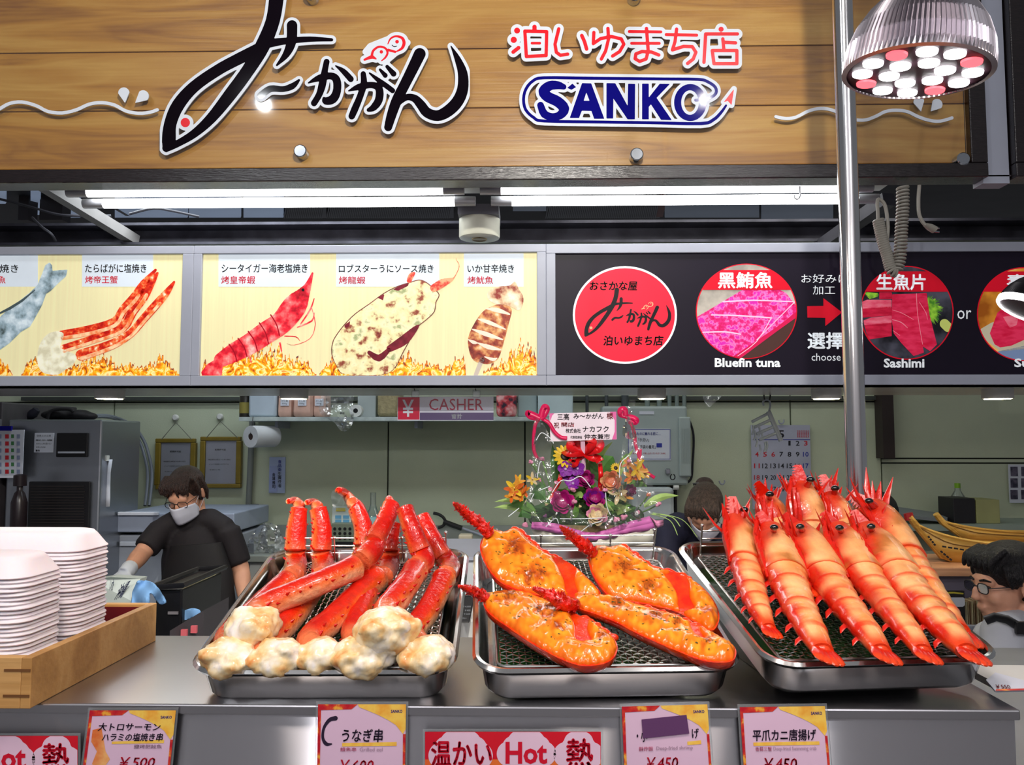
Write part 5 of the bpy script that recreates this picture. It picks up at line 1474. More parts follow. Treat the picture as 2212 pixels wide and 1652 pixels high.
# ---- bench along the back wall, with small things on it
BZ = P(800, 1196, 3.85).z
t = thing('back_bench', (P(800, 1196, 3.85).x, 3.95, 0), 'pale steel work bench along the back wall behind the trays', 'work bench')
obj('bench_top', MB().box(P(528, 1196, 3.8).x, P(1500, 1196, 3.8).x, 3.78, 4.28, BZ - 0.03, BZ), mat('bench_steel', S(150, 156, 150), 0.4, 0.4), t, smooth=False, bevel=0.003)
obj('bench_front', MB().box(P(528, 1196, 3.8).x + .02, P(1500, 1196, 3.8).x - .02, 3.82, 4.26, 0.1, BZ - 0.031), mat('bench_panel', S(176, 180, 178), 0.5), t, smooth=False)
obj('upstand', MB().box(P(528, 1196, 3.8).x, P(1500, 1196, 3.8).x, 4.262, 4.28, BZ + 0.0005, BZ + 0.09), mat('bench_steel'), t, smooth=False)
def on_bench(name, x0, x1, ytop, Y, d, m, lab, cat, bevel=0.004):
    a, b = P(x0, 1150, Y), P(x1, 1150, Y)
    return tag(obj(name, MB().box(a.x, b.x, Y, Y + d, BZ, P((x0 + x1) / 2, ytop, Y).z), m, smooth=False, bevel=bevel), lab, cat)
Y = 3.9
t = thing('perforated_crate', (P(745, 1190, Y).x, 4.0, BZ), 'grey green perforated crate behind the crab legs', 'crate')
a, b = P(716, 1150, Y), P(790, 1150, Y)
ztop = P(745, 1130, Y).z
obj('crate_body', MB().box(a.x, b.x, Y, Y + 0.22, BZ, ztop), mat('crate_green', S(106, 116, 100), 0.5), t, smooth=False, bevel=0.004)
for j in range(3):
    for i in range(6):
        q = P(723 + i * 11, 1142 + j * 10, Y - 0.002)
        Mx = Matrix.Translation(q) @ Matrix.Rotation(math.radians(90), 4, 'X')
        obj('hole', MB().lathe([(0.0001, 0.0015), (0.0075, 0.0015), (0.0075, -0.001)], 10, Mx), M_bplastic, t)
pbox('crate_slot', 722, 1170, 775, 1186, Y - 0.003, 0.003, M_bplastic, t)
t = thing('sample_pack', (P(738, 1130, 3.95).x, 3.98, ztop), 'packet printed with blue pictures standing on the crate', 'packet')
Y2 = 3.95
pbox('packet_card', 718, 1095, 758, 1131, Y2, 0.03, mat('packet_white', S(190, 200, 196), 0.5), t)
for i in range(2):
    for j in range(2):
        pbox('blue_picture', 724 + i * 17, 1113 + j * 9, 737 + i * 17, 1120 + j * 9, Y2 - 0.002, 0.002, mat('picture_blue', S(90, 150, 186), 0.5), t)
pbox('yellow_heading', 726, 1097, 746, 1104, Y2 - 0.002, 0.002, mat('picture_yellow', S(210, 190, 50), 0.5), t)
film('plastic_pouch', [(716, 1063), (735, 1060), (752, 1092), (756, 1100), (722, 1100)], 3.93, 'clear pouch standing behind the packet on the crate', 'pouch', 0.008, 4, 3)
t = thing('spray_bottle', (P(802, 1130, 3.95).x, 3.99, BZ), 'clear bottle with pale blue label behind the crab legs', 'bottle')
Mx = Matrix.Translation((P(802, 1130, 3.95).x, 3.99, BZ))
h1 = P(802, 1090, 3.99).z - BZ
obj('bottle_body', MB().lathe([(0.0001, 0), (0.04, 0), (0.042, 0.02), (0.042, h1 * .75), (0.02, h1 * .9), (0.014, h1), (0.014, h1 + .06), (0.0001, h1 + .06)], 18, Mx), clear_mat('bottle_clear'), t)
obj('bottle_label', MB().lathe([(0.0425, h1 * .3), (0.0425, h1 * .74)], 18, Mx), mat('label_paleblue', S(140, 190, 196), 0.5), t)
# litter picker leaning against the wall
t = thing('grabber_tool', P(960, 1140, 4.2), 'black handled grabber tool leaning against the wall', 'grabber')
obj('jaw', MB().tube(smooth_path([tuple(P(x, y, 4.22)) for x, y in ((936, 1108), (948, 1111), (958, 1118), (962, 1128), (956, 1136), (946, 1140))], 4), [0.008] * 21, 8), M_bplastic, t)
obj('handle', MB().tube([P(958, 1126, 4.22), P(975, 1133, 4.22), P(998, 1141, 4.22)], [0.012, 0.014, 0.013], 8), M_bplastic, t)
obj('shaft', MB().tube([P(996, 1140, 4.22), P(1036, 1154, 4.22), P(1080, 1170, 4.22)], 0.007, 8), M_alu, t)
t = thing('tissue_tub', (P(1005, 1190, 3.95).x, 4.0, BZ), 'small pale tub with green base on the bench behind the lobsters', 'tub')
obj('tub_body', MB().box(P(990, 1170, 3.95).x, P(1020, 1170, 3.95).x, 3.95, 4.02, BZ + 0.03, P(1005, 1155, 3.95).z), mat('tub_cream', S(196, 184, 160), 0.5), t, bevel=0.008)
obj('tub_base', MB().box(P(992, 1170, 3.95).x, P(1018, 1170, 3.95).x, 3.952, 4.018, BZ, BZ + 0.03), mat('tub_green', S(90, 130, 90), 0.5), t, bevel=0.004)
film('plastic_bag', [(550, 1145), (575, 1128), (600, 1138), (612, 1165), (620, 1196), (540, 1196), (536, 1170)], 3.85, 'clear plastic bag slumped on the freezer end beside the crab legs', 'plastic bag', 0.05, 5, 4)
# ================================================================== steel counter
FY = 0.97
ZC = P(1106, 1526, FY).z
BY = PZ(1106, 1376, ZC).y
XR = P(2204, 1516, FY).x
t = thing('steel_counter', (0, FY, 0), 'brushed steel display counter carrying the seafood trays', 'counter')
obj('worktop', MB().box(-1.6, XR, FY, BY, ZC - 0.012, ZC), M_steel, t, smooth=False, bevel=0.002)
obj('front_panel', MB().box(-1.6, XR - 0.004, FY + 0.006, FY + 0.02, 0.4, ZC - 0.0121), M_front, t, smooth=False)
fp = bpy.data.objects['front_panel'].data
uv = fp.uv_layers.new(name='UVMap')
for lp in fp.loops:
    q = fp.vertices[lp.vertex_index].co
    uv.data[lp.index].uv = (q.x, q.z)
obj('side_panel', MB().box(XR - 0.02, XR - 0.004, FY + 0.021, BY, 0.4, ZC - 0.0121), M_steel, t, smooth=False)
obj('plinth', MB().box(-1.6, XR - 0.03, FY + 0.05, BY - 0.01, 0.0, 0.4), M_bplastic, t, smooth=False)
obj('inner_body', MB().box(-1.59, XR - 0.021, FY + 0.021, BY - 0.001, 0.41, ZC - 0.013), mat('case_dark', S(60, 60, 64), 0.5), t, smooth=False)
# lower work table behind, with the till corner
TZ = 0.99
t = thing('work_table', (0, 1.9, 0), 'low white work table directly behind the steel counter', 'table')
obj('table_top', MB().box(-1.8, 1.3, BY + 0.02, 2.05, TZ - 0.03, TZ), mat('table_white', S(150, 154, 158), 0.4), t, smooth=False)
for x in (-1.7, -0.2, 1.2):
    obj('leg', MB().box(x - 0.02, x + 0.02, 1.4, 1.44, 0, TZ - 0.031).box(x - 0.02, x + 0.02, 1.98, 2.02, 0, TZ - 0.031), M_alu, t, smooth=False)
# ---- pole
pc = P(1836, 540, 1.46)
t = thing('steel_pole', (pc.x, 1.46, TZ), 'shiny vertical steel pole standing behind the prawn tray', 'pole')
obj('shaft', MB().lathe([(0.0001, 0), (0.0178, 0), (0.0178, 2.3), (0.0001, 2.3)], 32, Matrix.Translation((pc.x, 1.46, TZ + 0.012))), M_pole, t)
obj('base_flange', MB().lathe([(0.0001, 0), (0.05, 0), (0.05, 0.008), (0.02, 0.012), (0.0001, 0.012)], 32, Matrix.Translation((pc.x, 1.46, TZ))), M_pole, t)

# ---- hanging LED bulbs
M_fin = mat('lamp_aluminium', (0.42, 0.38, 0.41), 0.3, 1.0, var=0.08)
M_finb = mat('lamp_black', S(30, 28, 32), 0.35, 0.5, var=0.1)
M_led = mat('led_white', (1, 1, 1), 0.4, var=0, emit=7.0)
M_ledr = mat('led_red', S(255, 90, 100), 0.4, var=0, emit=2.2)
M_ledb = mat('led_base', S(70, 46, 60), 0.4)
def led_bulb(c, tilt, label, body, energy, aim, r=0.0615, chips=True):
    """c: centre of the lit face"""
    M = Matrix.Translation(c) @ Matrix.Rotation(math.radians(tilt), 4, 'Y') @ Matrix.Rotation(math.radians(3), 4, 'X')
    t = thing('led_bulb', c, label, 'lamp', 'hanging lamps over the trays')
    # finned body: wavy lathe
    mb = MB()
    prof = [(0.93, -0.001), (1.0, 0.0), (1.0, 0.008), (0.97, 0.022), (0.88, 0.038), (0.74, 0.052), (0.60, 0.062), (0.545, 0.070), (0.56, 0.076), (0.56, 0.11), (0.50, 0.115)]
    n = 180
    for k, (q, z) in enumerate(prof):
        for j in range(n):
            a = 2 * math.pi * j / n
            f = 1.0 - (0.055 if (j // 1) % 2 and 1 < k < 10 else 0.0)
            mb.v.append(M @ Vector((r * q * f * math.cos(a), r * q * f * math.sin(a), z)))
    for k in range(len(prof) - 1):
        mb.f += [(k * n + j, k * n + (j + 1) % n, (k + 1) * n + (j + 1) % n, (k + 1) * n + j) for j in range(n)]
    mb.c = [(1, 1, 1)] * len(mb.v); mb.m = [0] * len(mb.f)
    obj('finned_body', mb, body, t, smooth=False)
    obj('face_plate', MB().lathe([(0.0001, 0.001), (r * 0.95, 0.001)], 40, M), M_ledb, t)
    if chips:
        for ring, cnt, off in ((0.72, 12, 15), (0.36, 6, 30)):
            for k in range(cnt):
                a = math.radians(off + 360 * k / cnt)
                isred = ring > 0.5 and k in (1, 4, 7, 10)
                Mc = M @ Matrix.Translation((r * ring * math.cos(a), r * ring * math.sin(a), -0.0005))
                obj('led_lens', MB().lathe([(0.0001, -0.0012), (r * 0.135, -0.001), (r * 0.14, 0.001)], 18, Mc), M_ledr if isred else M_led, t)
    else:
        obj('glowing_rim', MB().lathe([(r * 0.9, -0.002), (r * 0.97, -0.002), (r * 1.02, 0.001), (r * 1.02, 0.010), (r * .9, .010), (r * 0.9, -0.002)], 40, M), M_led, t)
    obj('socket', MB().lathe([(r * 0.42, 0.115), (r * 0.42, 0.17), (r * 0.30, 0.18), (0.0001, 0.18)], 24, M), M_bplastic, t)
    cp = M @ Vector((0, 0, 0.178))
    kx = 0.5 * math.sin(math.radians(tilt)) if tilt > 0 else 0.0
    obj('cord', MB().tube([cp, cp + Vector((kx * .3, 0, 0.2)), cp + Vector((kx, 0, 1.0))], 0.004, 8), M_bplastic, t)
    light('led_bulb_beam', 'SPOT', M @ Vector((0, 0, -0.012)), aim, energy, (1.0, 0.87, 0.80), 0.045, angle=95, blend=0.7)
    return t
led_bulb(P(1980, 158, 0.70), 6, 'large silver LED bulb glowing pinkish white at the top of the picture', M_fin, 5, tuple(P(1860, 1300, 1.2)))
# two more such lamps hang above the frame, over the lobster and crab trays
light('hanging_led_lamp', 'AREA', (0.115, 0.70, P(1000, -160, 0.70).z), tuple(P(1250, 1330, 1.15)), 2.8, (1.0, 0.88, 0.80), 0.11)
light('hanging_led_lamp', 'AREA', (-0.466, 0.70, P(500, -160, 0.70).z), tuple(P(700, 1330, 1.15)), 3.0, (1.0, 0.88, 0.80), 0.11)
light('hanging_led_lamp', 'AREA', (0.575, 0.70, P(1000, -160, 0.70).z), tuple(P(2000, 1400, 1.15)), 1.6, (1.0, 0.88, 0.80), 0.11)
led_bulb(P(2222, 672, 1.65), 28, 'black LED lamp with a glowing white rim at the picture edge', M_finb, 3, tuple(P(2250, 1500, 1.7)), chips=False)

# ---- coiled flex and plug hanging from the header
def coil(path, r_, turns, n=10):
    pts = smooth_path(path, 12)
    pts = [Vector(p) for p in pts]
    L = [0]
    for a, b in zip(pts[:-1], pts[1:]):
        L.append(L[-1] + (b - a).length)
    out = []
    N_ = turns * n
    for i in range(N_ + 1):
        d = L[-1] * i / N_
        k = max(j for j in range(len(L)) if L[j] <= d + 1e-9)
        k = min(k, len(pts) - 2)
        f = (d - L[k]) / max(1e-9, L[k + 1] - L[k])
        c = pts[k].lerp(pts[k + 1], f)
        tg = (pts[k + 1] - pts[k]).normalized()
        u = Vector((0, 1, 0)); w = tg.cross(u).normalized()
        a = 2 * math.pi * i / n
        out.append(c + (u * math.cos(a) + w * math.sin(a)) * r_)
    return out
M_flex = mat('cream_flex', S(150, 146, 136), 0.45)
Y = 2.46
t = thing('coiled_cord', P(1930, 600, Y), 'pale coiled cord hanging in a loop beside the steel pole', 'cord')
obj('coil', MB().tube(coil([tuple(P(x, y, Y)) for x, y in ((1950, 402), (1950, 450), (1947, 500), (1945, 540), (1942, 565), (1936, 585))], 0.0155, 24), 0.0042, 6), M_flex, t)
obj('tight_coil', MB().tube(coil([tuple(P(x, y, Y)) for x, y in ((1936, 588), (1926, 584), (1921, 570), (1916, 550), (1908, 525), (1900, 490), (1897, 474))], 0.0135, 26), 0.0044, 6), M_flex, t)
obj('straight_cord', MB().tube(smooth_path([tuple(P(x, y, Y)) for x, y in ((1897, 476), (1896, 455), (1895, 440), (1898, 430), (1910, 440), (1916, 465), (1918, 500), (1912, 540))], 4), 0.0055, 8), M_flex, t)
t = thing('hanging_plug', P(2010, 500, Y), 'cream plug dangling on a short cord beside the coiled cord', 'plug')
obj('cord', MB().tube(smooth_path([tuple(P(x, y, Y)) for x, y in ((1986, 400), (1984, 430), (1985, 460), (1992, 478), (2000, 487))], 5), 0.0055, 8), M_flex, t)
obj('plug_body', MB().tube([P(1998, 485, Y), P(2008, 490, Y), P(2020, 497, Y)], [0.009, 0.016, 0.017], 8, flat=0.6), M_flex, t)
for k in (-4, 4):
    obj('pin', MB().tube([P(2019, 496 + k, Y), P(2029, 497 + k, Y)], 0.0025, 6), M_chrome, t)

# ================================================================== trays
M_liner = mat('green_leaf_liner', S(22, 62, 20), 0.25, var=0.4, scale=40, stretch=(6, 1, 1))
M_wire = mat('rack_wire', (0.85, 0.84, 0.80), 0.25, 1.0, var=0.05)
class Tray:
    pass
def rrect(W, L0, L1, r, n=6):
    pts = []
    for cx, cy, a0 in ((W / 2 - r, L0 + r, -90), (W / 2 - r, L1 - r, 0), (-W / 2 + r, L1 - r, 90), (-W / 2 + r, L0 + r, 180)):
        for k in range(n + 1):
            a = math.radians(a0 + 90 * k / n)
            pts.append((cx + r * math.cos(a), cy + r * math.sin(a)))
    return pts
TRAY_MESH = {}
def tray(fx, fy, Y, W, L, tilt, yaw, label, group='steel food trays'):
    T = Tray()
    o = P(fx, fy, Y)
    M = Matrix.Translation(o) @ Matrix.Rotation(math.radians(yaw), 4, 'Z') @ Matrix.Rotation(math.radians(tilt), 4, 'X')
    T.M, T.W, T.L = M, W, L
    T.n = (M.to_3x3() @ Vector((0, 0, 1))).normalized()
    T.o = o
    T.at = lambda x, y, w: PL(x, y, o + T.n * w, T.n)
    D = 0.045
    t = thing('food_tray', o, label, 'tray', group, M=M)
    T.t = t
    mb = MB()
    rings = [(0.004, -0.004, 0.038), (0.0065, 0.0, 0.040), (0.0035, 0.0028, 0.038), (0.0, 0.002, 0.036), (-0.003, -0.004, 0.036), (-0.008, -D + 0.007, 0.034), (-0.014, -D, 0.028)]
    n = None
    for e, z, r in rings:
        pts = rrect(W + 2 * e, -e, L + e, r)
        n = len(pts)
        mb.v += [M @ Vector((p[0], p[1], z)) for p in pts]
    for k in range(len(rings) - 1):
        mb.f += [(k * n + j, k * n + (j + 1) % n, (k + 1) * n + (j + 1) % n, (k + 1) * n + j) for j in range(n)]
    mb.f.append(tuple((len(rings) - 1) * n + j for j in range(n)))
    mb.c = [(1, 1, 1)] * len(mb.v); mb.m = [0] * len(mb.f)
    obj('pan', mb, M_traysteel, t, solid=0.0012)
    lin = rrect(W - 0.05, 0.024, L - 0.024, 0.02)
    obj('green_liner', MB().poly([M @ Vector((p[0], p[1], -0.030)) for p in lin], M.to_3x3() @ Vector((0, 0, -0.002))), M_liner, t, smooth=False)
    # crimped wire rack
    mb = MB()
    sp = 0.0078
    nu, nv = int((W - 0.05) / sp), int((L - 0.05) / sp)
    u0, v0 = -nu * sp / 2, (L - nv * sp) / 2
    wz = -0.010
    for i in range(nu + 1):
        pts = [M @ Vector((u0 + i * sp, v0 + j * sp / 2, wz + 0.0013 * (((-1) ** (i + j // 2)) if j % 2 == 0 else 0))) for j in range(2 * nv + 1)]
        mb.tube(pts, 0.00095, 3, cap=False)
    for j in range(nv + 1):
        pts = [M @ Vector((u0 + i * sp / 2, v0 + j * sp, wz - 0.0013 * (((-1) ** (i // 2 + j)) if i % 2 == 0 else 0))) for i in range(2 * nu + 1)]
        mb.tube(pts, 0.00095, 3, cap=False)
    tag(obj('wire_mesh', mb, M_wire, t, recalc=False), kind='stuff')
    fr = [M @ Vector(p + (wz,)) for p in rrect(W - 0.046, v0 - 0.002, L - v0 + 0.002, 0.012, 4)]
    obj('rack_frame', MB().tube(fr, 0.0018, 8, closed=True), M_wire, t)
    # back stop of three wires on posts
    vb = L - 0.022
    for k, w in enumerate((0.006, 0.018, 0.031)):
        obj('stop_wire', MB().tube([M @ Vector((-W / 2 + 0.03, vb, w)), M @ Vector((W / 2 - 0.03, vb, w))], 0.0012, 6), M_wire, t)
    for u in (-W / 2 + 0.03, -W / 2 + 0.10, W / 2 - 0.10, W / 2 - 0.03):
        hh = 0.040 if abs(u) > W / 2 - 0.05 else 0.031
        obj('stop_post', MB().tube([M @ Vector((u, vb, wz)), M @ Vector((u, vb, hh))], 0.0015, 6).ell(M @ Vector((u, vb, hh)), 0.003, 0.003, 0.003, 8, 6), M_wire, t)
    return T
T1 = tray(692, 1449, 0.977, 0.308, 0.366, 14.6, 1.6, 'steel tray of king crab legs')
T2 = tray(1319, 1444, 0.977, 0.311, 0.366, 14.6, 3.8, 'steel tray of sauced lobster halves')
T3 = tray(1920, 1428, 0.982, 0.285, 0.366, 14.6, 7.0, 'steel tray of grilled prawns beside the pole')
for T, lab in ((T1, 'black wedge holding up the crab leg tray'), (T2, 'black wedge holding up the lobster tray'), (T3, 'black wedge holding up the prawn tray')):
    # a wedge stands on the worktop and carries the tray at its slope
    W = T.W - 0.09
    pts = []
    for u in (-W / 2, W / 2):
        for v in (0.09, T.L - 0.03):
            p = T.M @ Vector((u, v, -0.0465))
            pts += [p, Vector((p.x, p.y, ZC + 0.0005))]
    mb = MB().add(pts, [(0, 1, 3, 2), (4, 6, 7, 5), (0, 4, 5, 1), (2, 3, 7, 6), (0, 2, 6, 4), (1, 5, 7, 3)])
    tag(obj('tray_wedge', mb, M_bplastic, smooth=False), lab, 'stand', 'wedges under the trays')
print('tray bottom gap', [(T.M @ Vector((0, 0.02, -0.036))).z - ZC for T in (T1, T2, T3)], 'ZC', ZC, 'BY', BY, 'back', [(T.M @ Vector((0, T.L, 0))).y for T in (T1, T2, T3)])

# ================================================================== foam trays in the wooden box
M_box = wood_mat('box_wood', S(168, 120, 64), S(196, 146, 84), S(212, 166, 106), 0.5, 1.0, 10)
M_red_in = mat('red_lacquer', S(96, 10, 18), 0.3)
bx1 = PZ(59, 1534, ZC).x
by0, by1 = PZ(58, 1531, ZC).y, PZ(323, 1384, ZC).y
bx0 = bx1 - 0.34
bh = P(60, 1420, by0).z - ZC
t = thing('wooden_box', (bx1 - 0.17, by0, ZC), 'pale wooden box holding the stacks of foam trays', 'box')
th = 0.012
obj('side_board', MB().box(bx1 - th, bx1, by0, by1, ZC, ZC + bh), M_box, t, smooth=False, bevel=0.001)
obj('front_board', MB().box(bx0, bx1 - th, by0, by0 + th, ZC, ZC + bh), M_box, t, smooth=False, bevel=0.001)
obj('back_board', MB().box(bx0, bx1 - th, by1 - th, by1, ZC, ZC + bh), M_box, t, smooth=False, bevel=0.001)
obj('far_board', MB().box(bx0, bx0 + th, by0 + th, by1 - th, ZC, ZC + bh), M_box, t, smooth=False)
obj('red_lining', MB().box(bx0 + th, bx1 - th - 0.001, by1 - th - 0.002, by1 - th, ZC + 0.004, ZC + bh - 0.004).box(bx0 + th, bx1 - th, by0 + th, by1 - th, ZC, ZC + 0.003), M_red_in, t, smooth=False)
for z0 in (0.25, 0.75):
    obj('joint_mark', MB().box(bx1 - 0.032, bx1 - 0.001, by0 - 0.0006, by0 + 0.002, ZC + bh * z0 - 0.0015, ZC + bh * z0 + 0.0015), mat('joint_brown', S(110, 70, 34), 0.6), t, smooth=False)
M_foam = mat('white_foam', S(240, 228, 232), 0.6, var=0.02, bump=0.04, bscale=300, sss=0.3)
def foam_proto(W, D_, H):
    """upside-down foam tray: flat base up, sloping wall, rolled rim"""
    mb = MB()
    rings = [(0.0, 0.0, 0.010), (0.0016, 0.0014, 0.012), (0.0006, 0.0030, 0.011), (-0.0008, 0.0040, 0.010), (-0.008, H - 0.007, 0.014), (-0.012, H - 0.0015, 0.014), (-0.018, H, 0.012)]
    n = 0
    for e, z, r in rings:
        pts = rrect(W + 2 * e, -e - D_ / 2, D_ / 2 + e, max(0.004, r + 0.012), 5)
        n = len(pts)
        mb.v += [Vector((p[0], p[1], z)) for p in pts]
    for k in range(len(rings) - 1):
        mb.f += [(k * n + j, k * n + (j + 1) % n, (k + 1) * n + (j + 1) % n, (k + 1) * n + j) for j in range(n)]
    mb.f.append(tuple((len(rings) - 1) * n + j for j in range(n)))
    mb.c = [(1, 1, 1)] * len(mb.v); mb.m = [0] * len(mb.f)
    return mb
fW, fD, fH = 0.20, 0.092, 0.026
stepz = 0.0052
fx = bx1 - th - 0.012 - fW / 2
proto = None
for s_, (yc, ntop, where) in enumerate((((by0 + th + 0.003 + fD / 2), 1186, 'nearer'), (by0 + th + 0.028 + fD * 1.5, 1136, 'taller rear'))):
    ztop = P(60 if s_ == 0 else 150, ntop, yc - fD / 2 + 0.03).z
    n = int((ztop - fH - ZC - 0.004) / stepz)
    for k in range(n):
        if proto is None:
            proto = obj('foam_tray', foam_proto(fW, fD, fH), M_foam)
            o = proto
        else:
            o = proto.copy(); COL.objects.link(o)
        o.location = (fx + 0.0012 * math.sin(k * 2.3), yc + 0.001 * math.cos(k * 1.7), ZC + 0.004 + k * stepz)
        q = n - k
        od = '%d%s' % (q, 'th' if 10 < q < 14 else {1: 'st', 2: 'nd', 3: 'rd'}.get(q % 10, 'th'))
        tag(o, ('topmost white foam tray of the %s stack in the wooden box' % where) if q == 1 else ('white foam tray, %s from the top of the %s stack in the wooden box' % (od, where)), 'foam tray', 'foam trays in the %s stack' % where)
# foam of other trays hidden below is left out; papers, cloths and bins behind the box
Y = 1.62
t = thing('printed_bag', P(265, 1310, Y), 'clear printed bag standing behind the wooden box beside the blue cloth', 'bag')
tz = TZ
a, b = P(196, 1280, Y), P(296, 1280, Y)
obj('bag_body', MB().poly([P(196, 1252, Y), P(240, 1246, Y), P(303, 1250, Y + 0.02), P(288, 1300, Y), Vector((b.x - .01, Y, TZ)), Vector((a.x, Y, TZ))], (0, 0.03, 0)), mat('bag_pale', S(176, 186, 180), 0.25, var=0.12, scale=12), t, smooth=False)
U = planeY(Y - 0.001)
label_text('bag_print', [('いか', ((239, 1252), (248, 1250), (244, 1275), (236, 1275)), .03), ('沖縄', ((262, 1262), (284, 1252), (262, 1290), (246, 1296)), .03)], U, mat('bag_ink', S(90, 96, 120), 0.5), t)
def cloth(name, poly, Y, m, lab, depth=0.05, seed=0):
    v, f, e = ms(lambda X, Yy: sd_poly(X, Yy, smooth_path(poly, 3, True)), bounds_of([poly], 8), 4.0, merge=False)
    W = [P(x, y, Y + depth * mnoise.noise(Vector((x * 0.03, y * 0.02, seed)))) for x, y in v]
    return tag(obj(name, MB().add(W, f), m, solid=0.004), lab, 'cloth')
M_bluec = mat('sky_blue_cloth', S(120, 166, 214), 0.8, var=0.12, scale=20)
cloth('blue_cloth', [(296, 1258), (312, 1254), (330, 1258), (346, 1276), (357, 1298), (354, 1305), (340, 1300), (326, 1280), (322, 1300), (318, 1420), (288, 1420), (284, 1300)], 1.60, M_bluec, 'sky blue cloth draped over a rod behind the wooden box', seed=2)
t = thing('black_bin', (P(366, 1300, 1.72).x, 1.8, TZ), 'open black plastic bin standing in front of the worker', 'bin')
a, b = P(330, 1264, 1.70), P(398, 1264, 1.70)
obj('bin_body', MB().box(a.x + 0.006, b.x - 0.004, 1.70, 1.92, TZ, P(366, 1272, 1.70).z), M_bplastic, t, smooth=False, bevel=0.004)
obj('bin_rim', MB().tube([Vector((a.x, 1.69, P(366, 1267, 1.7).z)), Vector((b.x, 1.69, P(366, 1262, 1.7).z)), Vector((b.x, 1.93, P(366, 1262, 1.7).z)), Vector((a.x, 1.93, P(366, 1267, 1.7).z))], 0.006, 6, closed=True), M_bplastic, t)
obj('bin_label', MB().box(a.x + 0.035, b.x - 0.01, 1.696, 1.699, P(366, 1326, 1.7).z, P(366, 1320, 1.7).z), mat('bin_print', S(120, 116, 120), 0.6), t, smooth=False)
t = thing('till_printer', (P(400, 1350, 1.6).x, 1.68, TZ), 'dark grey till with pink stickers behind the counter edge', 'till')
obj('till_body', MB().poly([P(367, 1362, 1.60), P(440, 1318, 1.68), Vector((P(440, 1318, 1.68).x, 1.68, TZ)), Vector((P(367, 1362, 1.60).x, 1.60, TZ))], (-0.0, 0.14, 0.0)), mat('till_grey', S(66, 62, 66), 0.5), t, smooth=False)
for x, y in ((405, 1362), (426, 1354)):
    q = P(x, y, 1.615 + (x - 367) / 73 * 0.05)
    obj('pink_sticker', MB().box(q.x - 0.006, q.x + 0.006, q.y - 0.018, q.y - 0.012, q.z - 0.008, q.z + 0.006), mat('pink_paper', S(206, 96, 104), 0.6), t, smooth=False)
cloth('blue_cloth', [(394, 1322), (412, 1314), (430, 1316), (432, 1326), (408, 1336), (396, 1338)], 1.72, M_bluec, 'small folded blue cloth on the till', 0.02, 7)
# ---- payment terminal on a white stand between the trays
t = thing('payment_terminal', (P(1003, 1350, 1.75).x, 1.75, TZ), 'black payment terminal on a white stand between two trays', 'terminal')
pz = [P(990, 1288, 1.70), P(1026, 1284, 1.70), P(1014, 1346, 1.66), P(986, 1346, 1.66)]
obj('screen_slab', MB().poly(pz, (0, 0.018, 0)), M_bplastic, t, smooth=False, bevel=0.003)
U = lambda x, y: PL(x, y, pz[0] + Vector((0, -0.0006, 0)), (pz[1] - pz[0]).cross(pz[3] - pz[0]).normalized())
label_text('screen_print', [('￥4,000', (1000, 1308, 1017, 1312)), ('￥400', (1004, 1316, 1016, 1320)), ('￥3,600', (1002, 1324, 1016, 1328)), ('お支払い', (996, 1333, 1008, 1337))], U, mat('screen_text', S(120, 124, 130), 0.5, emit=0.2), t)
obj('white_stand', MB().box(P(983, 1360, 1.72).x, P(1034, 1360, 1.72).x, 1.72, 1.85, TZ, P(1003, 1338, 1.72).z), M_wplastic, t, smooth=False, bevel=0.004)
t = thing('white_cabinet', (P(1015, 1280, 2.0).x, 2.1, 0), 'white cabinet with a thin rim seen between the crab and lobster trays', 'cabinet')
obj('cabinet_body', MB().box(P(930, 1280, 2.2).x, P(1094, 1280, 2.2).x, 2.14, 2.5, 0, P(1003, 1202, 2.2).z), mat('cab_white', S(196, 200, 202), 0.4), t, smooth=False)
obj('cabinet_rim', MB().box(P(928, 1280, 2.2).x, P(1095, 1280, 2.2).x, 2.13, 2.51, P(1003, 1202, 2.2).z + 0.0005, P(1003, 1195, 2.19).z), M_alu, t, smooth=False)

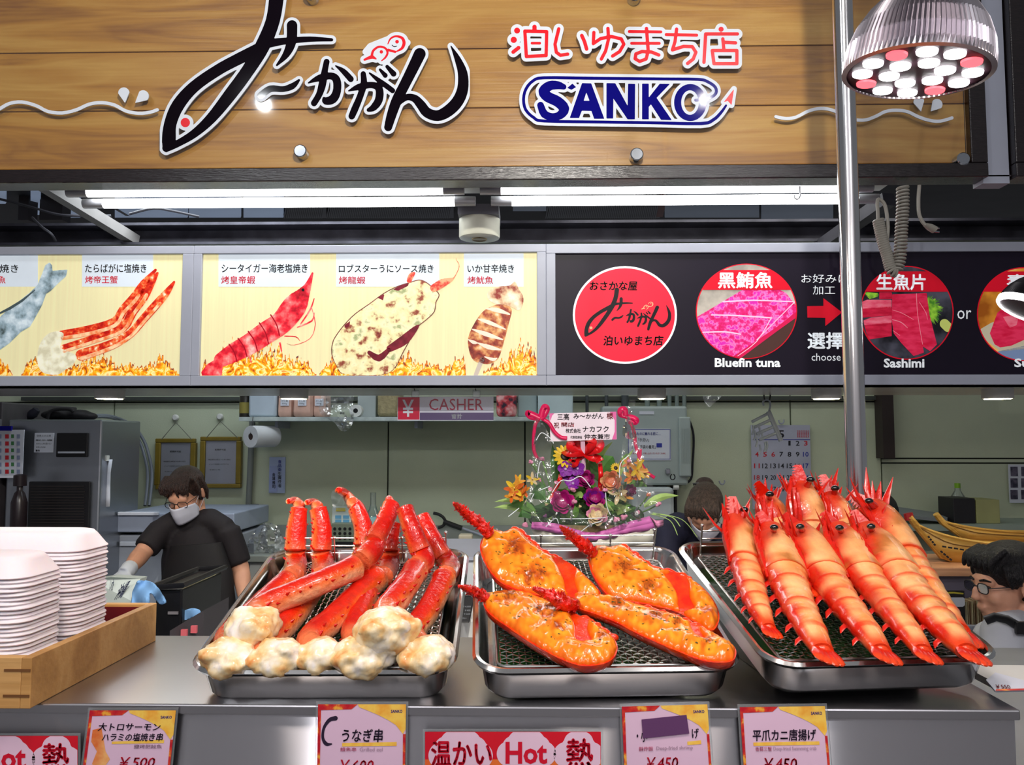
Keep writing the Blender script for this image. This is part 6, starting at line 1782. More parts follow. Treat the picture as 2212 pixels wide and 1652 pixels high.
# ================================================================== price cards on the counter front
M_card = mat('price_card_pink', S(226, 190, 214), 0.25, var=0.03, coat=0.4)
M_cred = spot_mat('card_red_print', [(0.40, S(190, 20, 40)), (0.55, S(214, 60, 40)), (0.66, S(240, 170, 60))], 90, 0.3)
M_cyel = spot_mat('card_yellow_print', [(0.38, S(240, 150, 40)), (0.55, S(250, 206, 90)), (0.68, S(246, 180, 60))], 30, 0.3)
M_cbrush = mat('card_brush_ink', S(40, 26, 50), 0.4)
M_cpink = mat('card_small_pink', S(220, 130, 160), 0.4)
M_cgrey = mat('card_small_grey', S(170, 140, 160), 0.4)
M_cprice = mat('card_price_red', S(200, 20, 50), 0.4)
def price_card(quad, label, lines):
    """quad: tl, tr, br, bl in pixels on the front of the counter"""
    Yc = FY - 0.004
    U = planeY(Yc)
    c = U((quad[0][0] + quad[2][0]) / 2, quad[2][1])
    t = thing('price_card', c, label, 'price card', 'price cards on the counter front')
    (ax, ay), (bx, by), (cx, cy), (dx, dy) = quad
    def B(u, v):
        return (ax + (bx - ax) * u + ((dx + (cx - dx) * u) - (ax + (bx - ax) * u)) * v, ay + (by - ay) * u + ((dy + (cy - dy) * u) - (ay + (by - ay) * u)) * v)
    e = 0.025
    obj('sleeve', MB().poly([U(*B(u, v)) for u, v in ((-e, -e), (1 + e, -e), (1 + e, 1 + e), (-e, 1 + e))], (0, 0.0015, 0)), clear_mat('card_sleeve', (0.96, 0.97, 0.98), 0.10, 0.06, 0.12), t, smooth=False)
    U1, U2, U3 = planeY(Yc - 0.0004), planeY(Yc - 0.0007), planeY(Yc - 0.001)
    cardo = obj('card', MB().poly([U1(*B(u, v)) for u, v in ((0, 0), (1, 0), (1, 1), (0, 1))]), M_card, t, smooth=False, recalc=False)
    q = lambda pts: [B(u, v) for u, v in pts]
    flat('red_border', [q([(0, 0), (0.45, 0), (0.38, 0.05), (0, 0.06)]), q([(0, 0.06), (0.035, 0.06), (0.03, 0.75), (0, 0.8)]), q([(0.97, 0.3), (1, 0.3), (1, 1), (0.975, 1)])], U2, M_cred, t)
    flat('yellow_swirl', [q([(0.45, 0), (1, 0), (1, 0.25), (0.97, 0.3)] + [(0.97 - 0.5 * k / 6, 0.30 - 0.27 * (k / 6) ** 0.6) for k in range(1, 7)]), q([(0, 0.75)] + [(0.03 + 0.5 * k / 6, 0.78 + 0.22 * (k / 6) ** 0.7) for k in range(0, 7)] + [(0, 1)])], U2, M_cyel, t)
    for (s, u0, v0, u1, v1, m, wt, shr) in lines:
        label_text('lettering', [(s, (B(u0, v0), B(u1, v0), B(u1, v1), B(u0, v1)), wt, shr)], U3, m, t)
    return t, B, U2, U3
mkU = [('SANKO', 0.83, 0.055, 0.96, 0.085, M_navy, .02, 0)]
t, B, U2, U3 = price_card([(194, 1534), (380, 1534), (358, 1745), (168, 1745)], 'price card with two lines of brush writing and an orange salmon picture',
    mkU + [('大トロサーモン', 0.12, 0.13, 0.84, 0.21, M_cbrush, .02, 0.1), ('ハラミの塩焼き串', 0.18, 0.235, 0.88, 0.315, M_cbrush, .02, 0.1), ('鹽烤肥鮭魚', 0.56, 0.35, 0.88, 0.39, M_cgrey, .01, 0), ('￥500', 0.42, 0.48, 0.82, 0.58, M_cprice, .02, 0.15)])
flat('salmon_picture', [[B(*p) for p in ((0.06, 0.2), (0.16, 0.18), (0.2, 0.3), (0.24, 0.42), (0.3, 0.5), (0.22, 0.62), (0.1, 0.55), (0.14, 0.42), (0.06, 0.32))]], U2, spot_mat('salmon_print', [(0.4, S(224, 110, 50)), (0.6, S(244, 180, 110))], 30, 0.4), t)
flat('yellow_underline', [[B(*p) for p in ((0.3, 0.32), (0.9, 0.30), (0.9, 0.335), (0.3, 0.345))]], U2, M_cyel, t)
t, B, U2, U3 = price_card([(687, 1521), (877, 1521), (874, 1735), (684, 1735)], 'price card reading 600 yen with a dark eel drawing',
    mkU + [('うなぎ串', 0.28, 0.25, 0.74, 0.38, M_cbrush, .02, 0.1), ('鰻魚串', 0.26, 0.435, 0.44, 0.475, M_cpink, .02, 0), ('Grilled eel', 0.48, 0.435, 0.74, 0.475, M_cgrey, 0, 0), ('￥600', 0.26, 0.56, 0.64, 0.68, M_cprice, .02, 0.2), ('(税込)', 0.66, 0.645, 0.75, 0.675, M_cpink, 0, 0)])
obj('eel_picture', shape(MB(), union([smooth_path([B(0.2, 0.14) + (10,), B(0.13, 0.16) + (8,), B(0.07, 0.24) + (6,), B(0.06, 0.34) + (6,), B(0.1, 0.40) + (8,), B(0.16, 0.40) + (3,)], 4)]), (690, 1535, 740, 1620), 1.2, U2, 0), M_cbrush, t, smooth=False, recalc=False)
flat('yellow_underline', [[B(*p) for p in ((0.28, 0.39), (0.9, 0.38), (0.9, 0.42), (0.28, 0.425))]], U2, M_cyel, t)
t, B, U2, U3 = price_card([(1343, 1526), (1528, 1521), (1542, 1735), (1352, 1740)], 'price card reading 450 yen with a plum sticker over its name',
    mkU + [('・小', 0.16, 0.24, 0.28, 0.36, M_cbrush, .02, 0), ('げ', 0.80, 0.24, 0.88, 0.34, M_cbrush, .02, 0), ('酥炸蝦', 0.18, 0.41, 0.34, 0.455, M_cpink, .02, 0), ('Deep-fried shrimp', 0.38, 0.41, 0.80, 0.46, M_cgrey, .005, 0), ('￥450', 0.26, 0.52, 0.62, 0.64, M_cprice, .02, 0.2), ('(税込)', 0.64, 0.605, 0.73, 0.635, M_cpink, 0, 0)])
flat('plum_sticker', [[(1386, 1554), (1483, 1544), (1489, 1584), (1389, 1595)]], planeY(FY - 0.0056), mat('plum_sticker', S(96, 56, 100), 0.5), t, (0, 0.0006, 0))
flat('yellow_underline', [[B(*p) for p in ((0.74, 0.37), (0.9, 0.36), (0.9, 0.40), (0.74, 0.405))]], U2, M_cyel, t)
t, B, U2, U3 = price_card([(1598, 1527), (1782, 1525), (1800, 1738), (1612, 1740)], 'price card reading 450 yen with uncovered brush writing and yellow underline',
    mkU + [('平爪カニ唐揚げ', 0.13, 0.23, 0.87, 0.345, M_cbrush, .02, 0.1), ('香蘇三蟹', 0.15, 0.405, 0.34, 0.45, M_cpink, .01, 0), ('Deep-fried Swimming crab', 0.36, 0.405, 0.86, 0.455, M_cgrey, 0, 0), ('￥450', 0.24, 0.52, 0.62, 0.64, M_cprice, .02, 0.2), ('(税込)', 0.64, 0.605, 0.73, 0.635, M_cpink, 0, 0)])
flat('yellow_underline', [[B(*p) for p in ((0.13, 0.36), (0.9, 0.355), (0.9, 0.39), (0.13, 0.395))]], U2, M_cyel, t)
# hot signs
def hot_sign(x0, y0, x1, y1, label, texts, puffs):
    Yc = FY - 0.004
    t = thing('hot_food_sign', P((x0 + x1) / 2, y1, Yc), label, 'sign', 'red hot food signs')
    flat('sleeve', [rect(x0 - 5, y0 - 5, x1 + 5, y1)], planeY(Yc), clear_mat('card_sleeve'), t, (0, 0.0015, 0))
    m = spot_mat('hot_red', [(0.35, S(206, 8, 40)), (0.62, S(220, 24, 40))], 6, 0.3)
    flat('red_sheet', [rect(x0, y0, x1, y1)], planeY(Yc - 0.0004), m, t)
    flat('orange_foot', [rect(x0, y0 + 60, x1, y1)], planeY(Yc - 0.0005), spot_mat('hot_orange', [(0.3, S(226, 90, 40)), (0.7, S(240, 130, 50))], 10, 0.3), t)
    for cx, cy, w, h in puffs:
        st = []
        for k in range(12):
            a = 2 * math.pi * k / 12
            st.append([(cx + math.cos(a) * (w - h * 0.5), cy + math.sin(a) * h * 0.55, h * 0.85)])
        st.append([(cx - w * 0.6, cy, h), (cx + w * 0.6, cy, h)])
        obj('pink_puff', shape(MB(), union(st), (x0 + 1, y0 + 1, x1 - 2, y1 - 2), 2.0, planeY(Yc - 0.0007), 0), mat('puff_pink', S(232, 196, 216), 0.3), t, smooth=False, recalc=False)
    for s, box, wt in texts:
        label_text('lettering', [(s, box, wt)], planeY(Yc - 0.001), mat('hot_ink', S(210, 10, 44), 0.3), t)
hot_sign(918, 1580, 1298, 1740, 'wide red hot food sign between the price cards', [('温かい', (932, 1600, 1062, 1654), .035), ('Hot', (1092, 1602, 1182, 1650), .03), ('熱', (1224, 1596, 1280, 1660), .03)], [(995, 1632, 66, 60), (1137, 1628, 60, 56), (1250, 1630, 44, 56)])
hot_sign(-200, 1589, 168, 1740, 'red hot food sign at the lower corner under the wooden box', [('温かい', (-190, 1612, -60, 1662), .03), ('Hot', (-38, 1612, 56, 1662), .03), ('熱', (92, 1606, 148, 1664), .03)], [(-120, 1640, 66, 60), (12, 1640, 60, 56), (122, 1640, 42, 56)])
# card lying at the right end
t = thing('price_card', PZ(2190, 1480, ZC + 0.01), 'price card lying flat at the far end beside the prawn tray', 'price card', 'price cards on the counter front')
U = lambda x, y: PZ(x, y, ZC + 0.012)
flat('card', [[(2130, 1468), (2150, 1452), (2230, 1474), (2230, 1490), (2150, 1492)]], U, M_paper, t, (0, 0, -0.002))
flat('red_border', [[(2150, 1492), (2230, 1490), (2230, 1486), (2152, 1488)]], lambda x, y: PZ(x, y, ZC + 0.0135), M_cred, t)
label_text('lettering', [('￥550', ((2150, 1478), (2180, 1479), (2184, 1487), (2152, 1486)), .03)], lambda x, y: PZ(x, y, ZC + 0.0135), M_cprice, t)
tag(obj('card_block', MB().box(PZ(2130, 1480, ZC).x, PZ(2230, 1480, ZC).x + 0.1, PZ(2190, 1491, ZC).y, PZ(2190, 1452, ZC).y, ZC + 0.0005, ZC + 0.0095), M_wplastic, smooth=False), 'thin white block under the flat price card', 'block')
# ================================================================== king crab legs
def lerp3(a, b, t):
    t = max(0.0, min(1.0, t))
    return tuple(a[i] + (b[i] - a[i]) * t for i in range(3))
def sstep(a, b, x):
    t = max(0.0, min(1.0, (x - a) / (b - a)))
    return t * t * (3 - 2 * t)
RED1, RED2, ORA, CRM = S(206, 18, 6), S(226, 48, 10), S(238, 116, 44), S(246, 196, 150)
M_crab = mat('crab_shell', attr=True, var=0.14, scale=90, rough=0.26, coat=0.5, bump=0.25, bscale=160, sss=0.1)
M_meat = spot_mat('crab_meat', [(0.30, S(224, 140, 66)), (0.42, S(240, 200, 136)), (0.53, S(246, 226, 186)), (0.66, S(242, 234, 228))], 34, 0.35, detail=5, coat=0.35, bump=0.35)
def pt(T, q):
    return T.at(q[0], q[1], q[2]) if abs(q[2]) < 0.3 else P(q[0], q[1], q[2])
def leg_segment(mb, T, pts, rads, seed, joint0, joint1, spines, up=(-0.35, 0.1, 0.93), fat=1.22):
    """pts: pixel path with w heights, rads in pixels"""
    W3 = [tuple(pt(T, q)) for q in pts]
    R3 = [fat * r / FPX * w[1] for r, w in zip(rads, W3)]
    path = smooth_path([w + (r,) for w, r in zip(W3, R3)], 7)
    C = [Vector(p[:3]) for p in path]
    R = [p[3] for p in path]
    k = len(C)
    up = Vector(up).normalized()
    n = 14
    for i, c in enumerate(C):
        s = i / (k - 1)
        tg = (C[min(k - 1, i + 1)] - C[max(0, i - 1)]).normalized()
        u = (up - tg * up.dot(tg)).normalized()
        w = tg.cross(u)
        endf = 1.0 + 0.12 * sstep(0.85, 1.0, s) - 0.22 * sstep(0.94, 1.0, s) + 0.10 * sstep(0.12, 0.0, s) - 0.15 * sstep(0.03, 0, s)
        endf *= (1 - 0.55 * sstep(0.93, 1.0, s)) * (1 - 0.5 * sstep(0.05, 0.0, s))
        for j in range(n):
            a = 2 * math.pi * j / n
            d = w * math.cos(a) + u * math.sin(a)
            rr_ = R[i] * endf * (1 + 0.06 * mnoise.noise(c * 60 + d * 2 + Vector((seed, 0, 0))))
            mb.v.append(c + d * rr_)
            up_ = math.sin(a) + 0.25 * mnoise.noise(c * 45 + d + Vector((0, seed, 0)))
            col = lerp3(CRM, ORA, sstep(-0.65, -0.1, up_))
            col = lerp3(col, RED2, sstep(-0.15, 0.3, up_))
            col = lerp3(col, RED1, sstep(0.35, 0.9, up_))
            jt = max(joint0 * sstep(0.34, 0.1, s), joint1 * sstep(0.88, 1.0, s))
            col = lerp3(col, lerp3(ORA, CRM, 0.25), 0.75 * jt)
            mb.c.append(col)
    b = len(mb.v) - k * n
    fs = [(b + i * n + j, b + i * n + (j + 1) % n, b + (i + 1) * n + (j + 1) % n, b + (i + 1) * n + j) for i in range(k - 1) for j in range(n)]
    fs += [tuple(b + j for j in range(n - 1, -1, -1)), tuple(b + (k - 1) * n + j for j in range(n))]
    mb.f += fs
    mb.m += [0] * len(fs)
    # thorns along both flanks and the ridge
    rg = random.Random(seed)
    for q in range(spines):
        i = int((0.06 + 0.88 * (q + 0.5 * rg.random()) / spines) * (k - 1))
        tg = (C[min(k - 1, i + 1)] - C[max(0, i - 1)]).normalized()
        u = (up - tg * up.dot(tg)).normalized()
        w = tg.cross(u)
        for ang in (rg.uniform(-0.25, 0.35), math.pi + rg.uniform(-0.25, 0.35)):
            if rg.random() < 0.25:
                continue
            d = w * math.cos(ang) + u * math.sin(ang)
            hgt = R[i] * rg.uniform(0.22, 0.4)
            p0 = C[i] + d * R[i] * 0.9
            mb.tube([p0, p0 + d * hgt * 0.6 + tg * hgt * 0.2, p0 + d * hgt + tg * hgt * 0.6], [R[i] * 0.15, R[i] * 0.08, 0.0003], 5, cap=False, cols=[RED1, RED1, S(170, 20, 10)])
def meat_blob(T, x, y, w, rx, ry, seed):
    c = pt(T, (x, y, w))
    k = c.y / FPX
    rg = random.Random(seed)
    mb = MB()
    U_, V_ = Vector((1, 0, 0)), (T.M.to_3x3() @ Vector((0, 1, 0)))
    Nn = T.n
    Rm = Matrix((U_, V_, Nn)).transposed()
    mb.ell(c, rx * k, ry * k * 1.25, ry * k * 0.85, 20, 14, Rm)
    for i in range(16):
        a = rg.uniform(0, 2 * math.pi)
        e = rg.uniform(0.35, 0.8)
        s = rg.uniform(0.28, 0.5)
        mb.ell(c + U_ * rx * k * e * math.cos(a) + V_ * ry * k * e * math.sin(a) + Nn * ry * k * rg.uniform(-0.1, 0.55) + Vector((0, -ry * k * 0.25, 0)), rx * k * s, ry * k * s, ry * k * s * 0.8, 12, 8, Rm)
    return mb
c7 = CR(400, 1040, 3.305)
def cp(pts):
    return [(400 + p[0] / 3.305, 1040 + p[1] / 3.305, p[2]) for p in pts]
LEGS = [
    # label, merus path, merus radii, [other segments (path, radii)], meat (x, y, w, rx, ry)
    ('king crab leg crossing over the others with its white meat end at the tray corner', [(545, 905, .030), (800, 790, .040), (1040, 690, .046), (1250, 595, .046)], [76, 74, 72, 74],
     [([(1240, 580, .046), (1320, 510, .05), (1360, 440, .055)], [76, 80, 66]), ([(1340, 440, .058), (1420, 300, .075), (1475, 165, .09)], [66, 64, 56]), ([(1470, 170, .09), (1455, 125, .094), (1440, 118, .094)], [34, 26, 8])], (480, 1055, .026, 168, 135)),
    ('king crab leg at the edge whose hooked tip points up beside its twin', [(300, 1110, .004), (450, 960, .008), (620, 800, .012), (770, 680, .02)], [70, 68, 64, 66],
     [([(765, 690, .02), (790, 590, 1.292), (785, 490, 1.298)], [72, 74, 62]), ([(785, 500, 1.298), (795, 330, 1.304), (815, 175, 1.310)], [72, 66, 52]), ([(815, 180, 1.310), (790, 140, 1.375), (740, 140, 1.304), (728, 155, 1.304)], [40, 30, 20, 5])], (320, 1275, .006, 175, 135)),
    ('upright king crab leg with a hooked tip standing next to the outermost leg', [(545, 1180, .004), (700, 1040, .008), (850, 860, .010), (960, 690, .014)], [72, 74, 68, 66],
     [([(960, 700, .014), (985, 590, 1.292), (965, 490, 1.298)], [66, 72, 62]), ([(968, 500, 1.298), (975, 340, 1.304), (945, 180, 1.310)], [72, 66, 54]), ([(945, 185, 1.310), (920, 150, 1.375), (872, 148, 1.304), (862, 160, 1.304)], [40, 28, 20, 5])], (655, 1270, .008, 165, 125)),
    ('king crab leg lying straight in the middle of the tray under the crossing leg', [(890, 1130, .006), (1050, 990, .010), (1220, 830, .014), (1390, 660, .018)], [78, 80, 78, 82],
     [([(1400, 690, .014), (1445, 600, 1.286), (1450, 500, 1.292)], [70, 78, 66]), ([(1450, 500, 1.292), (1460, 400, 1.298), (1490, 280, 1.304)], [66, 62, 50])], (960, 1265, .008, 140, 120)),
    ('king crab leg with the highest tip bent towards the wall', [(1190, 1090, .004), (1230, 980, .008), (1290, 840, .010), (1330, 700, .014)], [64, 66, 64, 64],
     [([(1320, 690, .014), (1290, 570, 1.292), (1270, 450, 1.298)], [66, 70, 64]), ([(1275, 460, 1.298), (1270, 330, 1.304), (1225, 200, 1.310), (1200, 165, 1.310)], [66, 62, 56, 50]), ([(1205, 165, 1.310), (1150, 95, 1.375), (1100, 62, 1.304), (1072, 72, 1.304)], [42, 32, 24, 6])], (1265, 1270, .010, 190, 140)),
    ('king crab leg whose big white meat end rests on top of its neighbours', [(1440, 920, .030), (1530, 810, .034), (1600, 710, .034), (1655, 620, .032)], [80, 78, 74, 72],
     [([(1650, 620, .032), (1700, 560, .036), (1680, 480, .045)], [70, 76, 66]), ([(1680, 500, .045), (1620, 340, .075), (1565, 185, .10)], [72, 64, 56])], (1430, 1085, .034, 200, 165)),
    ('king crab leg along the tray rim nearest the lobsters', [(1625, 1080, .006), (1720, 940, .010), (1800, 800, .014), (1860, 670, .018)], [72, 72, 70, 68],
     [([(1855, 680, .018), (1890, 610, 1.286), (1830, 520, 1.298)], [66, 72, 64]), ([(1845, 550, 1.298), (1760, 400, 1.310), (1680, 245, 1.33)], [66, 62, 54])], (1730, 1255, .010, 170, 130)),
]
SEGN = ['carpus', 'propodus', 'claw_tip']
for i, (lab, mp, mr, segs, meat) in enumerate(LEGS):
    base = pt(T1, cp([(meat[0], meat[1], -0.008)])[0])
    t = thing('crab_leg', base, lab, 'crab leg', 'king crab legs on the tray')
    mb = MB()
    m0 = (mp[0][0] * .4 + meat[0] * .6, mp[0][1] * .4 + meat[1] * .6, (mp[0][2] + meat[2]) / 2)
    leg_segment(mb, T1, cp([m0] + mp), [r / 3.305 for r in [mr[0] * 0.95] + mr], 11 + i, 0.95, 1.0, 12)
    obj('merus', mb, M_crab, t, col=True)
    for k, (sp_, sr_) in enumerate(segs):
        mb = MB()
        leg_segment(mb, T1, cp(sp_), [r / 3.305 for r in sr_], 40 + i * 5 + k, 0.7 if k == 0 else 0.3, 0.6 if k == 0 else 0.1, 5 if k == 0 else (8 if k == 1 else 2), (0.75, -0.45, 0.45) if i in (1, 2, 4) else (0.6, -0.7, 0.4), 1.08)
        obj(SEGN[k], mb, M_crab, t, col=True)
    q = cp([(meat[0], meat[1] - 18, meat[2])])[0]
    mo = obj('meat', meat_blob(T1, q[0], q[1], q[2], 1.14 * meat[3] / 3.305, 1.12 * meat[4] / 3.305, 70 + i), M_meat, t, remesh=0.0026, wsmooth=2)
    for sz, st in ((0.022, 0.010), (0.008, 0.0045)):
        tx = bpy.data.textures.new('meat_lumps', 'CLOUDS')
        tx.noise_scale = sz
        md = mo.modifiers.new('d', 'DISPLACE')
        md.texture = tx
        md.texture_coords = 'GLOBAL'
        md.strength = st
        md.mid_level = 0.5

# ================================================================== lobster halves
M_shell = mat('lobster_shell', S(214, 34, 8), 0.2, var=0.25, scale=50, coat=0.7, bump=0.3, bscale=120, col2=S(236, 70, 16))
M_horn = mat('lobster_horn', S(206, 24, 8), 0.25, var=0.3, scale=80, coat=0.5, bump=0.6, bscale=140)
M_sauce = mat('baked_sauce', attr=True, var=0.10, scale=60, rough=0.22, coat=0.25, bump=0.10, bscale=90, sss=0.1)
M_herb = mat('dried_herb', S(66, 74, 20), 0.7, var=0.4, scale=200)
c8 = lambda pts: [(960 + p[0] / 3.3515, 1070 + p[1] / 3.3515) for p in pts]
LOBS = [
    ('lobster half nearest the tray corner, glazed orange with its curled tail in front', 0.014,
     [(300, 700), (450, 680), (600, 690), (760, 760), (900, 840), (1040, 885), (1150, 960), (1225, 1020), (1255, 1090), (1225, 1165), (1140, 1210), (1000, 1222), (860, 1180), (720, 1110), (600, 1040), (470, 950), (330, 850), (280, 770)],
     [(915, 850), (1000, 868), (1035, 890), (1030, 960), (1058, 1045), (960, 1042), (945, 930)], [(310, 740, 70), (220, 700, 76), (160, 675, 50), (105, 655, 22)], [(470, 740, 90), (780, 900, 60), (690, 860, 50), (820, 990, 50), (1150, 1050, 40)]),
    ('longest lobster half, lying across the front of the tray towards the prawns', 0.016,
     [(935, 770), (960, 712), (1080, 715), (1230, 718), (1350, 765), (1500, 808), (1650, 855), (1760, 900), (1870, 950), (2000, 1010), (2090, 1070), (2115, 1130), (2085, 1185), (1980, 1198), (1850, 1178), (1700, 1120), (1560, 1062), (1400, 990), (1250, 910), (1100, 850), (985, 812)],
     [(1785, 925), (1815, 925), (1850, 980), (1885, 1032), (1845, 1022), (1808, 985)], [(950, 790, 90), (860, 780, 110), (760, 720, 80), (640, 672, 30)], [(1250, 800, 70), (1530, 890, 90), (1680, 950, 40), (1900, 1090, 50)]),
    ('lobster half at the back beside the crab tray with its horn pointing up', 0.006,
     [(262, 330), (300, 260), (345, 232), (430, 252), (500, 225), (555, 255), (640, 330), (740, 410), (830, 440), (940, 500), (1040, 590), (1130, 690), (1110, 745), (1000, 740), (880, 720), (760, 720), (640, 705), (480, 660), (370, 590), (300, 490), (262, 400)],
     [(790, 445), (860, 455), (945, 520), (935, 600), (960, 700), (890, 700), (870, 610), (830, 520)], [(330, 290, 80), (260, 205, 84), (160, 130, 70), (100, 85, 50), (66, 52, 16)], [(500, 390, 80), (620, 610, 70), (520, 440, 50), (700, 600, 50)]),
    ('lobster half at the back near the pole with a wide looping tail', 0.006,
     [(1040, 450), (1055, 395), (1110, 352), (1200, 362), (1290, 350), (1400, 430), (1520, 510), (1640, 535), (1790, 595), (1915, 700), (1985, 820), (1985, 910), (1930, 968), (1800, 900), (1690, 835), (1500, 785), (1350, 762), (1200, 722), (1120, 640), (1065, 545)],
     [(1600, 565), (1700, 560), (1762, 610), (1770, 720), (1805, 800), (1762, 832), (1705, 822), (1692, 720), (1650, 640)], [(1080, 420, 80), (1010, 360, 90), (930, 300, 70), (880, 260, 50), (838, 222, 16)], [(1300, 545, 80), (1480, 690, 70), (1130, 420, 50), (1900, 870, 50)]),
]
def lobster(lab, w0, outline, slit, horn, toast, seed, lean):
    T = T2
    out_, sl_ = smooth_path(c8(outline), 4, True), smooth_path(c8(slit), 3, True)
    cx = sum(p[0] for p in out_) / len(out_); cy = sum(p[1] for p in out_) / len(out_)
    t = thing('lobster_half', T.at(cx, cy, -0.008), lab, 'lobster', 'lobster halves on the tray')
    bnd = bounds_of([out_], 8)
    # shell: a hull hanging below the cut face
    v, f, e = ms(lambda X, Y: sd_poly(X, Y, out_), bnd, 3.0, merge=False)
    Xa = np.array([p[0] for p in v]); Ya = np.array([p[1] for p in v])
    D = -sd_poly(Xa, Ya, out_)
    depth = np.sqrt(np.clip(1 - (1 - np.clip(D / 34, 0, 1)) ** 2, 0, 1)) * 0.019
    wv = lambda y: w0 + lean * max(0.0, (1310 - y) / 150.0)
    top = [T.at(x, y, wv(y)) for x, y in v]
    bot = [p - T.n * (0.0035 + float(d)) + Vector((0, 0.0, 0)) for p, d in zip(top, depth)]
    lip = [p - T.n * 0.002 for p in top]
    n = len(v)
    mb = MB().add(lip + bot, [q for q in f] + [tuple(n + i for i in reversed(q)) for q in f] + [(a, b, n + b, n + a) for a, b in e])
    obj('shell', mb, M_shell, t)
    # baked sauce filling
    fld = lambda X, Y: np.maximum(sd_poly(X, Y, out_) + 3.0 + 1.2 * np.sin(X * 0.35) * np.sin(Y * 0.3), -sd_poly(X, Y, sl_) + 1.0)
    v, f, e = ms(fld, bnd, 2.4, merge=False)
    Xa = np.array([p[0] for p in v]); Ya = np.array([p[1] for p in v])
    D = np.clip(-fld(Xa, Ya), 0, 99)
    mb = MB()
    W, C = [], []
    tz_ = c8([(a, b) for a, b, r in toast])
    for (x, y), d in zip(v, D):
        h = 0.010 * math.sqrt(min(1.0, d / 14.0)) * (0.8 + 0.2 * min(1, d / 40))
        nn = mnoise.noise(Vector((x * 0.028, y * 0.04, seed)))
        n2 = mnoise.noise(Vector((x * 0.09, y * 0.11, seed + 3)))
        n3 = mnoise.noise(Vector((x * 0.3, y * 0.34, seed + 8)))
        h += min(1, d / 10) * (0.0050 * nn + 0.0018 * n2 + 0.0006 * n3)
        W.append(T.at(x, y, wv(y)) + T.n * (h - 0.001))
        col = lerp3(S(234, 122, 16), S(244, 160, 40), 0.5 + n2)
        col = lerp3(col, S(226, 106, 12), sstep(0.05, 0.5, nn) * 0.6)
        col = lerp3(col, S(236, 100, 14), sstep(9, 1, d) * 0.8)
        for (ax, ay), (_, _, r) in zip(tz_, toast):
            dd = math.hypot((x - ax), (y - ay) * 1.3) / (1.5 * r / 3.3515)
            col = lerp3(col, S(186, 70, 10), 0.75 * sstep(1.1, 0.1, dd + 0.5 * n2))
            col = lerp3(col, S(84, 34, 12), 0.7 * sstep(0.5, 0.0, dd + 0.7 * n3))
        C.append(col)
    nv = len(W)
    W2 = W + [p - T.n * 0.006 for p in W]
    mb.add(W2, f + [(a, b, nv + b, nv + a) for a, b in e], C + C)
    obj('sauce', mb, M_sauce, t, col=True)
    # herb flakes
    rg = random.Random(seed)
    mb = MB()
    for k in range(90):
        i = rg.randrange(nv)
        if D[i] < 8:
            continue
        p = W[i] + T.n * 0.0006
        a = rg.uniform(0, 6.28); L_ = rg.uniform(0.0008, 0.0022)
        u = Vector((math.cos(a), math.sin(a), 0)) * L_
        q = T.n.cross(u).normalized() * L_ * 0.4
        mb.add([p - u - q, p + u - q, p + u + q, p - u + q + T.n * 0.0008], [(0, 1, 2, 3)])
    tag(obj('herb_flake', mb, M_herb, t, recalc=False), kind='stuff')
    # spiny horn
    hp = [(960 + a / 3.3515, 1070 + b / 3.3515, wv(1070 + b / 3.3515) + 0.004 + 0.010 * k, r / 3.3515 / 2) for k, (a, b, r) in enumerate(horn)]
    W3 = [tuple(T.at(a, b, w)) + (r / FPX * T.at(a, b, w).y,) for a, b, w, r in hp]
    path = smooth_path(W3, 6)
    mb = MB().tube([p[:3] for p in path], [p[3] * (1 + 0.25 * mnoise.noise(Vector((i * .9, seed, 0)))) for i, p in enumerate(path)], 10)
    for i, p in enumerate(path[1:-1]):
        c = Vector(p[:3]); r = p[3]
        tg = (Vector(path[i + 2][:3]) - Vector(path[i][:3])).normalized()
        for k in range(4):
            a = rg.uniform(0, 2 * math.pi)
            u = tg.orthogonal().normalized(); d = Matrix.Rotation(a, 3, tg) @ u
            mb.tube([c + d * r * 0.6, c + d * r * rg.uniform(1.1, 1.55) + tg * r * rg.uniform(.1, .6)], [r * 0.4, r * 0.06], 5, cap=False)
    obj('horn', mb, M_horn, t, recalc=False)
    # ragged red shell edge along the upper flank
    pts = [p for p in out_]
    mb = MB()
    k0 = [i for i, p in enumerate(pts)]
    m_ = len(pts)
    for i in range(int(m_ * 0.20), int(m_ * 0.40)):
        c = T.at(pts[i][0], pts[i][1], wv(pts[i][1]))
        mb.ell(c - T.n * 0.005 + Vector((0.002, 0.002, 0)), 0.0065 + 0.002 * math.sin(i * 1.7), 0.006, 0.0045 + 0.0015 * math.cos(i * 2.3), 8, 6)
    obj('shell_crest', mb, M_shell, t, remesh=0.002, wsmooth=2)
for i, L_ in enumerate(LOBS):
    lobster(*L_, seed=100 + 7 * i, lean=(0.0, 0.0, 0.045, 0.045)[i])

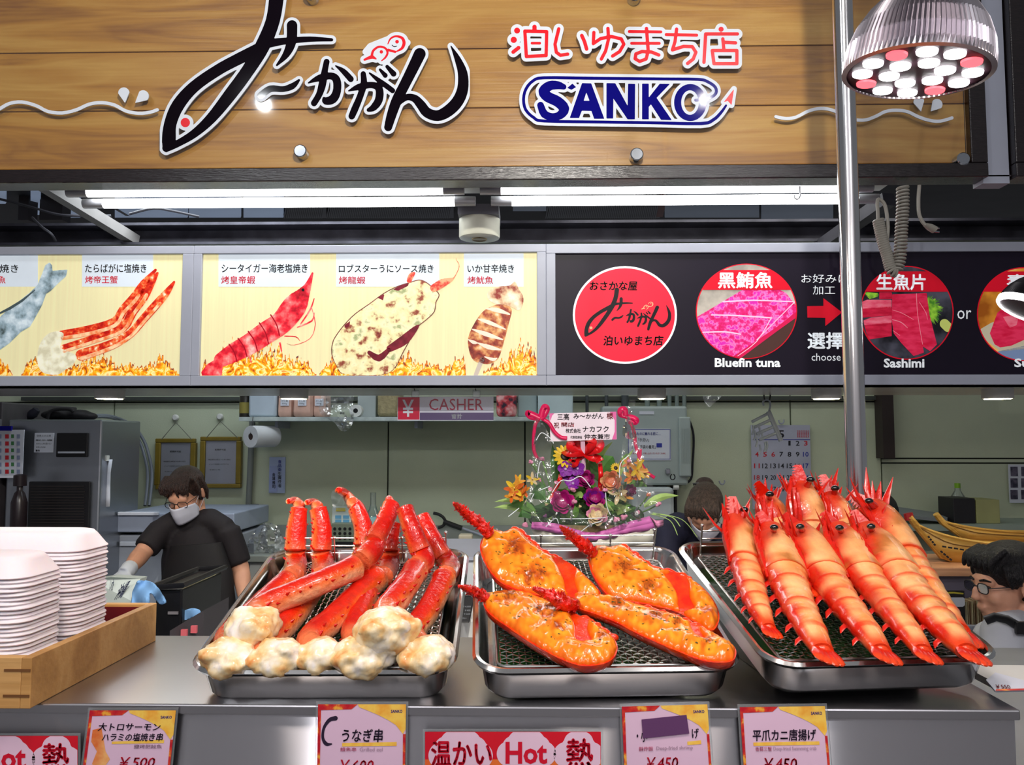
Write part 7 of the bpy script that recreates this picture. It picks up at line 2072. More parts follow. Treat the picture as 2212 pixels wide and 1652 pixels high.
# ================================================================== grilled prawns
M_prawn = mat('prawn_shell', attr=True, var=0.10, scale=70, rough=0.28, coat=0.45, bump=0.15, bscale=120, sss=0.12)
M_preye = mat('prawn_eye', S(6, 4, 6), 0.08, var=0.1, coat=1.0)
PCR, PPE, PRE, PRD = S(244, 188, 128), S(236, 146, 76), S(222, 64, 20), S(204, 26, 8)
def prawn(lab, axis, wid, eye, ros, seed, tail=True):
    """axis: tail -> head pixel path with heights; wid: half widths in px along it"""
    T = T3
    t = thing('grilled_prawn', T.at(axis[0][0], axis[0][1], -0.008), lab, 'prawn', 'grilled prawns on the tray')
    A = smooth_path([tuple(pt(T, q)) + (1.24 * r / FPX * pt(T, q).y,) for q, r in zip(axis, wid)], 12)
    C = [Vector(a[:3]) for a in A]; R = [a[3] for a in A]
    k = len(C); n = 22
    rg = random.Random(seed)
    L = [0]
    for a, b in zip(C[:-1], C[1:]):
        L.append(L[-1] + (b - a).length)
    S_ = [l / L[-1] for l in L]
    # abdomen rings up to 0.60, then the long head shell
    cuts = [0.0, 0.13, 0.23, 0.33, 0.43, 0.52, 0.62]
    up = (T.n + Vector((0.25, -0.25, 0))).normalized()
    def frame(i):
        tg = (C[min(k - 1, i + 1)] - C[max(0, i - 1)]).normalized()
        u = (up - tg * up.dot(tg)).normalized()
        return tg, u, tg.cross(u)
    abd, head = MB(), MB()
    for part, (s0, s1) in ((abd, (0.0, 0.64)), (head, (0.615, 1.0))):
        ids = [i for i in range(k) if s0 <= S_[i] <= s1]
        for i in ids:
            s = S_[i]
            tg, u, w = frame(i)
            g = 1.0
            band = 0.0
            if part is abd:
                for a, b in zip(cuts[:-1], cuts[1:]):
                    if a <= s < b:
                        x = (s - a) / (b - a)
                        g = 1.0 - 0.075 * x + (0.04 if x < 0.1 else 0)
                        band = max(sstep(0.32, 0.0, x), sstep(0.88, 1.0, x) * 0.8)
                        break
            else:
                x = (s - 0.615) / 0.385
                g = 1.07 - 0.05 * x
                band = sstep(0.12, 0.0, x)
            for j in range(n):
                a = 2 * math.pi * j / n
                d = w * math.cos(a) + u * (math.sin(a) * (0.86 if math.sin(a) > 0 else 0.7))
                nz = mnoise.noise(C[i] * 40 + d + Vector((seed, 0, 0)))
                part.v.append(C[i] + d * R[i] * g * (1 + 0.03 * nz))
                sd = math.cos(a)  # +1: picture right... flank with legs is the other
                tp = math.sin(a)
                col = lerp3(PCR, PPE, 0.5 + 0.9 * nz)
                col = lerp3(col, PRE, sstep(0.3, 1.0, band + 0.35 * nz) * 0.95)
                flank = sstep(0.5, 1.0, -sd * side + 0.3 * nz)
                col = lerp3(col, PRD, flank)
                col = lerp3(col, PRE, sstep(0.75, 1.0, sd * side + 0.2 * nz) * 0.7)
                if part is head:
                    x = (s - 0.615) / 0.385
                    col = lerp3(col, S(170, 100, 40), 0.7 * sstep(0.25, 0.55, nz + 0.35 * tp - 0.2))
                    col = lerp3(col, PRD, sstep(0.55, 0.95, x + 0.45 * (-sd * side)) * 0.9)
                else:
                    col = lerp3(col, PRE, sstep(0.10, 0.0, s))
                part.c.append(col)
        m_ = len(ids)
        part.f += [(i * n + j, i * n + (j + 1) % n, (i + 1) * n + (j + 1) % n, (i + 1) * n + j) for i in range(m_ - 1) for j in range(n)]
        part.f += [tuple(range(n)), tuple((m_ - 1) * n + j for j in range(n))]
        part.m = [0] * len(part.f)
    obj('abdomen', abd, M_prawn, t, col=True)
    obj('head_shell', head, M_prawn, t, col=True)
    # tail fan
    tg, u, w = frame(1)
    cap_ = MB(); cap_.cur = PRE
    obj('tail_joint', cap_.ell(C[0] + tg * R[0] * .35, R[0] * .85, R[0] * .85, R[0] * .7, 14, 10), M_prawn, t, col=True)
    for q in (-0.85, -0.3, 0.3, 0.85):
        d = (-tg + w * q * 0.20).normalized()
        sd_ = d.cross(u).normalized()
        L_ = R[0] * (2.9 - 0.4 * abs(q))
        c0 = C[0] + tg * R[0] * 0.3 + w * q * R[0] * 0.55 + u * R[0] * 0.25
        pts = [c0, c0 + d * L_ * 0.3, c0 + d * L_ * 0.6, c0 + d * L_ * 0.85, c0 + d * L_]
        rr_ = [R[0] * 0.45, R[0] * 0.62, R[0] * 0.72, R[0] * 0.6, R[0] * 0.2]
        obj('tail_blade', MB().tube(pts, rr_, 8, flat=0.38, up=u, cols=[PRE, PRD, PRD, PRE, PRE]), M_prawn, t, col=True)
    # rostrum blade with teeth
    H = C[-1]; tgh, uh, wh = frame(k - 1)
    rp = pt(T, ros) if ros else H + tgh * R[-1] * 2
    base = C[int(k * 0.90)] + uh * R[-1] * 0.5
    ax_ = (rp - base)
    side_v = ax_.normalized().cross(Vector((0, 1, 0))).normalized()
    bl = []
    m_ = 9
    for q in range(m_ + 1):
        f_ = q / m_
        bl.append(base + ax_ * f_ + side_v * (R[-1] * (0.8 - 0.5 * f_)))
        if q < m_:
            bl.append(base + ax_ * (f_ + 0.5 / m_) + side_v * (R[-1] * (1.15 - 0.6 * f_)))
    for q in range(5, -1, -1):
        f_ = q / 5 * 0.97
        bl.append(base + ax_ * f_ - side_v * (R[-1] * (0.55 - 0.40 * f_)))
    mb = MB(); mb.cur = PRD
    mb.poly(bl, (0, 0.003, 0))
    obj('rostrum', mb, M_prawn, t, smooth=False, col=True)
    # eyes on stalks
    e3 = pt(T, eye)
    mb = MB(); mb.cur = PRD
    st = C[int(k * 0.88)] + uh * R[-1] * 0.4
    mb.tube([st, st.lerp(e3, 0.6), e3], [R[-1] * 0.3, R[-1] * 0.26, R[-1] * 0.2], 8)
    eo = obj('eye_stalk', mb, M_prawn, t, col=True)
    er = 8.0 / FPX * e3.y
    obj('eye', MB().ell(e3, er * 1.15, er, er * 0.8, 14, 10), M_preye, eo)
    # antenna scales and feelers at the head
    for q in range(11):
        a = rg.uniform(-1.0, 0.7)
        c0 = C[int(k * rg.uniform(0.72, 0.97))] + wh * R[-1] * a * -side * -1.0
        d = (tgh * rg.uniform(0.6, 1.0) + wh * (a * 0.9) + uh * rg.uniform(-0.1, 0.5)).normalized()
        L_ = R[-1] * rg.uniform(1.5, 3.2)
        mb = MB(); mb.cur = PRD
        mb.tube([c0, c0 + d * L_ * 0.5, c0 + (d + uh * 0.15) * L_], [R[-1] * 0.34, R[-1] * 0.26, 0.0004], 6, flat=0.4)
        obj('antenna_scale', mb, M_prawn, t, col=True)
    # walking legs folded along the flank, small fringe legs below the rings
    for q in range(5):
        i = int(k * (0.66 + 0.05 * q))
        tg, u, w = frame(i)
        fl = w * (-side)
        c0 = C[i] + fl * R[i] * 0.75 + u * R[i] * 0.3
        mb = MB(); mb.cur = PRD
        mb.tube([c0 + tg * R[i] * 1.1, c0 + fl * R[i] * 0.35 + u * R[i] * 0.1, c0 + fl * R[i] * 0.15 - tg * R[i] * 1.3 - u * R[i] * 0.3], [R[i] * 0.12, R[i] * 0.13, R[i] * 0.05], 6)
        obj('walking_leg', mb, M_prawn, t, col=True)
    for q in range(5):
        i = int(k * (0.16 + 0.1 * q))
        tg, u, w = frame(i)
        fl = w * (-side)
        c0 = C[i] + fl * R[i] * 0.7 - u * R[i] * 0.3
        mb = MB(); mb.cur = PRD
        mb.tube([c0, c0 + fl * R[i] * 0.3 - u * R[i] * 0.15 - tg * R[i] * .2, c0 + fl * R[i] * 0.5 - tg * R[i] * 0.6 - u * R[i] * 0.35], [R[i] * 0.3, R[i] * 0.2, R[i] * 0.03], 6, flat=0.5)
        obj('swimming_leg', mb, M_prawn, t, col=True)
    return t
side = 1.0
c9 = lambda p: (1450 + p[0] / 2.903, 1000 + p[1] / 2.903) + tuple(p[2:])
PR = [
    ('small grilled prawn at the tray edge nearest the lobsters', [(610, 1040, .004), (555, 930, .008), (500, 780, .014), (460, 620, .022), (430, 470, .036), (405, 350, .056)], [13, 21, 26, 28, 30, 22], (458, 292, .075), (392, 205, .09), False),
    ('second prawn in the front row, its tail touching the tray rim in the middle', [(950, 1185, .012), (890, 1080, .013), (810, 930, .014), (750, 790, .018), (690, 640, .026), (640, 500, .040), (615, 400, .056)], [19, 27, 31, 34, 38, 35, 20], (645, 403, .076), (560, 300, .080), True),
    ('third prawn of the front row, directly below the calendar', [(1315, 1185, .012), (1240, 1080, .013), (1120, 930, .014), (1020, 790, .018), (925, 640, .026), (835, 500, .040), (790, 400, .056)], [18, 26, 30, 33, 37, 35, 20], (808, 398, .076), (715, 310, .080), True),
    ('fourth prawn of the front row, lined up below the steel pole', [(1575, 1185, .012), (1500, 1080, .013), (1380, 930, .014), (1270, 790, .018), (1160, 640, .026), (1075, 500, .040), (1030, 400, .056)], [17, 24, 28, 31, 36, 35, 20], (1055, 405, .076), (960, 300, .080), True),
    ('fifth prawn of the front row, stretching down to the far tray corner', [(1850, 1185, .012), (1760, 1090, .013), (1610, 930, .014), (1490, 790, .018), (1370, 640, .026), (1260, 500, .040), (1215, 400, .056)], [19, 29, 33, 36, 40, 36, 20], (1253, 397, .076), (1150, 290, .080), True),
    ('prawn peeking up behind the second one with a tall red crest', [(800, 760, .012), (740, 620, .013), (670, 420, .026), (620, 300, .050), (590, 220, .066)], [20, 28, 30, 28, 18], (618, 195, .085), (543, 112, .10), False),
    ('tallest prawn of the back row, its crest in front of the calendar', [(1020, 760, .004), (950, 620, .012), (875, 420, .034), (835, 270, .066), (815, 150, .088)], [20, 30, 35, 32, 20], (873, 103, .112), (803, 8, .125), False),
    ('back row prawn leaning beside the pole foot', [(1240, 760, .004), (1170, 620, .012), (1085, 430, .030), (1030, 300, .056), (985, 200, .076)], [20, 28, 30, 28, 18], (1027, 158, .095), (958, 68, .108), False),
    ('outermost back row prawn running along the far rim', [(1800, 1060, .004), (1660, 860, .012), (1530, 660, .022), (1400, 480, .038), (1310, 360, .056), (1235, 270, .072)], [20, 26, 28, 34, 34, 24], (1240, 237, .094), (1135, 188, .088), False),
]
for i, (lab, ax_, wd_, eye, ros, tail) in enumerate(PR):
    prawn(lab, [c9(p) for p in ax_], wd_, c9(eye), c9(ros), 200 + i * 3, tail)
# ================================================================== people
M_skin = mat('skin', S(206, 150, 122), 0.5, var=0.06, scale=20, sss=0.15)
M_hairb = mat('dark_brown_hair', S(50, 32, 26), 0.4, var=0.5, scale=30, stretch=(6, 6, 1), bump=0.8, bscale=60)
M_hairk = mat('black_hair', S(18, 14, 16), 0.4, var=0.5, scale=30, stretch=(6, 6, 1), bump=0.8, bscale=60)
M_bshirt = mat('black_shirt', S(26, 20, 24), 0.8, var=0.15, scale=10, bump=0.2, bscale=20)
M_nshirt = mat('navy_shirt', S(22, 22, 46), 0.8, var=0.15, scale=10, bump=0.2, bscale=20)
M_maskm = mat('mask_white', S(206, 206, 220), 0.8, var=0.04)
M_glove = mat('glove_white', S(196, 200, 210), 0.5, var=0.06)
def head_matrix(H, f, roll=0.0):
    f = Vector(f).normalized()
    up = Vector((0, 0, 1)); up = (up - f * up.dot(f)).normalized()
    up = Matrix.Rotation(math.radians(roll), 3, f) @ up
    r = f.cross(up)
    M = Matrix((r, f, up)).transposed().to_4x4()
    return Matrix.Translation(H) @ M
def skull(mb, M, s=1.0):
    R3 = M.to_3x3()
    E = lambda c, a, b, d: mb.ell(M @ (Vector(c) * s), a * s, b * s, d * s, 18, 12, R3)
    E((0, -.012, .030), .074, .094, .086)
    E((0, .030, -.035), .062, .066, .070)
    E((0, .062, -.088), .030, .028, .024)
    E((0, .078, .012), .052, .020, .026)
    E((.034, .062, -.035), .026, .028, .028); E((-.034, .062, -.035), .026, .028, .028)
    E((0, .102, -.022), .011, .016, .024); E((0, .108, -.036), .015, .015, .011)
    E((0, .092, -.066), .022, .012, .006); E((0, .090, -.076), .019, .012, .006)
    for sx in (-1, 1):
        E((.078 * sx, -.012, -.012), .009, .020, .032)
        E((.081 * sx, -.016, .006), .008, .018, .016)
def face_bits(t, M, s, eyes=True):
    R3 = M.to_3x3()
    if eyes:
        for sx in (-1, 1):
            obj('eye', MB().ell(M @ (Vector((.031 * sx, .086, .0)) * s), .013 * s, .008 * s, .006 * s, 12, 8, R3), mat('eye_dark', S(30, 20, 18), 0.2), t)
            obj('eyebrow', MB().tube([M @ (Vector((x * sx, y, z)) * s) for x, y, z in ((.014, .098, .018), (.032, .096, .023), (.050, .084, .018))], [.003 * s, .004 * s, .002 * s], 6), M_hairk, t)
def face_mask(t, M, s):
    rows, cols = 9, 15
    vs_, fs = [], []
    for i in range(rows):
        v = -1 + 2 * i / (rows - 1)
        for j in range(cols):
            u = -1 + 2 * j / (cols - 1)
            a = u * 1.35 * (1 - 0.12 * abs(v))
            d = 0.092 + 0.024 * math.exp(-(u * 2.4) ** 2) * (1 - 0.4 * (v * .5 + .5)) + 0.0015 * math.sin(v * 12)
            vs_.append(M @ (Vector((math.sin(a) * .073, .022 + d * math.cos(a) * (1 - 0.10 * max(0, -v)), -.058 + v * .046 * (1 - 0.25 * abs(u) ** 2))) * s))
    for i in range(rows - 1):
        for j in range(cols - 1):
            fs.append((i * cols + j, i * cols + j + 1, (i + 1) * cols + j + 1, (i + 1) * cols + j))
    o = obj('face_mask', MB().add(vs_, fs), M_maskm, t, solid=0.0015)
    for sx in (-1, 1):
        obj('ear_loop', MB().tube(smooth_path([tuple(M @ (Vector(p) * s)) for p in ((.066 * sx, .046, -.030), (.080 * sx, .0, .008), (.086 * sx, -.026, .0), (.080 * sx, -.012, -.034), (.066 * sx, .044, -.078))], 4), .0012 * s, 6), M_maskm, o)
def glasses(t, M, s, m):
    rims = None
    for sx in (-1, 1):
        pts = [M @ (Vector((.033 * sx + .024 * math.copysign(abs(math.cos(a)) ** .7, math.cos(a)), .104 - .10 * (abs(.033 * sx + .024 * math.cos(a))) ** 1.0 * .25, -.004 + .016 * math.copysign(abs(math.sin(a)) ** .7, math.sin(a)))) * s) for a in np.linspace(0, 2 * math.pi, 20, endpoint=False)]
        o = obj('glasses_rim', MB().tube(pts, .0018 * s, 6, closed=True), m, t)
        obj('lens', MB().poly(pts), clear_mat('lens_clear', (0.98, 0.98, 1.0), 0.04, 0.1, 0.0), o, recalc=False)
        obj('temple', MB().tube([M @ (Vector(p) * s) for p in ((.056 * sx, .098, .0), (.076 * sx, .05, .002), (.082 * sx, -.02, .004))], .0016 * s, 6), m, t)
    obj('bridge', MB().tube([M @ (Vector(p) * s) for p in ((-.010, .104, .0), (0, .108, .004), (.010, .104, .0))], .0018 * s, 6), m, t)
def hair_mesh(M, s, blobs, clumps, seed):
    mb = MB()
    R3 = M.to_3x3()
    for c, a, b, d in blobs:
        mb.ell(M @ (Vector(c) * s), a * s, b * s, d * s, 18, 12, R3)
    rg = random.Random(seed)
    for p0, p1, p2, r in clumps:
        mb.tube(smooth_path([tuple(M @ (Vector(p) * s)) for p in (p0, p1, p2)], 5), [r * s * q for q in np.interp(np.linspace(0, 1, 11), [0, .5, 1], [.9, 1, .35])], 8)
    return mb
def hand(mb, wrist, d, up, s=1.0, curl=0.5):
    """palm and five fingers; d: pointing direction, up: back of the hand"""
    d = Vector(d).normalized(); up = Vector(up); up = (up - d * up.dot(d)).normalized(); w = d.cross(up)
    R3 = Matrix((w, d, up)).transposed()
    mb.ell(wrist + d * .045 * s, .040 * s, .050 * s, .017 * s, 14, 10, R3)
    for k, (x, L) in enumerate(((-.030, .062), (-.010, .074), (.010, .070), (.029, .056))):
        p = wrist + d * .080 * s + w * x * s
        a = curl
        p1 = p + (d * math.cos(a * .4) - up * math.sin(a * .4)) * L * .45 * s
        p2 = p1 + (d * math.cos(a) - up * math.sin(a)) * L * .33 * s
        p3 = p2 + (d * math.cos(a * 1.6) - up * math.sin(a * 1.6)) * L * .26 * s
        mb.tube([p - d * .02 * s, p, p1, p2, p3], [.0095 * s, .0095 * s, .0088 * s, .008 * s, .006 * s], 8)
    p = wrist + d * .025 * s + w * -.032 * s
    mb.tube([p + w * .01 * s, p + (d * .5 - w * .6).normalized() * .03 * s, p + (d * .8 - w * .5 - up * .3).normalized() * .06 * s], [.012 * s, .0105 * s, .007 * s], 8)

# ---- worker with glasses and mask
Y = 3.48
H = P(402, 1064, Y)
M = head_matrix(H, (-0.09, -0.86, -0.48), 3)
s = 0.88
t = thing('person', (P(425, 1300, Y).x, Y + 0.03, 0), 'person in black shirt with mask and glasses looking down behind the counter', 'person')
shL, shR = P(350, 1142, Y), P(490, 1144, Y + 0.02)
elL, elR = P(306, 1196, Y - 0.10), P(520, 1228, Y + 0.03)
wrL, wrR = P(276, 1232, Y - 0.26), P(530, 1300, Y - 0.08)
neck0, neck1 = M @ (Vector((0, -.03, -.06)) * s), P(418, 1132, Y + 0.06)
def torso(mb, g):
    c = P(420, 1128, Y + 0.05)
    mb.tube([P(418, 1128, Y + .06), P(421, 1150, Y + .05), P(424, 1200, Y + .04), P(428, 1260, Y + .04), P(428, 1340, Y + .05), P(428, 1450, Y + .05)], [.075 * g, .140 * g, .168 * g, .172 * g, .182 * g, .185 * g], 20, flat=0.68, up=(0, 1, 0))
    for q in (shL, shR):
        mb.ell(q + Vector((0, 0, -0.02)), .062 * g, .06 * g, .062 * g, 14, 10)
        mb.tube([q, q.lerp(c, .5) + Vector((0, 0, .025)), c], [.055 * g, .06 * g, .065 * g], 12)
mb = MB()
skull(mb, M, s)
mb.tube([neck0, neck1], [.050, .058], 14)
torso(mb, 0.80)
mb.tube([shL, elL, elL.lerp(wrL, .3), wrL], [.042, .037, .037, .025], 14)
mb.tube([shR, elR, elR.lerp(wrR, .3), wrR], [.042, .037, .037, .025], 14)
hand(mb, wrL, (-0.25, -0.75, -0.5), (-0.2, -0.5, 0.8), 0.98, 0.7)
hand(mb, wrR, (0.05, -0.3, -0.9), (0.8, -0.4, 0.1), 0.98, 0.6)
body = obj('body', mb, M_skin, t, remesh=0.0075, wsmooth=3)
mb = MB()
torso(mb, 0.89)
mb.tube([neck1 + Vector((0, 0, .01)), neck1 + Vector((0, .0, -.04))], [.066, .09], 16)
mb.tube([shL, shL.lerp(elL, .55), shL.lerp(elL, .82)], [.054, .054, .053], 14)
mb.tube([shR, shR.lerp(elR, .55), shR.lerp(elR, .88)], [.056, .056, .053], 14)
obj('shirt', mb, M_bshirt, t, remesh=0.009, wsmooth=4)
obj('apron', MB().tube([P(424, 1175, Y - .045), P(426, 1240, Y - .05), P(428, 1330, Y - .055), P(430, 1450, Y - .06)], [.11, .15, .165, .17], 20, flat=0.42, up=(0, 1, 0)), mat('black_apron', S(18, 14, 17), 0.7, var=0.2), t)
fr = [((x, .020, .108), (x * 1.12 + .004, .076, .080), (x * 1.2 + .008 * math.sin(x * 90), .094, .034 + .01 * math.sin(x * 140)), .011) for x in (-.062, -.045, -.028, -.010, .008, .026, .044, .060)]
sd_ = [((sx * .070, .02, .09), (sx * .084, .02, .03), (sx * .082, .028, -.030), .012) for sx in (-1, 1)] + [((sx * .075, -.02, .08), (sx * .086, -.03, .0), (sx * .08, -.03, -.06), .016) for sx in (-1, 1)]
obj('hair', hair_mesh(M, s, [((0, -.022, .038), .084, .099, .088), ((0, -.06, -.02), .074, .062, .07), ((0, .022, .078), .066, .052, .038)], fr + sd_, 4), M_hairb, t, remesh=0.006, wsmooth=1)
face_mask(t, M, s)
glasses(t, M, s, M_bplastic)
mb = MB()
hand(mb, wrL, (-0.25, -0.75, -0.5), (-0.2, -0.5, 0.8), 1.06, 0.7)
mb.tube([wrL + (elL - wrL).normalized() * .03, wrL, wrL + Vector((-.2, -.75, -.5)).normalized() * .02], [.033, .031, .03], 14)
obj('glove', mb, M_glove, t, remesh=0.0045, wsmooth=2)
mb = MB()
hand(mb, wrR, (0.05, -0.3, -0.9), (0.8, -0.4, 0.1), 1.06, 0.6)
mb.tube([wrR + (elR - wrR).normalized() * .02, wrR, wrR + Vector((.05, -.3, -.9)).normalized() * .02], [.032, .031, .03], 14)
obj('glove', mb, M_glove, t, remesh=0.0045, wsmooth=2)
for dx in (-.09, .09):
    pass
mb = MB().tube([P(415, 1450, Y + .05), P(413, 1700, Y + .05), P(411, 1850, Y + .05), Vector((P(411, 1850, Y).x, Y + .05, 0.06))], [.1, .085, .07, .06], 12).tube([P(445, 1450, Y + .05), P(450, 1700, Y + .05), P(452, 1850, Y + .05), Vector((P(452, 1850, Y).x, Y + .05, 0.06))], [.1, .085, .07, .06], 12)
mb.ell((P(411, 1850, Y).x, Y - .01, 0.035), .05, .12, .035, 12, 8).ell((P(452, 1850, Y).x, Y - .01, 0.035), .05, .12, .035, 12, 8)
obj('trousers', mb, M_bshirt, t, remesh=0.012, wsmooth=2)

# ---- worker with tied-up hair, bending over
Y = 3.45
H = P(1524, 1100, Y)
M = head_matrix(H, (-0.28, -0.66, -0.70), -3)
s = 0.86
t = thing('person', (P(1500, 1300, Y).x, Y + 0.1, 0), 'person in navy with hair in a bun bending behind the prawn tray', 'person')
mb = MB()
skull(mb, M, s)
c = P(1490, 1150, Y + 0.20)
shL, shR = P(1438, 1160, Y + .08), P(1560, 1170, Y + .10)
nk = M @ (Vector((0, -.04, -.06)) * s)
mb.tube([nk, c], [.05, .06], 14)
def torso2(mb, g):
    mb.tube([P(1495, 1128, Y + .20), P(1495, 1160, Y + .22), P(1497, 1230, Y + .24), P(1500, 1330, Y + .24), P(1500, 1450, Y + .22)], [.085 * g, .15 * g, .17 * g, .17 * g, .175 * g], 20, flat=0.68, up=(0, 1, 0))
    for q in (shL, shR):
        mb.ell(q, .07 * g, .07 * g, .065 * g, 14, 10)
        mb.tube([q, q.lerp(c, .5) + Vector((0, 0, .03)), c], [.06 * g, .068 * g, .075 * g], 12)
torso2(mb, .94)
elL, elR = P(1430, 1240, Y - .02), P(1575, 1250, Y)
wrL, wrR = P(1470, 1310, Y - .2), P(1540, 1310, Y - .2)
for a, b, w in ((shL, elL, wrL), (shR, elR, wrR)):
    mb.tube([a, b, b.lerp(w, .4), w], [.046, .042, .04, .026], 12)
    hand(mb, w, (0.1, -0.7, -0.6), (0, -.5, .8), 0.95, 0.7)
obj('body', mb, M_skin, t, remesh=0.008, wsmooth=3)
mb = MB()
torso2(mb, 1.05)
for a, b in ((shL, elL), (shR, elR)):
    mb.tube([a, a.lerp(b, .5), a.lerp(b, .9)], [.066, .062, .06], 12)
obj('shirt', mb, M_nshirt, t, remesh=0.01, wsmooth=4)
mb = MB()
for x in (1488, 1514):
    q = P(x, 1450, Y + .22)
    mb.tube([q, Vector((q.x, Y + .2, .4)), Vector((q.x, Y + .18, 0.05))], [.1, .08, .06], 12).ell((q.x, Y + .1, .035), .05, .12, .035, 12, 8)
obj('trousers', mb, M_bshirt, t, remesh=0.012, wsmooth=2)
cl = [((x, .02, .11), (x * 1.2, .075, .085), (x * 1.3, .10, .035), .014) for x in (-.06, -.04, -.02, 0, .02, .04, .06)]
obj('hair', hair_mesh(M, s, [((0, -.022, .036), .086, .102, .090), ((0, -.03, .0), .083, .085, .08)], cl, 5), mat('brown_hair', S(70, 56, 48), 0.45, var=0.5, scale=30, stretch=(6, 6, 1), bump=0.8, bscale=60), t, remesh=0.006, wsmooth=2)
B_ = P(1522, 1046, Y + .05)
o = obj('hair_bun', MB().ell(B_, .040, .035, .032, 16, 10), M_hairb, t, recalc=False)
obj('hair_tie', MB().tube([B_ + Vector((-.02, -.02, -.012)), B_ + Vector((-.05, -.03, -.012)), B_ + Vector((-.055, -.03, .004)), B_ + Vector((-.03, -.03, .004))], .006, 6), M_bplastic, o)
face_mask(t, M, s)
obj('temple_cord', MB().tube([M @ (Vector(p) * s) for p in ((-.056, .098, .0), (-.08, .03, .0), (-.084, -.02, .0))], .002, 6), M_bplastic, t)

# ---- someone standing behind the pole, only dark hair shows
Y = 3.78
H = P(1893, 1128, Y)
M = head_matrix(H, (-0.6, -0.6, -0.4), 0)
t = thing('person', (H.x + .05, Y + .1, 0), 'person hidden behind the prawns, only dark hair showing past the pole', 'person')
mb = MB(); skull(mb, M, 1.06)
nk = M @ Vector((0, -.04, -.06))
c = P(1895, 1180, Y + .12)
mb.tube([nk, c], [.05, .06], 12)
mb.tube([c, P(1895, 1200, Y + .12), P(1895, 1260, Y + .12), P(1895, 1340, Y + .12), P(1895, 1420, Y + .12), Vector((c.x, Y + .12, .5)), Vector((c.x, Y + .12, .02))], [.09, .14, .15, .15, .15, .13, .1], 16, flat=.7, up=(0, 1, 0))
obj('body', mb, M_skin, t, remesh=0.009, wsmooth=3)
mb = MB().tube([c + Vector((0, 0, .0)), P(1895, 1200, Y + .12), P(1895, 1260, Y + .12), P(1895, 1340, Y + .12), P(1895, 1420, Y + .12), Vector((c.x, Y + .12, .5))], [.1, .15, .16, .16, .16, .15], 16, flat=.74, up=(0, 1, 0))
obj('shirt', mb, M_bshirt, t, remesh=0.01, wsmooth=3)
obj('hair', hair_mesh(M, 1.06, [((0, -.022, .036), .088, .104, .092), ((0, -.04, -.01), .083, .08, .08)], cl, 6), M_hairk, t, remesh=0.006, wsmooth=2)

face_bits(t, M, 1.06)
# ---- customer in profile at the right
Y = 2.70
H = P(2172, 1258, Y)
M = head_matrix(H, (-0.985, -0.12, -0.08), 0)
s = 1.0
t = thing('person', (H.x + .08, Y + .02, 0), 'person in pale grey shirt with a black strap, seen in profile at the end', 'person')
M_gshirt = mat('pale_grey_shirt', S(176, 178, 186), 0.8, var=0.06, scale=8, bump=0.3, bscale=14)
mb = MB(); skull(mb, M, s)
nk = M @ Vector((0, -.045, -.06)); nb = P(2196, 1350, Y + .02)
mb.tube([nk, nk.lerp(nb, .5), nb], [.056, .058, .07], 14)
sh1, sh2 = P(2172, 1372, Y - .16), P(2200, 1370, Y + .20)
el1, wr1 = P(2165, 1500, Y - .22), P(2110, 1500, Y - .36)
def torso3(mb, g):
    mb.tube([P(2182, 1342, Y + .02), P(2188, 1362, Y + .02), P(2196, 1420, Y + .02), P(2205, 1520, Y + .02), P(2208, 1640, Y + .02), Vector((P(2208, 1640, Y).x, Y + .02, .75))], [.08 * g, .14 * g, .19 * g, .195 * g, .19 * g, .185 * g], 20, flat=0.66, up=(1, 0, 0))
    for q in (sh1, sh2):
        mb.ell(q, .068 * g, .068 * g, .066 * g, 14, 10)
        mb.tube([q, q.lerp(nb, .5) + Vector((0, 0, -.005)), nb], [.06 * g, .062 * g, .066 * g], 12)
torso3(mb, .94)
mb.tube([sh1, el1, el1.lerp(wr1, .4), wr1], [.05, .044, .04, .027], 12)
hand(mb, wr1, (-.9, -.2, -.1), (0, 0, 1), 1.0, .5)
el2, wr2 = P(2200, 1500, Y + .24), P(2140, 1510, Y + .1)
mb.tube([sh2, el2, el2.lerp(wr2, .4), wr2], [.05, .044, .04, .027], 12)
hand(mb, wr2, (-.9, -.2, -.1), (0, 0, 1), 1.0, .5)
obj('body', mb, M_skin, t, remesh=0.0062, wsmooth=2)
mb = MB()
torso3(mb, 1.05)
mb.tube([nb + Vector((-.01, 0, .02)), nb + Vector((0, 0, -.02))], [.078, .095], 16)
mb.tube([sh1, sh1.lerp(el1, .5), el1], [.07, .066, .062], 14)
mb.tube([el1, wr1], [.06, .045], 14)
mb.tube([sh2, sh2.lerp(el2, .5), el2], [.07, .066, .062], 14)
obj('shirt', mb, M_gshirt, t, remesh=0.009, wsmooth=3)
obj('collar', MB().tube([nb + Vector((-.085, -.05, .03)), nb + Vector((-.04, -.095, .045)), nb + Vector((.05, -.085, .06)), nb + Vector((.1, 0, .06))], [.012, .018, .018, .012], 8, flat=.5), M_gshirt, t)
sp = [P(2128, 1340, Y - .19), P(2150, 1332, Y - .20), P(2176, 1338, Y - .225), P(2200, 1352, Y - .235), P(2230, 1372, Y - .235)]
o = obj('black_strap', MB().tube(sp, .014, 8, flat=.3, up=(0, -1, 0)), M_bplastic, t)
obj('strap_buckle', MB().box(sp[3].x - .012, sp[3].x + .02, sp[3].y - .012, sp[3].y + .002, sp[3].z - .022, sp[3].z + .014), M_bplastic, o, smooth=False, bevel=.002)
mb = MB()
for dy in (-.07, .10):
    q = Vector((P(2208, 1640, Y).x, Y + dy, .8))
    mb.tube([q, Vector((q.x, q.y, .4)), Vector((q.x, q.y, .05))], [.1, .08, .06], 12).ell((q.x - .06, q.y, .035), .12, .05, .035, 12, 8)
obj('trousers', mb, mat('dark_trousers', S(40, 40, 48), .8), t, remesh=0.012, wsmooth=2)
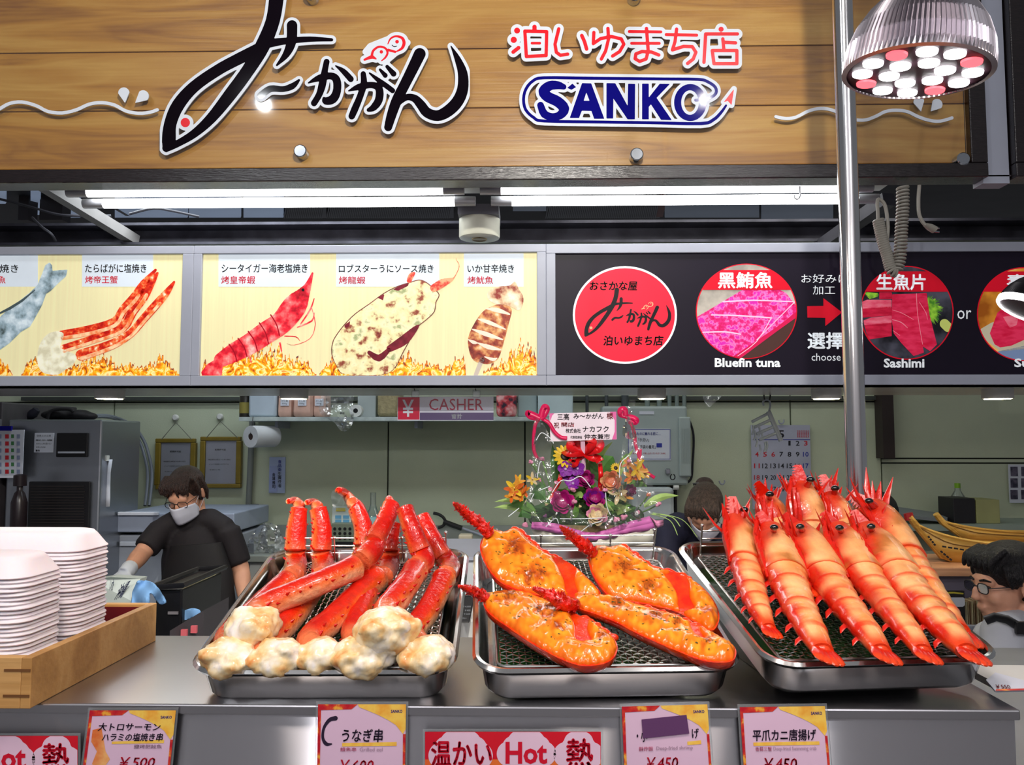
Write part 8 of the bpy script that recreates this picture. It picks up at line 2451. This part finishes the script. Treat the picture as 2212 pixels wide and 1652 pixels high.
hc = [((x, .030, .114), (x * 1.1, .080, .088), (x * 1.15, .094, .052), .014) for x in (-.056, -.034, -.012, .012, .034, .056)]
hc += [((sx * .074, .05, .07), (sx * .082, .046, .03), (sx * .080, .036, -.006), .012) for sx in (-1, 1)] + [((sx * .078, .02, .07), (sx * .090, .022, .03), (sx * .086, .018, .004), .018) for sx in (-1, 1)]
obj('hair', hair_mesh(M, s, [((0, -.020, .048), .092, .108, .088), ((0, -.075, -.005), .078, .052, .075)], hc, 9), M_hairk, t, remesh=0.005, wsmooth=1)
face_bits(t, M, s)
glasses(t, M, s, mat('dark_frame', S(30, 28, 34), .3))
# ================================================================== flower arrangement
FYB = 2.25
cf = lambda p: (1050 + p[0] / 4.337, 840 + p[1] / 4.337)
def FP(x, y, d=0.0):
    a, b = cf((x, y))
    return P(a, b, FYB + d)
topz = P(1200, 1203, FYB - .05).z
t = thing('flower_stand', (P(1265, 1203, 2.3).x, 2.32, 0), 'pale cabinet carrying the flower arrangement behind the lobster tray', 'cabinet')
obj('cabinet_body', MB().box(P(1100, 1280, 2.2).x, P(1440, 1280, 2.2).x, 2.14, 2.5, 0, topz - 0.012), mat('cab_white', S(196, 200, 202), 0.4), t, smooth=False)
obj('cabinet_top', MB().box(P(1097, 1280, 2.2).x, P(1443, 1280, 2.2).x, 2.13, 2.51, topz - 0.0115, topz), M_alu, t, smooth=False)
bq = thing('flower_arrangement', (P(1265, 1203, FYB).x, FYB, topz), 'celebration flower arrangement in pink paper with ribbons and name card', 'flowers')
M_leafs = [mat('leaf_green%d' % i, c, 0.45, var=0.25, scale=20) for i, c in enumerate((S(104, 152, 66), S(74, 122, 56), S(164, 194, 112), S(58, 98, 50)))]
def leaf(p0, p1, w, bend, m, name='leaf', sag=None, two=False):
    p0, p1 = Vector(p0), Vector(p1)
    d = p1 - p0
    sd = d.cross(Vector((0, 1, 0.25))).normalized()
    if sd.length < .1:
        sd = Vector((1, 0, 0))
    up = sd.cross(d).normalized()
    A, B, Cc = [], [], []
    n = 7
    for i in range(n):
        s = i / (n - 1)
        ww = w * math.sin(math.pi * (0.06 + 0.94 * s) ** 0.75) ** 0.9 if s < 1 else 0.0
        c = p0 + d * s + Vector((0, 0, bend * math.sin(math.pi * s))) + Vector((0, 0, -abs(bend) * 1.2 * s * s if sag else 0))
        A.append(c - sd * ww * .5 + up * ww * .12); B.append(c + sd * ww * .5 + up * ww * .12); Cc.append(c)
    mb = MB().strip(A, Cc)
    mb.strip(Cc, B)
    return obj(name, mb, m, bq, recalc=False)
rg = random.Random(12)
# added dark green filler, blocks the view between the leaves
mb = MB()
for x, y, rx, rz in ((900, 1210, .14, .04), (760, 1160, .07, .04), (1080, 1150, .08, .05), (930, 1100, .08, .06), (1250, 1190, .07, .035), (620, 1210, .07, .03)):
    mb.ell(FP(x, y, .02), rx, .09, rz, 14, 10)
obj('foliage_filler', mb, mat('dark_foliage', S(52, 80, 40), 0.8, var=0.5, scale=60, bump=1.0, bscale=90), bq, remesh=0.01)
base = FP(920, 1330, 0.0)
obj('basket', MB().lathe([(0.0001, 0), (.10, 0), (.13, .05), (.14, .09), (.13, .09), (.0001, .06)], 28, Matrix.Translation((FP(960, 1300).x, FYB + .02, topz))), mat('basket_wicker', S(150, 130, 90), .8, var=.3, scale=80), bq)
# leaves
for k in range(230):
    a = rg.uniform(-0.15, math.pi + 0.15)
    rad = rg.uniform(0.35, 1.0)
    x0, y0 = 930 + 330 * math.cos(a) * rad * .5, 1150 - 120 * math.sin(a) * rad * .6
    x1, y1 = 930 + 520 * math.cos(a) * rad, 1170 - 300 * math.sin(a) * rad + rg.uniform(-30, 60)
    leaf(FP(x0, y0, rg.uniform(-.07, .02)), FP(x1, y1, rg.uniform(-.11, .0)), rg.uniform(.016, .042), rg.uniform(-.01, .02), M_leafs[rg.randrange(4)])
for (x0, y0, x1, y1, w, d, m) in ((430, 1100, 75, 1058, .016, -.05, 2), (480, 1180, 70, 1110, .022, -.05, 2), (460, 1150, 200, 1090, .026, -.06, 0), (420, 1190, 300, 1200, .03, -.05, 1), (650, 900, 620, 520, .02, 0, 1), (700, 860, 640, 560, .026, .02, 0), (950, 800, 900, 480, .014, .02, 2), (960, 780, 1060, 520, .016, .0, 2), (980, 790, 1190, 490, .016, .0, 2), (990, 770, 1120, 560, .012, .0, 2), (1040, 860, 1190, 630, .075, -.02, 1), (1230, 800, 1330, 600, .012, -.02, 0), (1250, 820, 1390, 560, .010, -.02, 2), (1350, 900, 1510, 915, .03, -.03, 0), (1480, 1100, 1805, 1000, .022, -.05, 2), (1180, 1180, 1270, 1080, .05, -.07, 3), (1130, 1030, 1240, 930, .05, -.05, 3), (430, 960, 560, 1040, .05, -.04, 1), (420, 720, 480, 760, .008, 0, 0)):
    leaf(FP(x0, y0, d), FP(x1, y1, d - .01), w, .01, M_leafs[m])
for (x0, y0, xm, ym, x1, y1) in ((1540, 1170, 1720, 1230, 1795, 1370), (1560, 1160, 1830, 1220, 1980, 1390), (1560, 1170, 1740, 1200, 1820, 1290)):
    obj('grass_blade', MB().tube(smooth_path([tuple(FP(x0, y0, -.05)), tuple(FP(xm, ym, -.07)), tuple(FP(x1, y1, -.09))], 6), [.0022] * 12 + [.0008], 5, flat=.5), M_leafs[2], bq)
for (x0, y0, x1, y1) in ((420, 690, 600, 1000), (525, 660, 610, 980), (500, 850, 560, 1050), (1615, 1080, 1450, 1160), (1340, 680, 1300, 900), (740, 640, 760, 900), (270, 930, 470, 1120), (430, 850, 520, 1080), (1410, 770, 1250, 1050), (1520, 990, 1420, 1120)):
    obj('stem', MB().tube([FP(x0, y0, -.02), FP((x0 + x1) / 2 + 10, (y0 + y1) / 2, -.01), FP(x1, y1, .02)], .0022, 6), M_leafs[0], bq)
# blooms: petals are sub-parts of each flower
def petal(c, d, n, L, w, m, parent, cup=0.3):
    d = Vector(d).normalized(); n = Vector(n).normalized()
    sd = d.cross(n).normalized()
    A, B, Cc = [], [], []
    for i in range(6):
        s = i / 5
        ww = w * math.sin(math.pi * (0.12 + 0.80 * s)) ** .8
        p = Vector(c) + d * L * s + n * (cup * L * s * s)
        A.append(p - sd * ww * .5 + n * ww * .15); B.append(p + sd * ww * .5 + n * ww * .15); Cc.append(p)
    mb = MB().strip(A, Cc); mb.strip(Cc, B)
    return obj('petal', mb, m, parent, recalc=False)
def bloom(x, y, r, d, kind, mats, seed):
    rg = random.Random(seed)
    c = FP(x, y, d - .05)
    R = 1.15 * r / 4.337 / FPX * c.y
    f = Vector((rg.uniform(-.3, .3), -1, rg.uniform(.1, .5))).normalized()
    a_ = f.orthogonal().normalized(); b_ = f.cross(a_)
    core = MB()
    if kind == 'rose':
        for k in range(7):
            q = k * 2.4
            core.ell(c + (a_ * math.cos(q) + b_ * math.sin(q)) * R * .22 * (k / 6), R * .38, R * .38, R * .38, 10, 8)
        o = obj('rose_bloom', core, mats[0], bq)
        for ring, cnt, e, cup in ((0.30, 5, .50, 1.3), (0.42, 6, .75, .8), (.5, 7, 1.0, .35)):
            for k in range(cnt):
                q = 2 * math.pi * k / cnt + ring * 9
                dd = a_ * math.cos(q) + b_ * math.sin(q)
                petal(c + dd * R * .10, dd, f, R * e, R * .95, mats[k % len(mats)], o, cup)
    elif kind == 'daisy':
        core.ell(c, R * .42, R * .42, R * .2, 14, 8, Matrix((a_, b_, f)).transposed())
        o = obj('sunflower_bloom', core, mats[1], bq)
        for k in range(15):
            q = 2 * math.pi * k / 15
            dd = a_ * math.cos(q) + b_ * math.sin(q)
            petal(c + dd * R * .35, dd, f, R * .75, R * .34, mats[0], o, .1)
    elif kind == 'orchid':
        core.ell(c + f * R * .1, R * .2, R * .2, R * .2, 10, 8)
        o = obj('orchid_bloom', core, mats[1], bq)
        for k in range(5):
            q = 2 * math.pi * k / 5 + .3
            dd = a_ * math.cos(q) + b_ * math.sin(q)
            petal(c, dd, f, R, R * 1.05, mats[0], o, .15)
    elif kind == 'lily':
        core.tube([c, c + f * R * .5], [.0015, .002], 6)
        o = obj('lily_bloom', core, mats[1], bq)
        for k in range(6):
            q = 2 * math.pi * k / 6 + rg.random()
            dd = (a_ * math.cos(q) + b_ * math.sin(q) + f * .5).normalized()
            petal(c, dd, f, R * 1.05, R * .42, mats[k % len(mats)], o, .0)
    else:
        for k in range(8):
            core.ell(c + Vector((rg.uniform(-1, 1), rg.uniform(-1, .3), rg.uniform(-.6, .9))) * R * .5, R * .45, R * .45, R * .4, 8, 6)
        o = obj('carnation_bud', core, mats[0], bq, remesh=R * .12)
    return o
FM = lambda n, c, v=.12: mat('petal_' + n, tuple(q * .72 for q in c), 0.5, var=v, scale=60, sss=.1)
mag, mag2, pur, pur2 = FM('magenta', S(170, 16, 110)), FM('magenta_dark', S(110, 8, 70)), FM('purple', S(134, 20, 158)), FM('violet_light', S(206, 170, 220))
yel, brn, ora, ora2 = FM('yellow', S(236, 196, 40)), FM('brown_disc', S(46, 28, 16)), FM('amber', S(236, 160, 50)), FM('orange', S(226, 104, 30))
pch, pch2, crm2, pnk = FM('peach', S(226, 130, 96)), FM('peach_pale', S(226, 160, 110)), FM('cream', S(232, 206, 160)), FM('pink', S(232, 150, 180))
for i, (x, y, r, d, k, ms_) in enumerate([(740, 632, 92, -.02, 'daisy', (yel, brn)), (1215, 740, 40, .0, 'daisy', (yel, brn)),
    (745, 752, 66, -.03, 'orchid', (pur, pur2)), (858, 748, 62, -.03, 'orchid', (pur, pur2)), (780, 835, 58, -.02, 'orchid', (pur, mag)), (816, 888, 58, -.04, 'orchid', (pur, pur2)), (745, 690, 44, -.01, 'orchid', (pur, pur2)),
    (932, 850, 70, -.03, 'rose', (mag, mag2)), (715, 1066, 92, -.06, 'rose', (mag, FM('magenta_bright', S(200, 20, 130)))), (1010, 1030, 84, -.05, 'rose', (mag, pur)), (960, 1030, 50, -.03, 'rose', (mag2, mag)),
    (1176, 868, 82, -.04, 'rose', (pch, pch2)), (1050, 1180, 84, -.09, 'rose', (crm2, pnk, crm2)), (1240, 990, 90, -.05, 'lily', (crm2, FM('olive', S(170, 160, 100)))),
    (270, 940, 92, -.05, 'lily', (ora, yel, ora2)), (320, 990, 80, -.05, 'lily', (ora2, ora)), (240, 1010, 70, -.06, 'lily', (ora2, ora)), (300, 870, 60, -.04, 'lily', (ora, yel)), (430, 850, 62, -.03, 'lily', (yel, crm2)), (360, 960, 56, -.04, 'lily', (ora, ora2)),
    (1410, 760, 90, -.05, 'lily', (ora, yel)), (1370, 830, 80, -.04, 'lily', (ora, ora2)), (1330, 700, 56, -.04, 'lily', (ora, pch)), (1470, 800, 56, -.04, 'lily', (yel, ora)), (1440, 700, 50, -.03, 'lily', (yel, ora)), (1300, 1010, 70, -.04, 'lily', (FM('straw', S(196, 160, 90)), ora)), (1350, 950, 46, -.04, 'rose', (mag2, mag2)),
    (420, 686, 26, -.02, 'bud', (pnk,)), (526, 655, 28, -.02, 'bud', (pnk,)), (485, 650, 20, -.02, 'bud', (pnk,)), (495, 852, 24, -.02, 'bud', (pnk,)), (826, 1056, 28, -.09, 'bud', (pnk,)), (812, 948, 30, -.06, 'bud', (pnk,)), (1612, 1080, 30, -.05, 'bud', (pnk,)), (370, 1275, 32, -.08, 'bud', (pnk,)), (1222, 1225, 34, -.09, 'bud', (pnk,)), (1292, 1205, 34, -.09, 'bud', (pnk,)), (1340, 676, 22, -.06, 'bud', (pnk,)), (1115, 950, 26, -.06, 'bud', (pnk,)), (1522, 990, 22, -.05, 'bud', (pch,)), (660, 880, 24, -.05, 'bud', (pnk,)), (600, 940, 24, -.04, 'bud', (pnk,)), (1420, 1155, 22, -.07, 'bud', (pnk,)), (565, 1085, 16, -.07, 'bud', (crm2,)), (880, 1100, 16, -.09, 'bud', (crm2,)), (550, 1190, 22, -.08, 'bud', (FM('mauve', S(130, 70, 120)),))]):
    bloom(x, y, r, d, k, ms_, 500 + i)
# pink wrapping paper: a folded band around the front
M_wrap = mat('pink_wrap', S(206, 110, 176), 0.45, var=.08, scale=10, spec=.4)
def band(top, bot, m, d0, d1, name):
    A, B = smooth_path(top, 6), smooth_path(bot, 6)
    n = min(len(A), len(B))
    a = [FP(A[i][0], A[i][1], d0 + .06 * (2 * i / (n - 1) - 1) ** 2 + .008 * math.sin(i * 1.3)) for i in range(n)]
    b = [FP(B[i][0], B[i][1], d1 + .06 * (2 * i / (n - 1) - 1) ** 2 + .004 * math.sin(i * 1.7)) for i in range(n)]
    mid = [p.lerp(q, .5) + Vector((0, -.008, 0)) for p, q in zip(a, b)]
    mb = MB().strip(a, mid); mb.strip(mid, b)
    return obj(name, mb, m, bq, solid=.001, recalc=False)
band([(430, 1245), (560, 1250), (700, 1270), (860, 1320), (1000, 1345), (1150, 1310), (1320, 1250), (1530, 1190)], [(420, 1310), (560, 1330), (700, 1360), (860, 1400), (1000, 1420), (1150, 1400), (1320, 1360), (1590, 1310)], M_wrap, -.13, -.13, 'wrapping_band')
band([(1530, 1190), (1590, 1230), (1660, 1225)], [(1590, 1310), (1620, 1295), (1660, 1280)], mat('pink_wrap_pale', S(220, 140, 180), .45), -.075, -.07, 'wrapping_end')
band([(420, 1300), (700, 1350), (1000, 1410), (1300, 1360), (1600, 1300)], [(520, 1560), (750, 1590), (1000, 1600), (1300, 1590), (1560, 1560)], mat('cream_wrap', S(196, 192, 176), .5, var=.08), -.12, -.10, 'paper_sleeve')
# big red bow
M_rib = mat('red_satin', S(206, 14, 20), 0.3, var=.15, scale=30, coat=.3)
M_rib2 = mat('crimson_satin', S(196, 16, 76), 0.3, var=.15, scale=30, coat=.3)
def ribbon(pts, w, m, name='ribbon_loop', d=-.06, up=(0, -1, .3)):
    W3 = smooth_path([tuple(FP(x, y, d + (q[0] if q else 0))) for x, y, *q in pts], 6)
    mb = MB()
    n = len(W3)
    up = Vector(up)
    A, B = [], []
    for i in range(n):
        tg = (Vector(W3[min(n - 1, i + 1)]) - Vector(W3[max(0, i - 1)])).normalized()
        sd = tg.cross(up).normalized()
        A.append(Vector(W3[i]) - sd * w / 2); B.append(Vector(W3[i]) + sd * w / 2)
    return obj(name, MB().strip(A, B), m, bq, solid=.0008, recalc=False)
for pts in ([(920, 590), (850, 510, .02), (810, 490, 0), (790, 540, -.03), (850, 580, -.02), (920, 590)], [(920, 590), (930, 490, .02), (960, 470, 0), (1000, 500, -.03), (960, 560, -.02), (920, 590)], [(930, 590), (1020, 490, .02), (1070, 510, 0), (1050, 560, -.03), (990, 580, -.02), (930, 590)], [(910, 595), (800, 560, .02), (740, 580, 0), (780, 600, -.03), (860, 600, -.02), (910, 595)], [(920, 600), (860, 640, 0), (830, 660, -.02), (800, 690, -.03)], [(930, 600), (990, 640, -.02), (1040, 650, -.02), (1070, 680, -.03)], [(900, 600), (860, 620, 0), (830, 690, -.03), (820, 700, -.03)]):
    ribbon(pts, .022, M_rib)
ribbon([(1065, 690), (1075, 800, -.02), (1070, 900), (1085, 1000, -.03)], .012, M_rib, 'ribbon_tail')
ribbon([(700, 800), (690, 850, -.02), (640, 960), (610, 1040, -.03)], .012, M_rib, 'ribbon_tail')
for pts, w in (([(510, 275), (440, 240), (390, 225), (420, 260), (500, 275)], .016), ([(510, 275), (530, 200), (550, 165), (570, 190), (540, 250), (510, 275)], .016), ([(500, 275), (460, 340), (445, 480), (450, 580), (480, 650)], .009), ([(520, 275), (590, 320), (640, 400), (700, 450), (760, 460)], .010),
               ([(1310, 255), (1260, 240), (1260, 195), (1300, 190), (1310, 255)], .014), ([(1320, 260), (1370, 265), (1410, 290), (1390, 315), (1330, 275)], .014), ([(1315, 260), (1360, 330), (1390, 420), (1400, 520), (1430, 620), (1440, 660)], .009), ([(1450, 560), (1440, 650), (1400, 700)], .006), ([(1440, 670), (1470, 730), (1520, 790), (1580, 832)], .009)):
    ribbon(pts, w, M_rib2, 'crimson_ribbon', -.08)
# name card on a stick
cu = lambda p: FP(p[0], p[1], -.075)
quad = [(592, 228), (1220, 212), (1224, 472), (604, 492)]
card = obj('name_card', MB().poly([cu(p) for p in quad], (0, .002, 0)), mat('card_lilac', S(222, 206, 216), .4), bq, smooth=False)
cu1, cu2 = (lambda p: FP(p[0], p[1], -.0757)), (lambda p: FP(p[0], p[1], -.0764))
M_cmag = mat('card_magenta', S(206, 90, 150), .4)
for pts in ([(592, 228), (640, 227), (618, 250), (602, 300)], [(1160, 214), (1220, 212), (1222, 472), (1180, 473), (1205, 400), (1205, 290)]):
    obj('card_tint', MB().poly([cu1(p) for p in pts]), M_cmag, card, smooth=False, recalc=False)
Ucard = lambda x, y: P(x, y, FYB - .0764)
def ct(s, x0, y0, x1, y1, m, wt=.012):
    a, b = cf((x0, y0)); c, d = cf((x1, y1))
    label_text('lettering', [(s, (a, b, c, d), wt)], Ucard, m, card)
ct('三高', 668, 232, 778, 290, M_inkk); ct('み～かがん', 820, 228, 1100, 278, M_inkk); ct('様', 1130, 222, 1190, 282, M_inkr)
ct('祝', 636, 312, 684, 366, M_inkr); ct('開店', 706, 312, 826, 354, M_inkr)
ct('株式会社', 746, 370, 888, 412, M_inkk, .01); ct('ナカフク', 905, 348, 1148, 402, M_inkk); ct('代表取締役', 790, 438, 900, 466, M_inkk, .01); ct('仲本兼市', 920, 420, 1160, 470, M_inkk)
obj('card_stick', MB().tube([FP(905, 480, -.07), FP(915, 780, -.05)], .006, 6, flat=.3), mat('stick_lilac', S(206, 170, 190), .5), bq)
# clear cellophane gathered at two corners
def cello(poly, d, seed, amp=.025):
    poly = smooth_path([cf(p) for p in poly], 3, True)
    v, f, e = ms(lambda X, Y: sd_poly(X, Y, poly), bounds_of([poly], 4), 5.0, merge=False)
    W = []
    for x, y in v:
        q = mnoise.noise(Vector((x * .03, y * .02, seed))) + .6 * abs(mnoise.noise(Vector((x * .07, y * .03, seed + 4))))
        W.append(P(x, y, FYB + d + amp * q - .05 * max(0, (y - 1000) / 120)))
    return obj('cellophane', MB().add(W, f), clear_mat('cello_film', (0.96, 0.97, 0.97), 0.05, 0.10, 0.02), bq, recalc=False)
cello([(500, 290), (600, 460), (640, 700), (700, 1000), (900, 1180), (1000, 1290), (700, 1300), (430, 1250), (330, 1160), (420, 900), (440, 560)], -.14, 2)
cello([(1340, 240), (1400, 440), (1480, 620), (1560, 900), (1620, 1160), (1500, 1220), (1250, 1280), (1050, 1290), (1150, 1000), (1250, 700), (1290, 420)], -.14, 6)
cello([(1330, 250), (1290, 330), (1280, 430), (1340, 470), (1410, 450), (1380, 330)], -.10, 8, .05)
cello([(1340, 230), (1320, 170), (1350, 100), (1400, 110), (1390, 160), (1360, 220)], -.10, 9, .05)
cello([(470, 270), (420, 380), (415, 420), (450, 360), (500, 300)], -.10, 10, .04)
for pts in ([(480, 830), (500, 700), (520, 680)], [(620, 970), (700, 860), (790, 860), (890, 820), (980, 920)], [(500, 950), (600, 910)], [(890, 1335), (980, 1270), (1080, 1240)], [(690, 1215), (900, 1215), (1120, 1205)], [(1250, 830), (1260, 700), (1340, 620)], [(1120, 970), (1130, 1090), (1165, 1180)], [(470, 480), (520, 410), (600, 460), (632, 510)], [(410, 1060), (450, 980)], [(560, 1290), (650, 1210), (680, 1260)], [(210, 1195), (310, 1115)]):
    obj('film_glint', MB().tube(smooth_path([tuple(FP(x, y, -.17)) for x, y in pts], 4), .0011, 5), mat('film_highlight', S(226, 232, 236), .15, spec=1.0), bq)  # glints along the film folds, drawn as pale threads
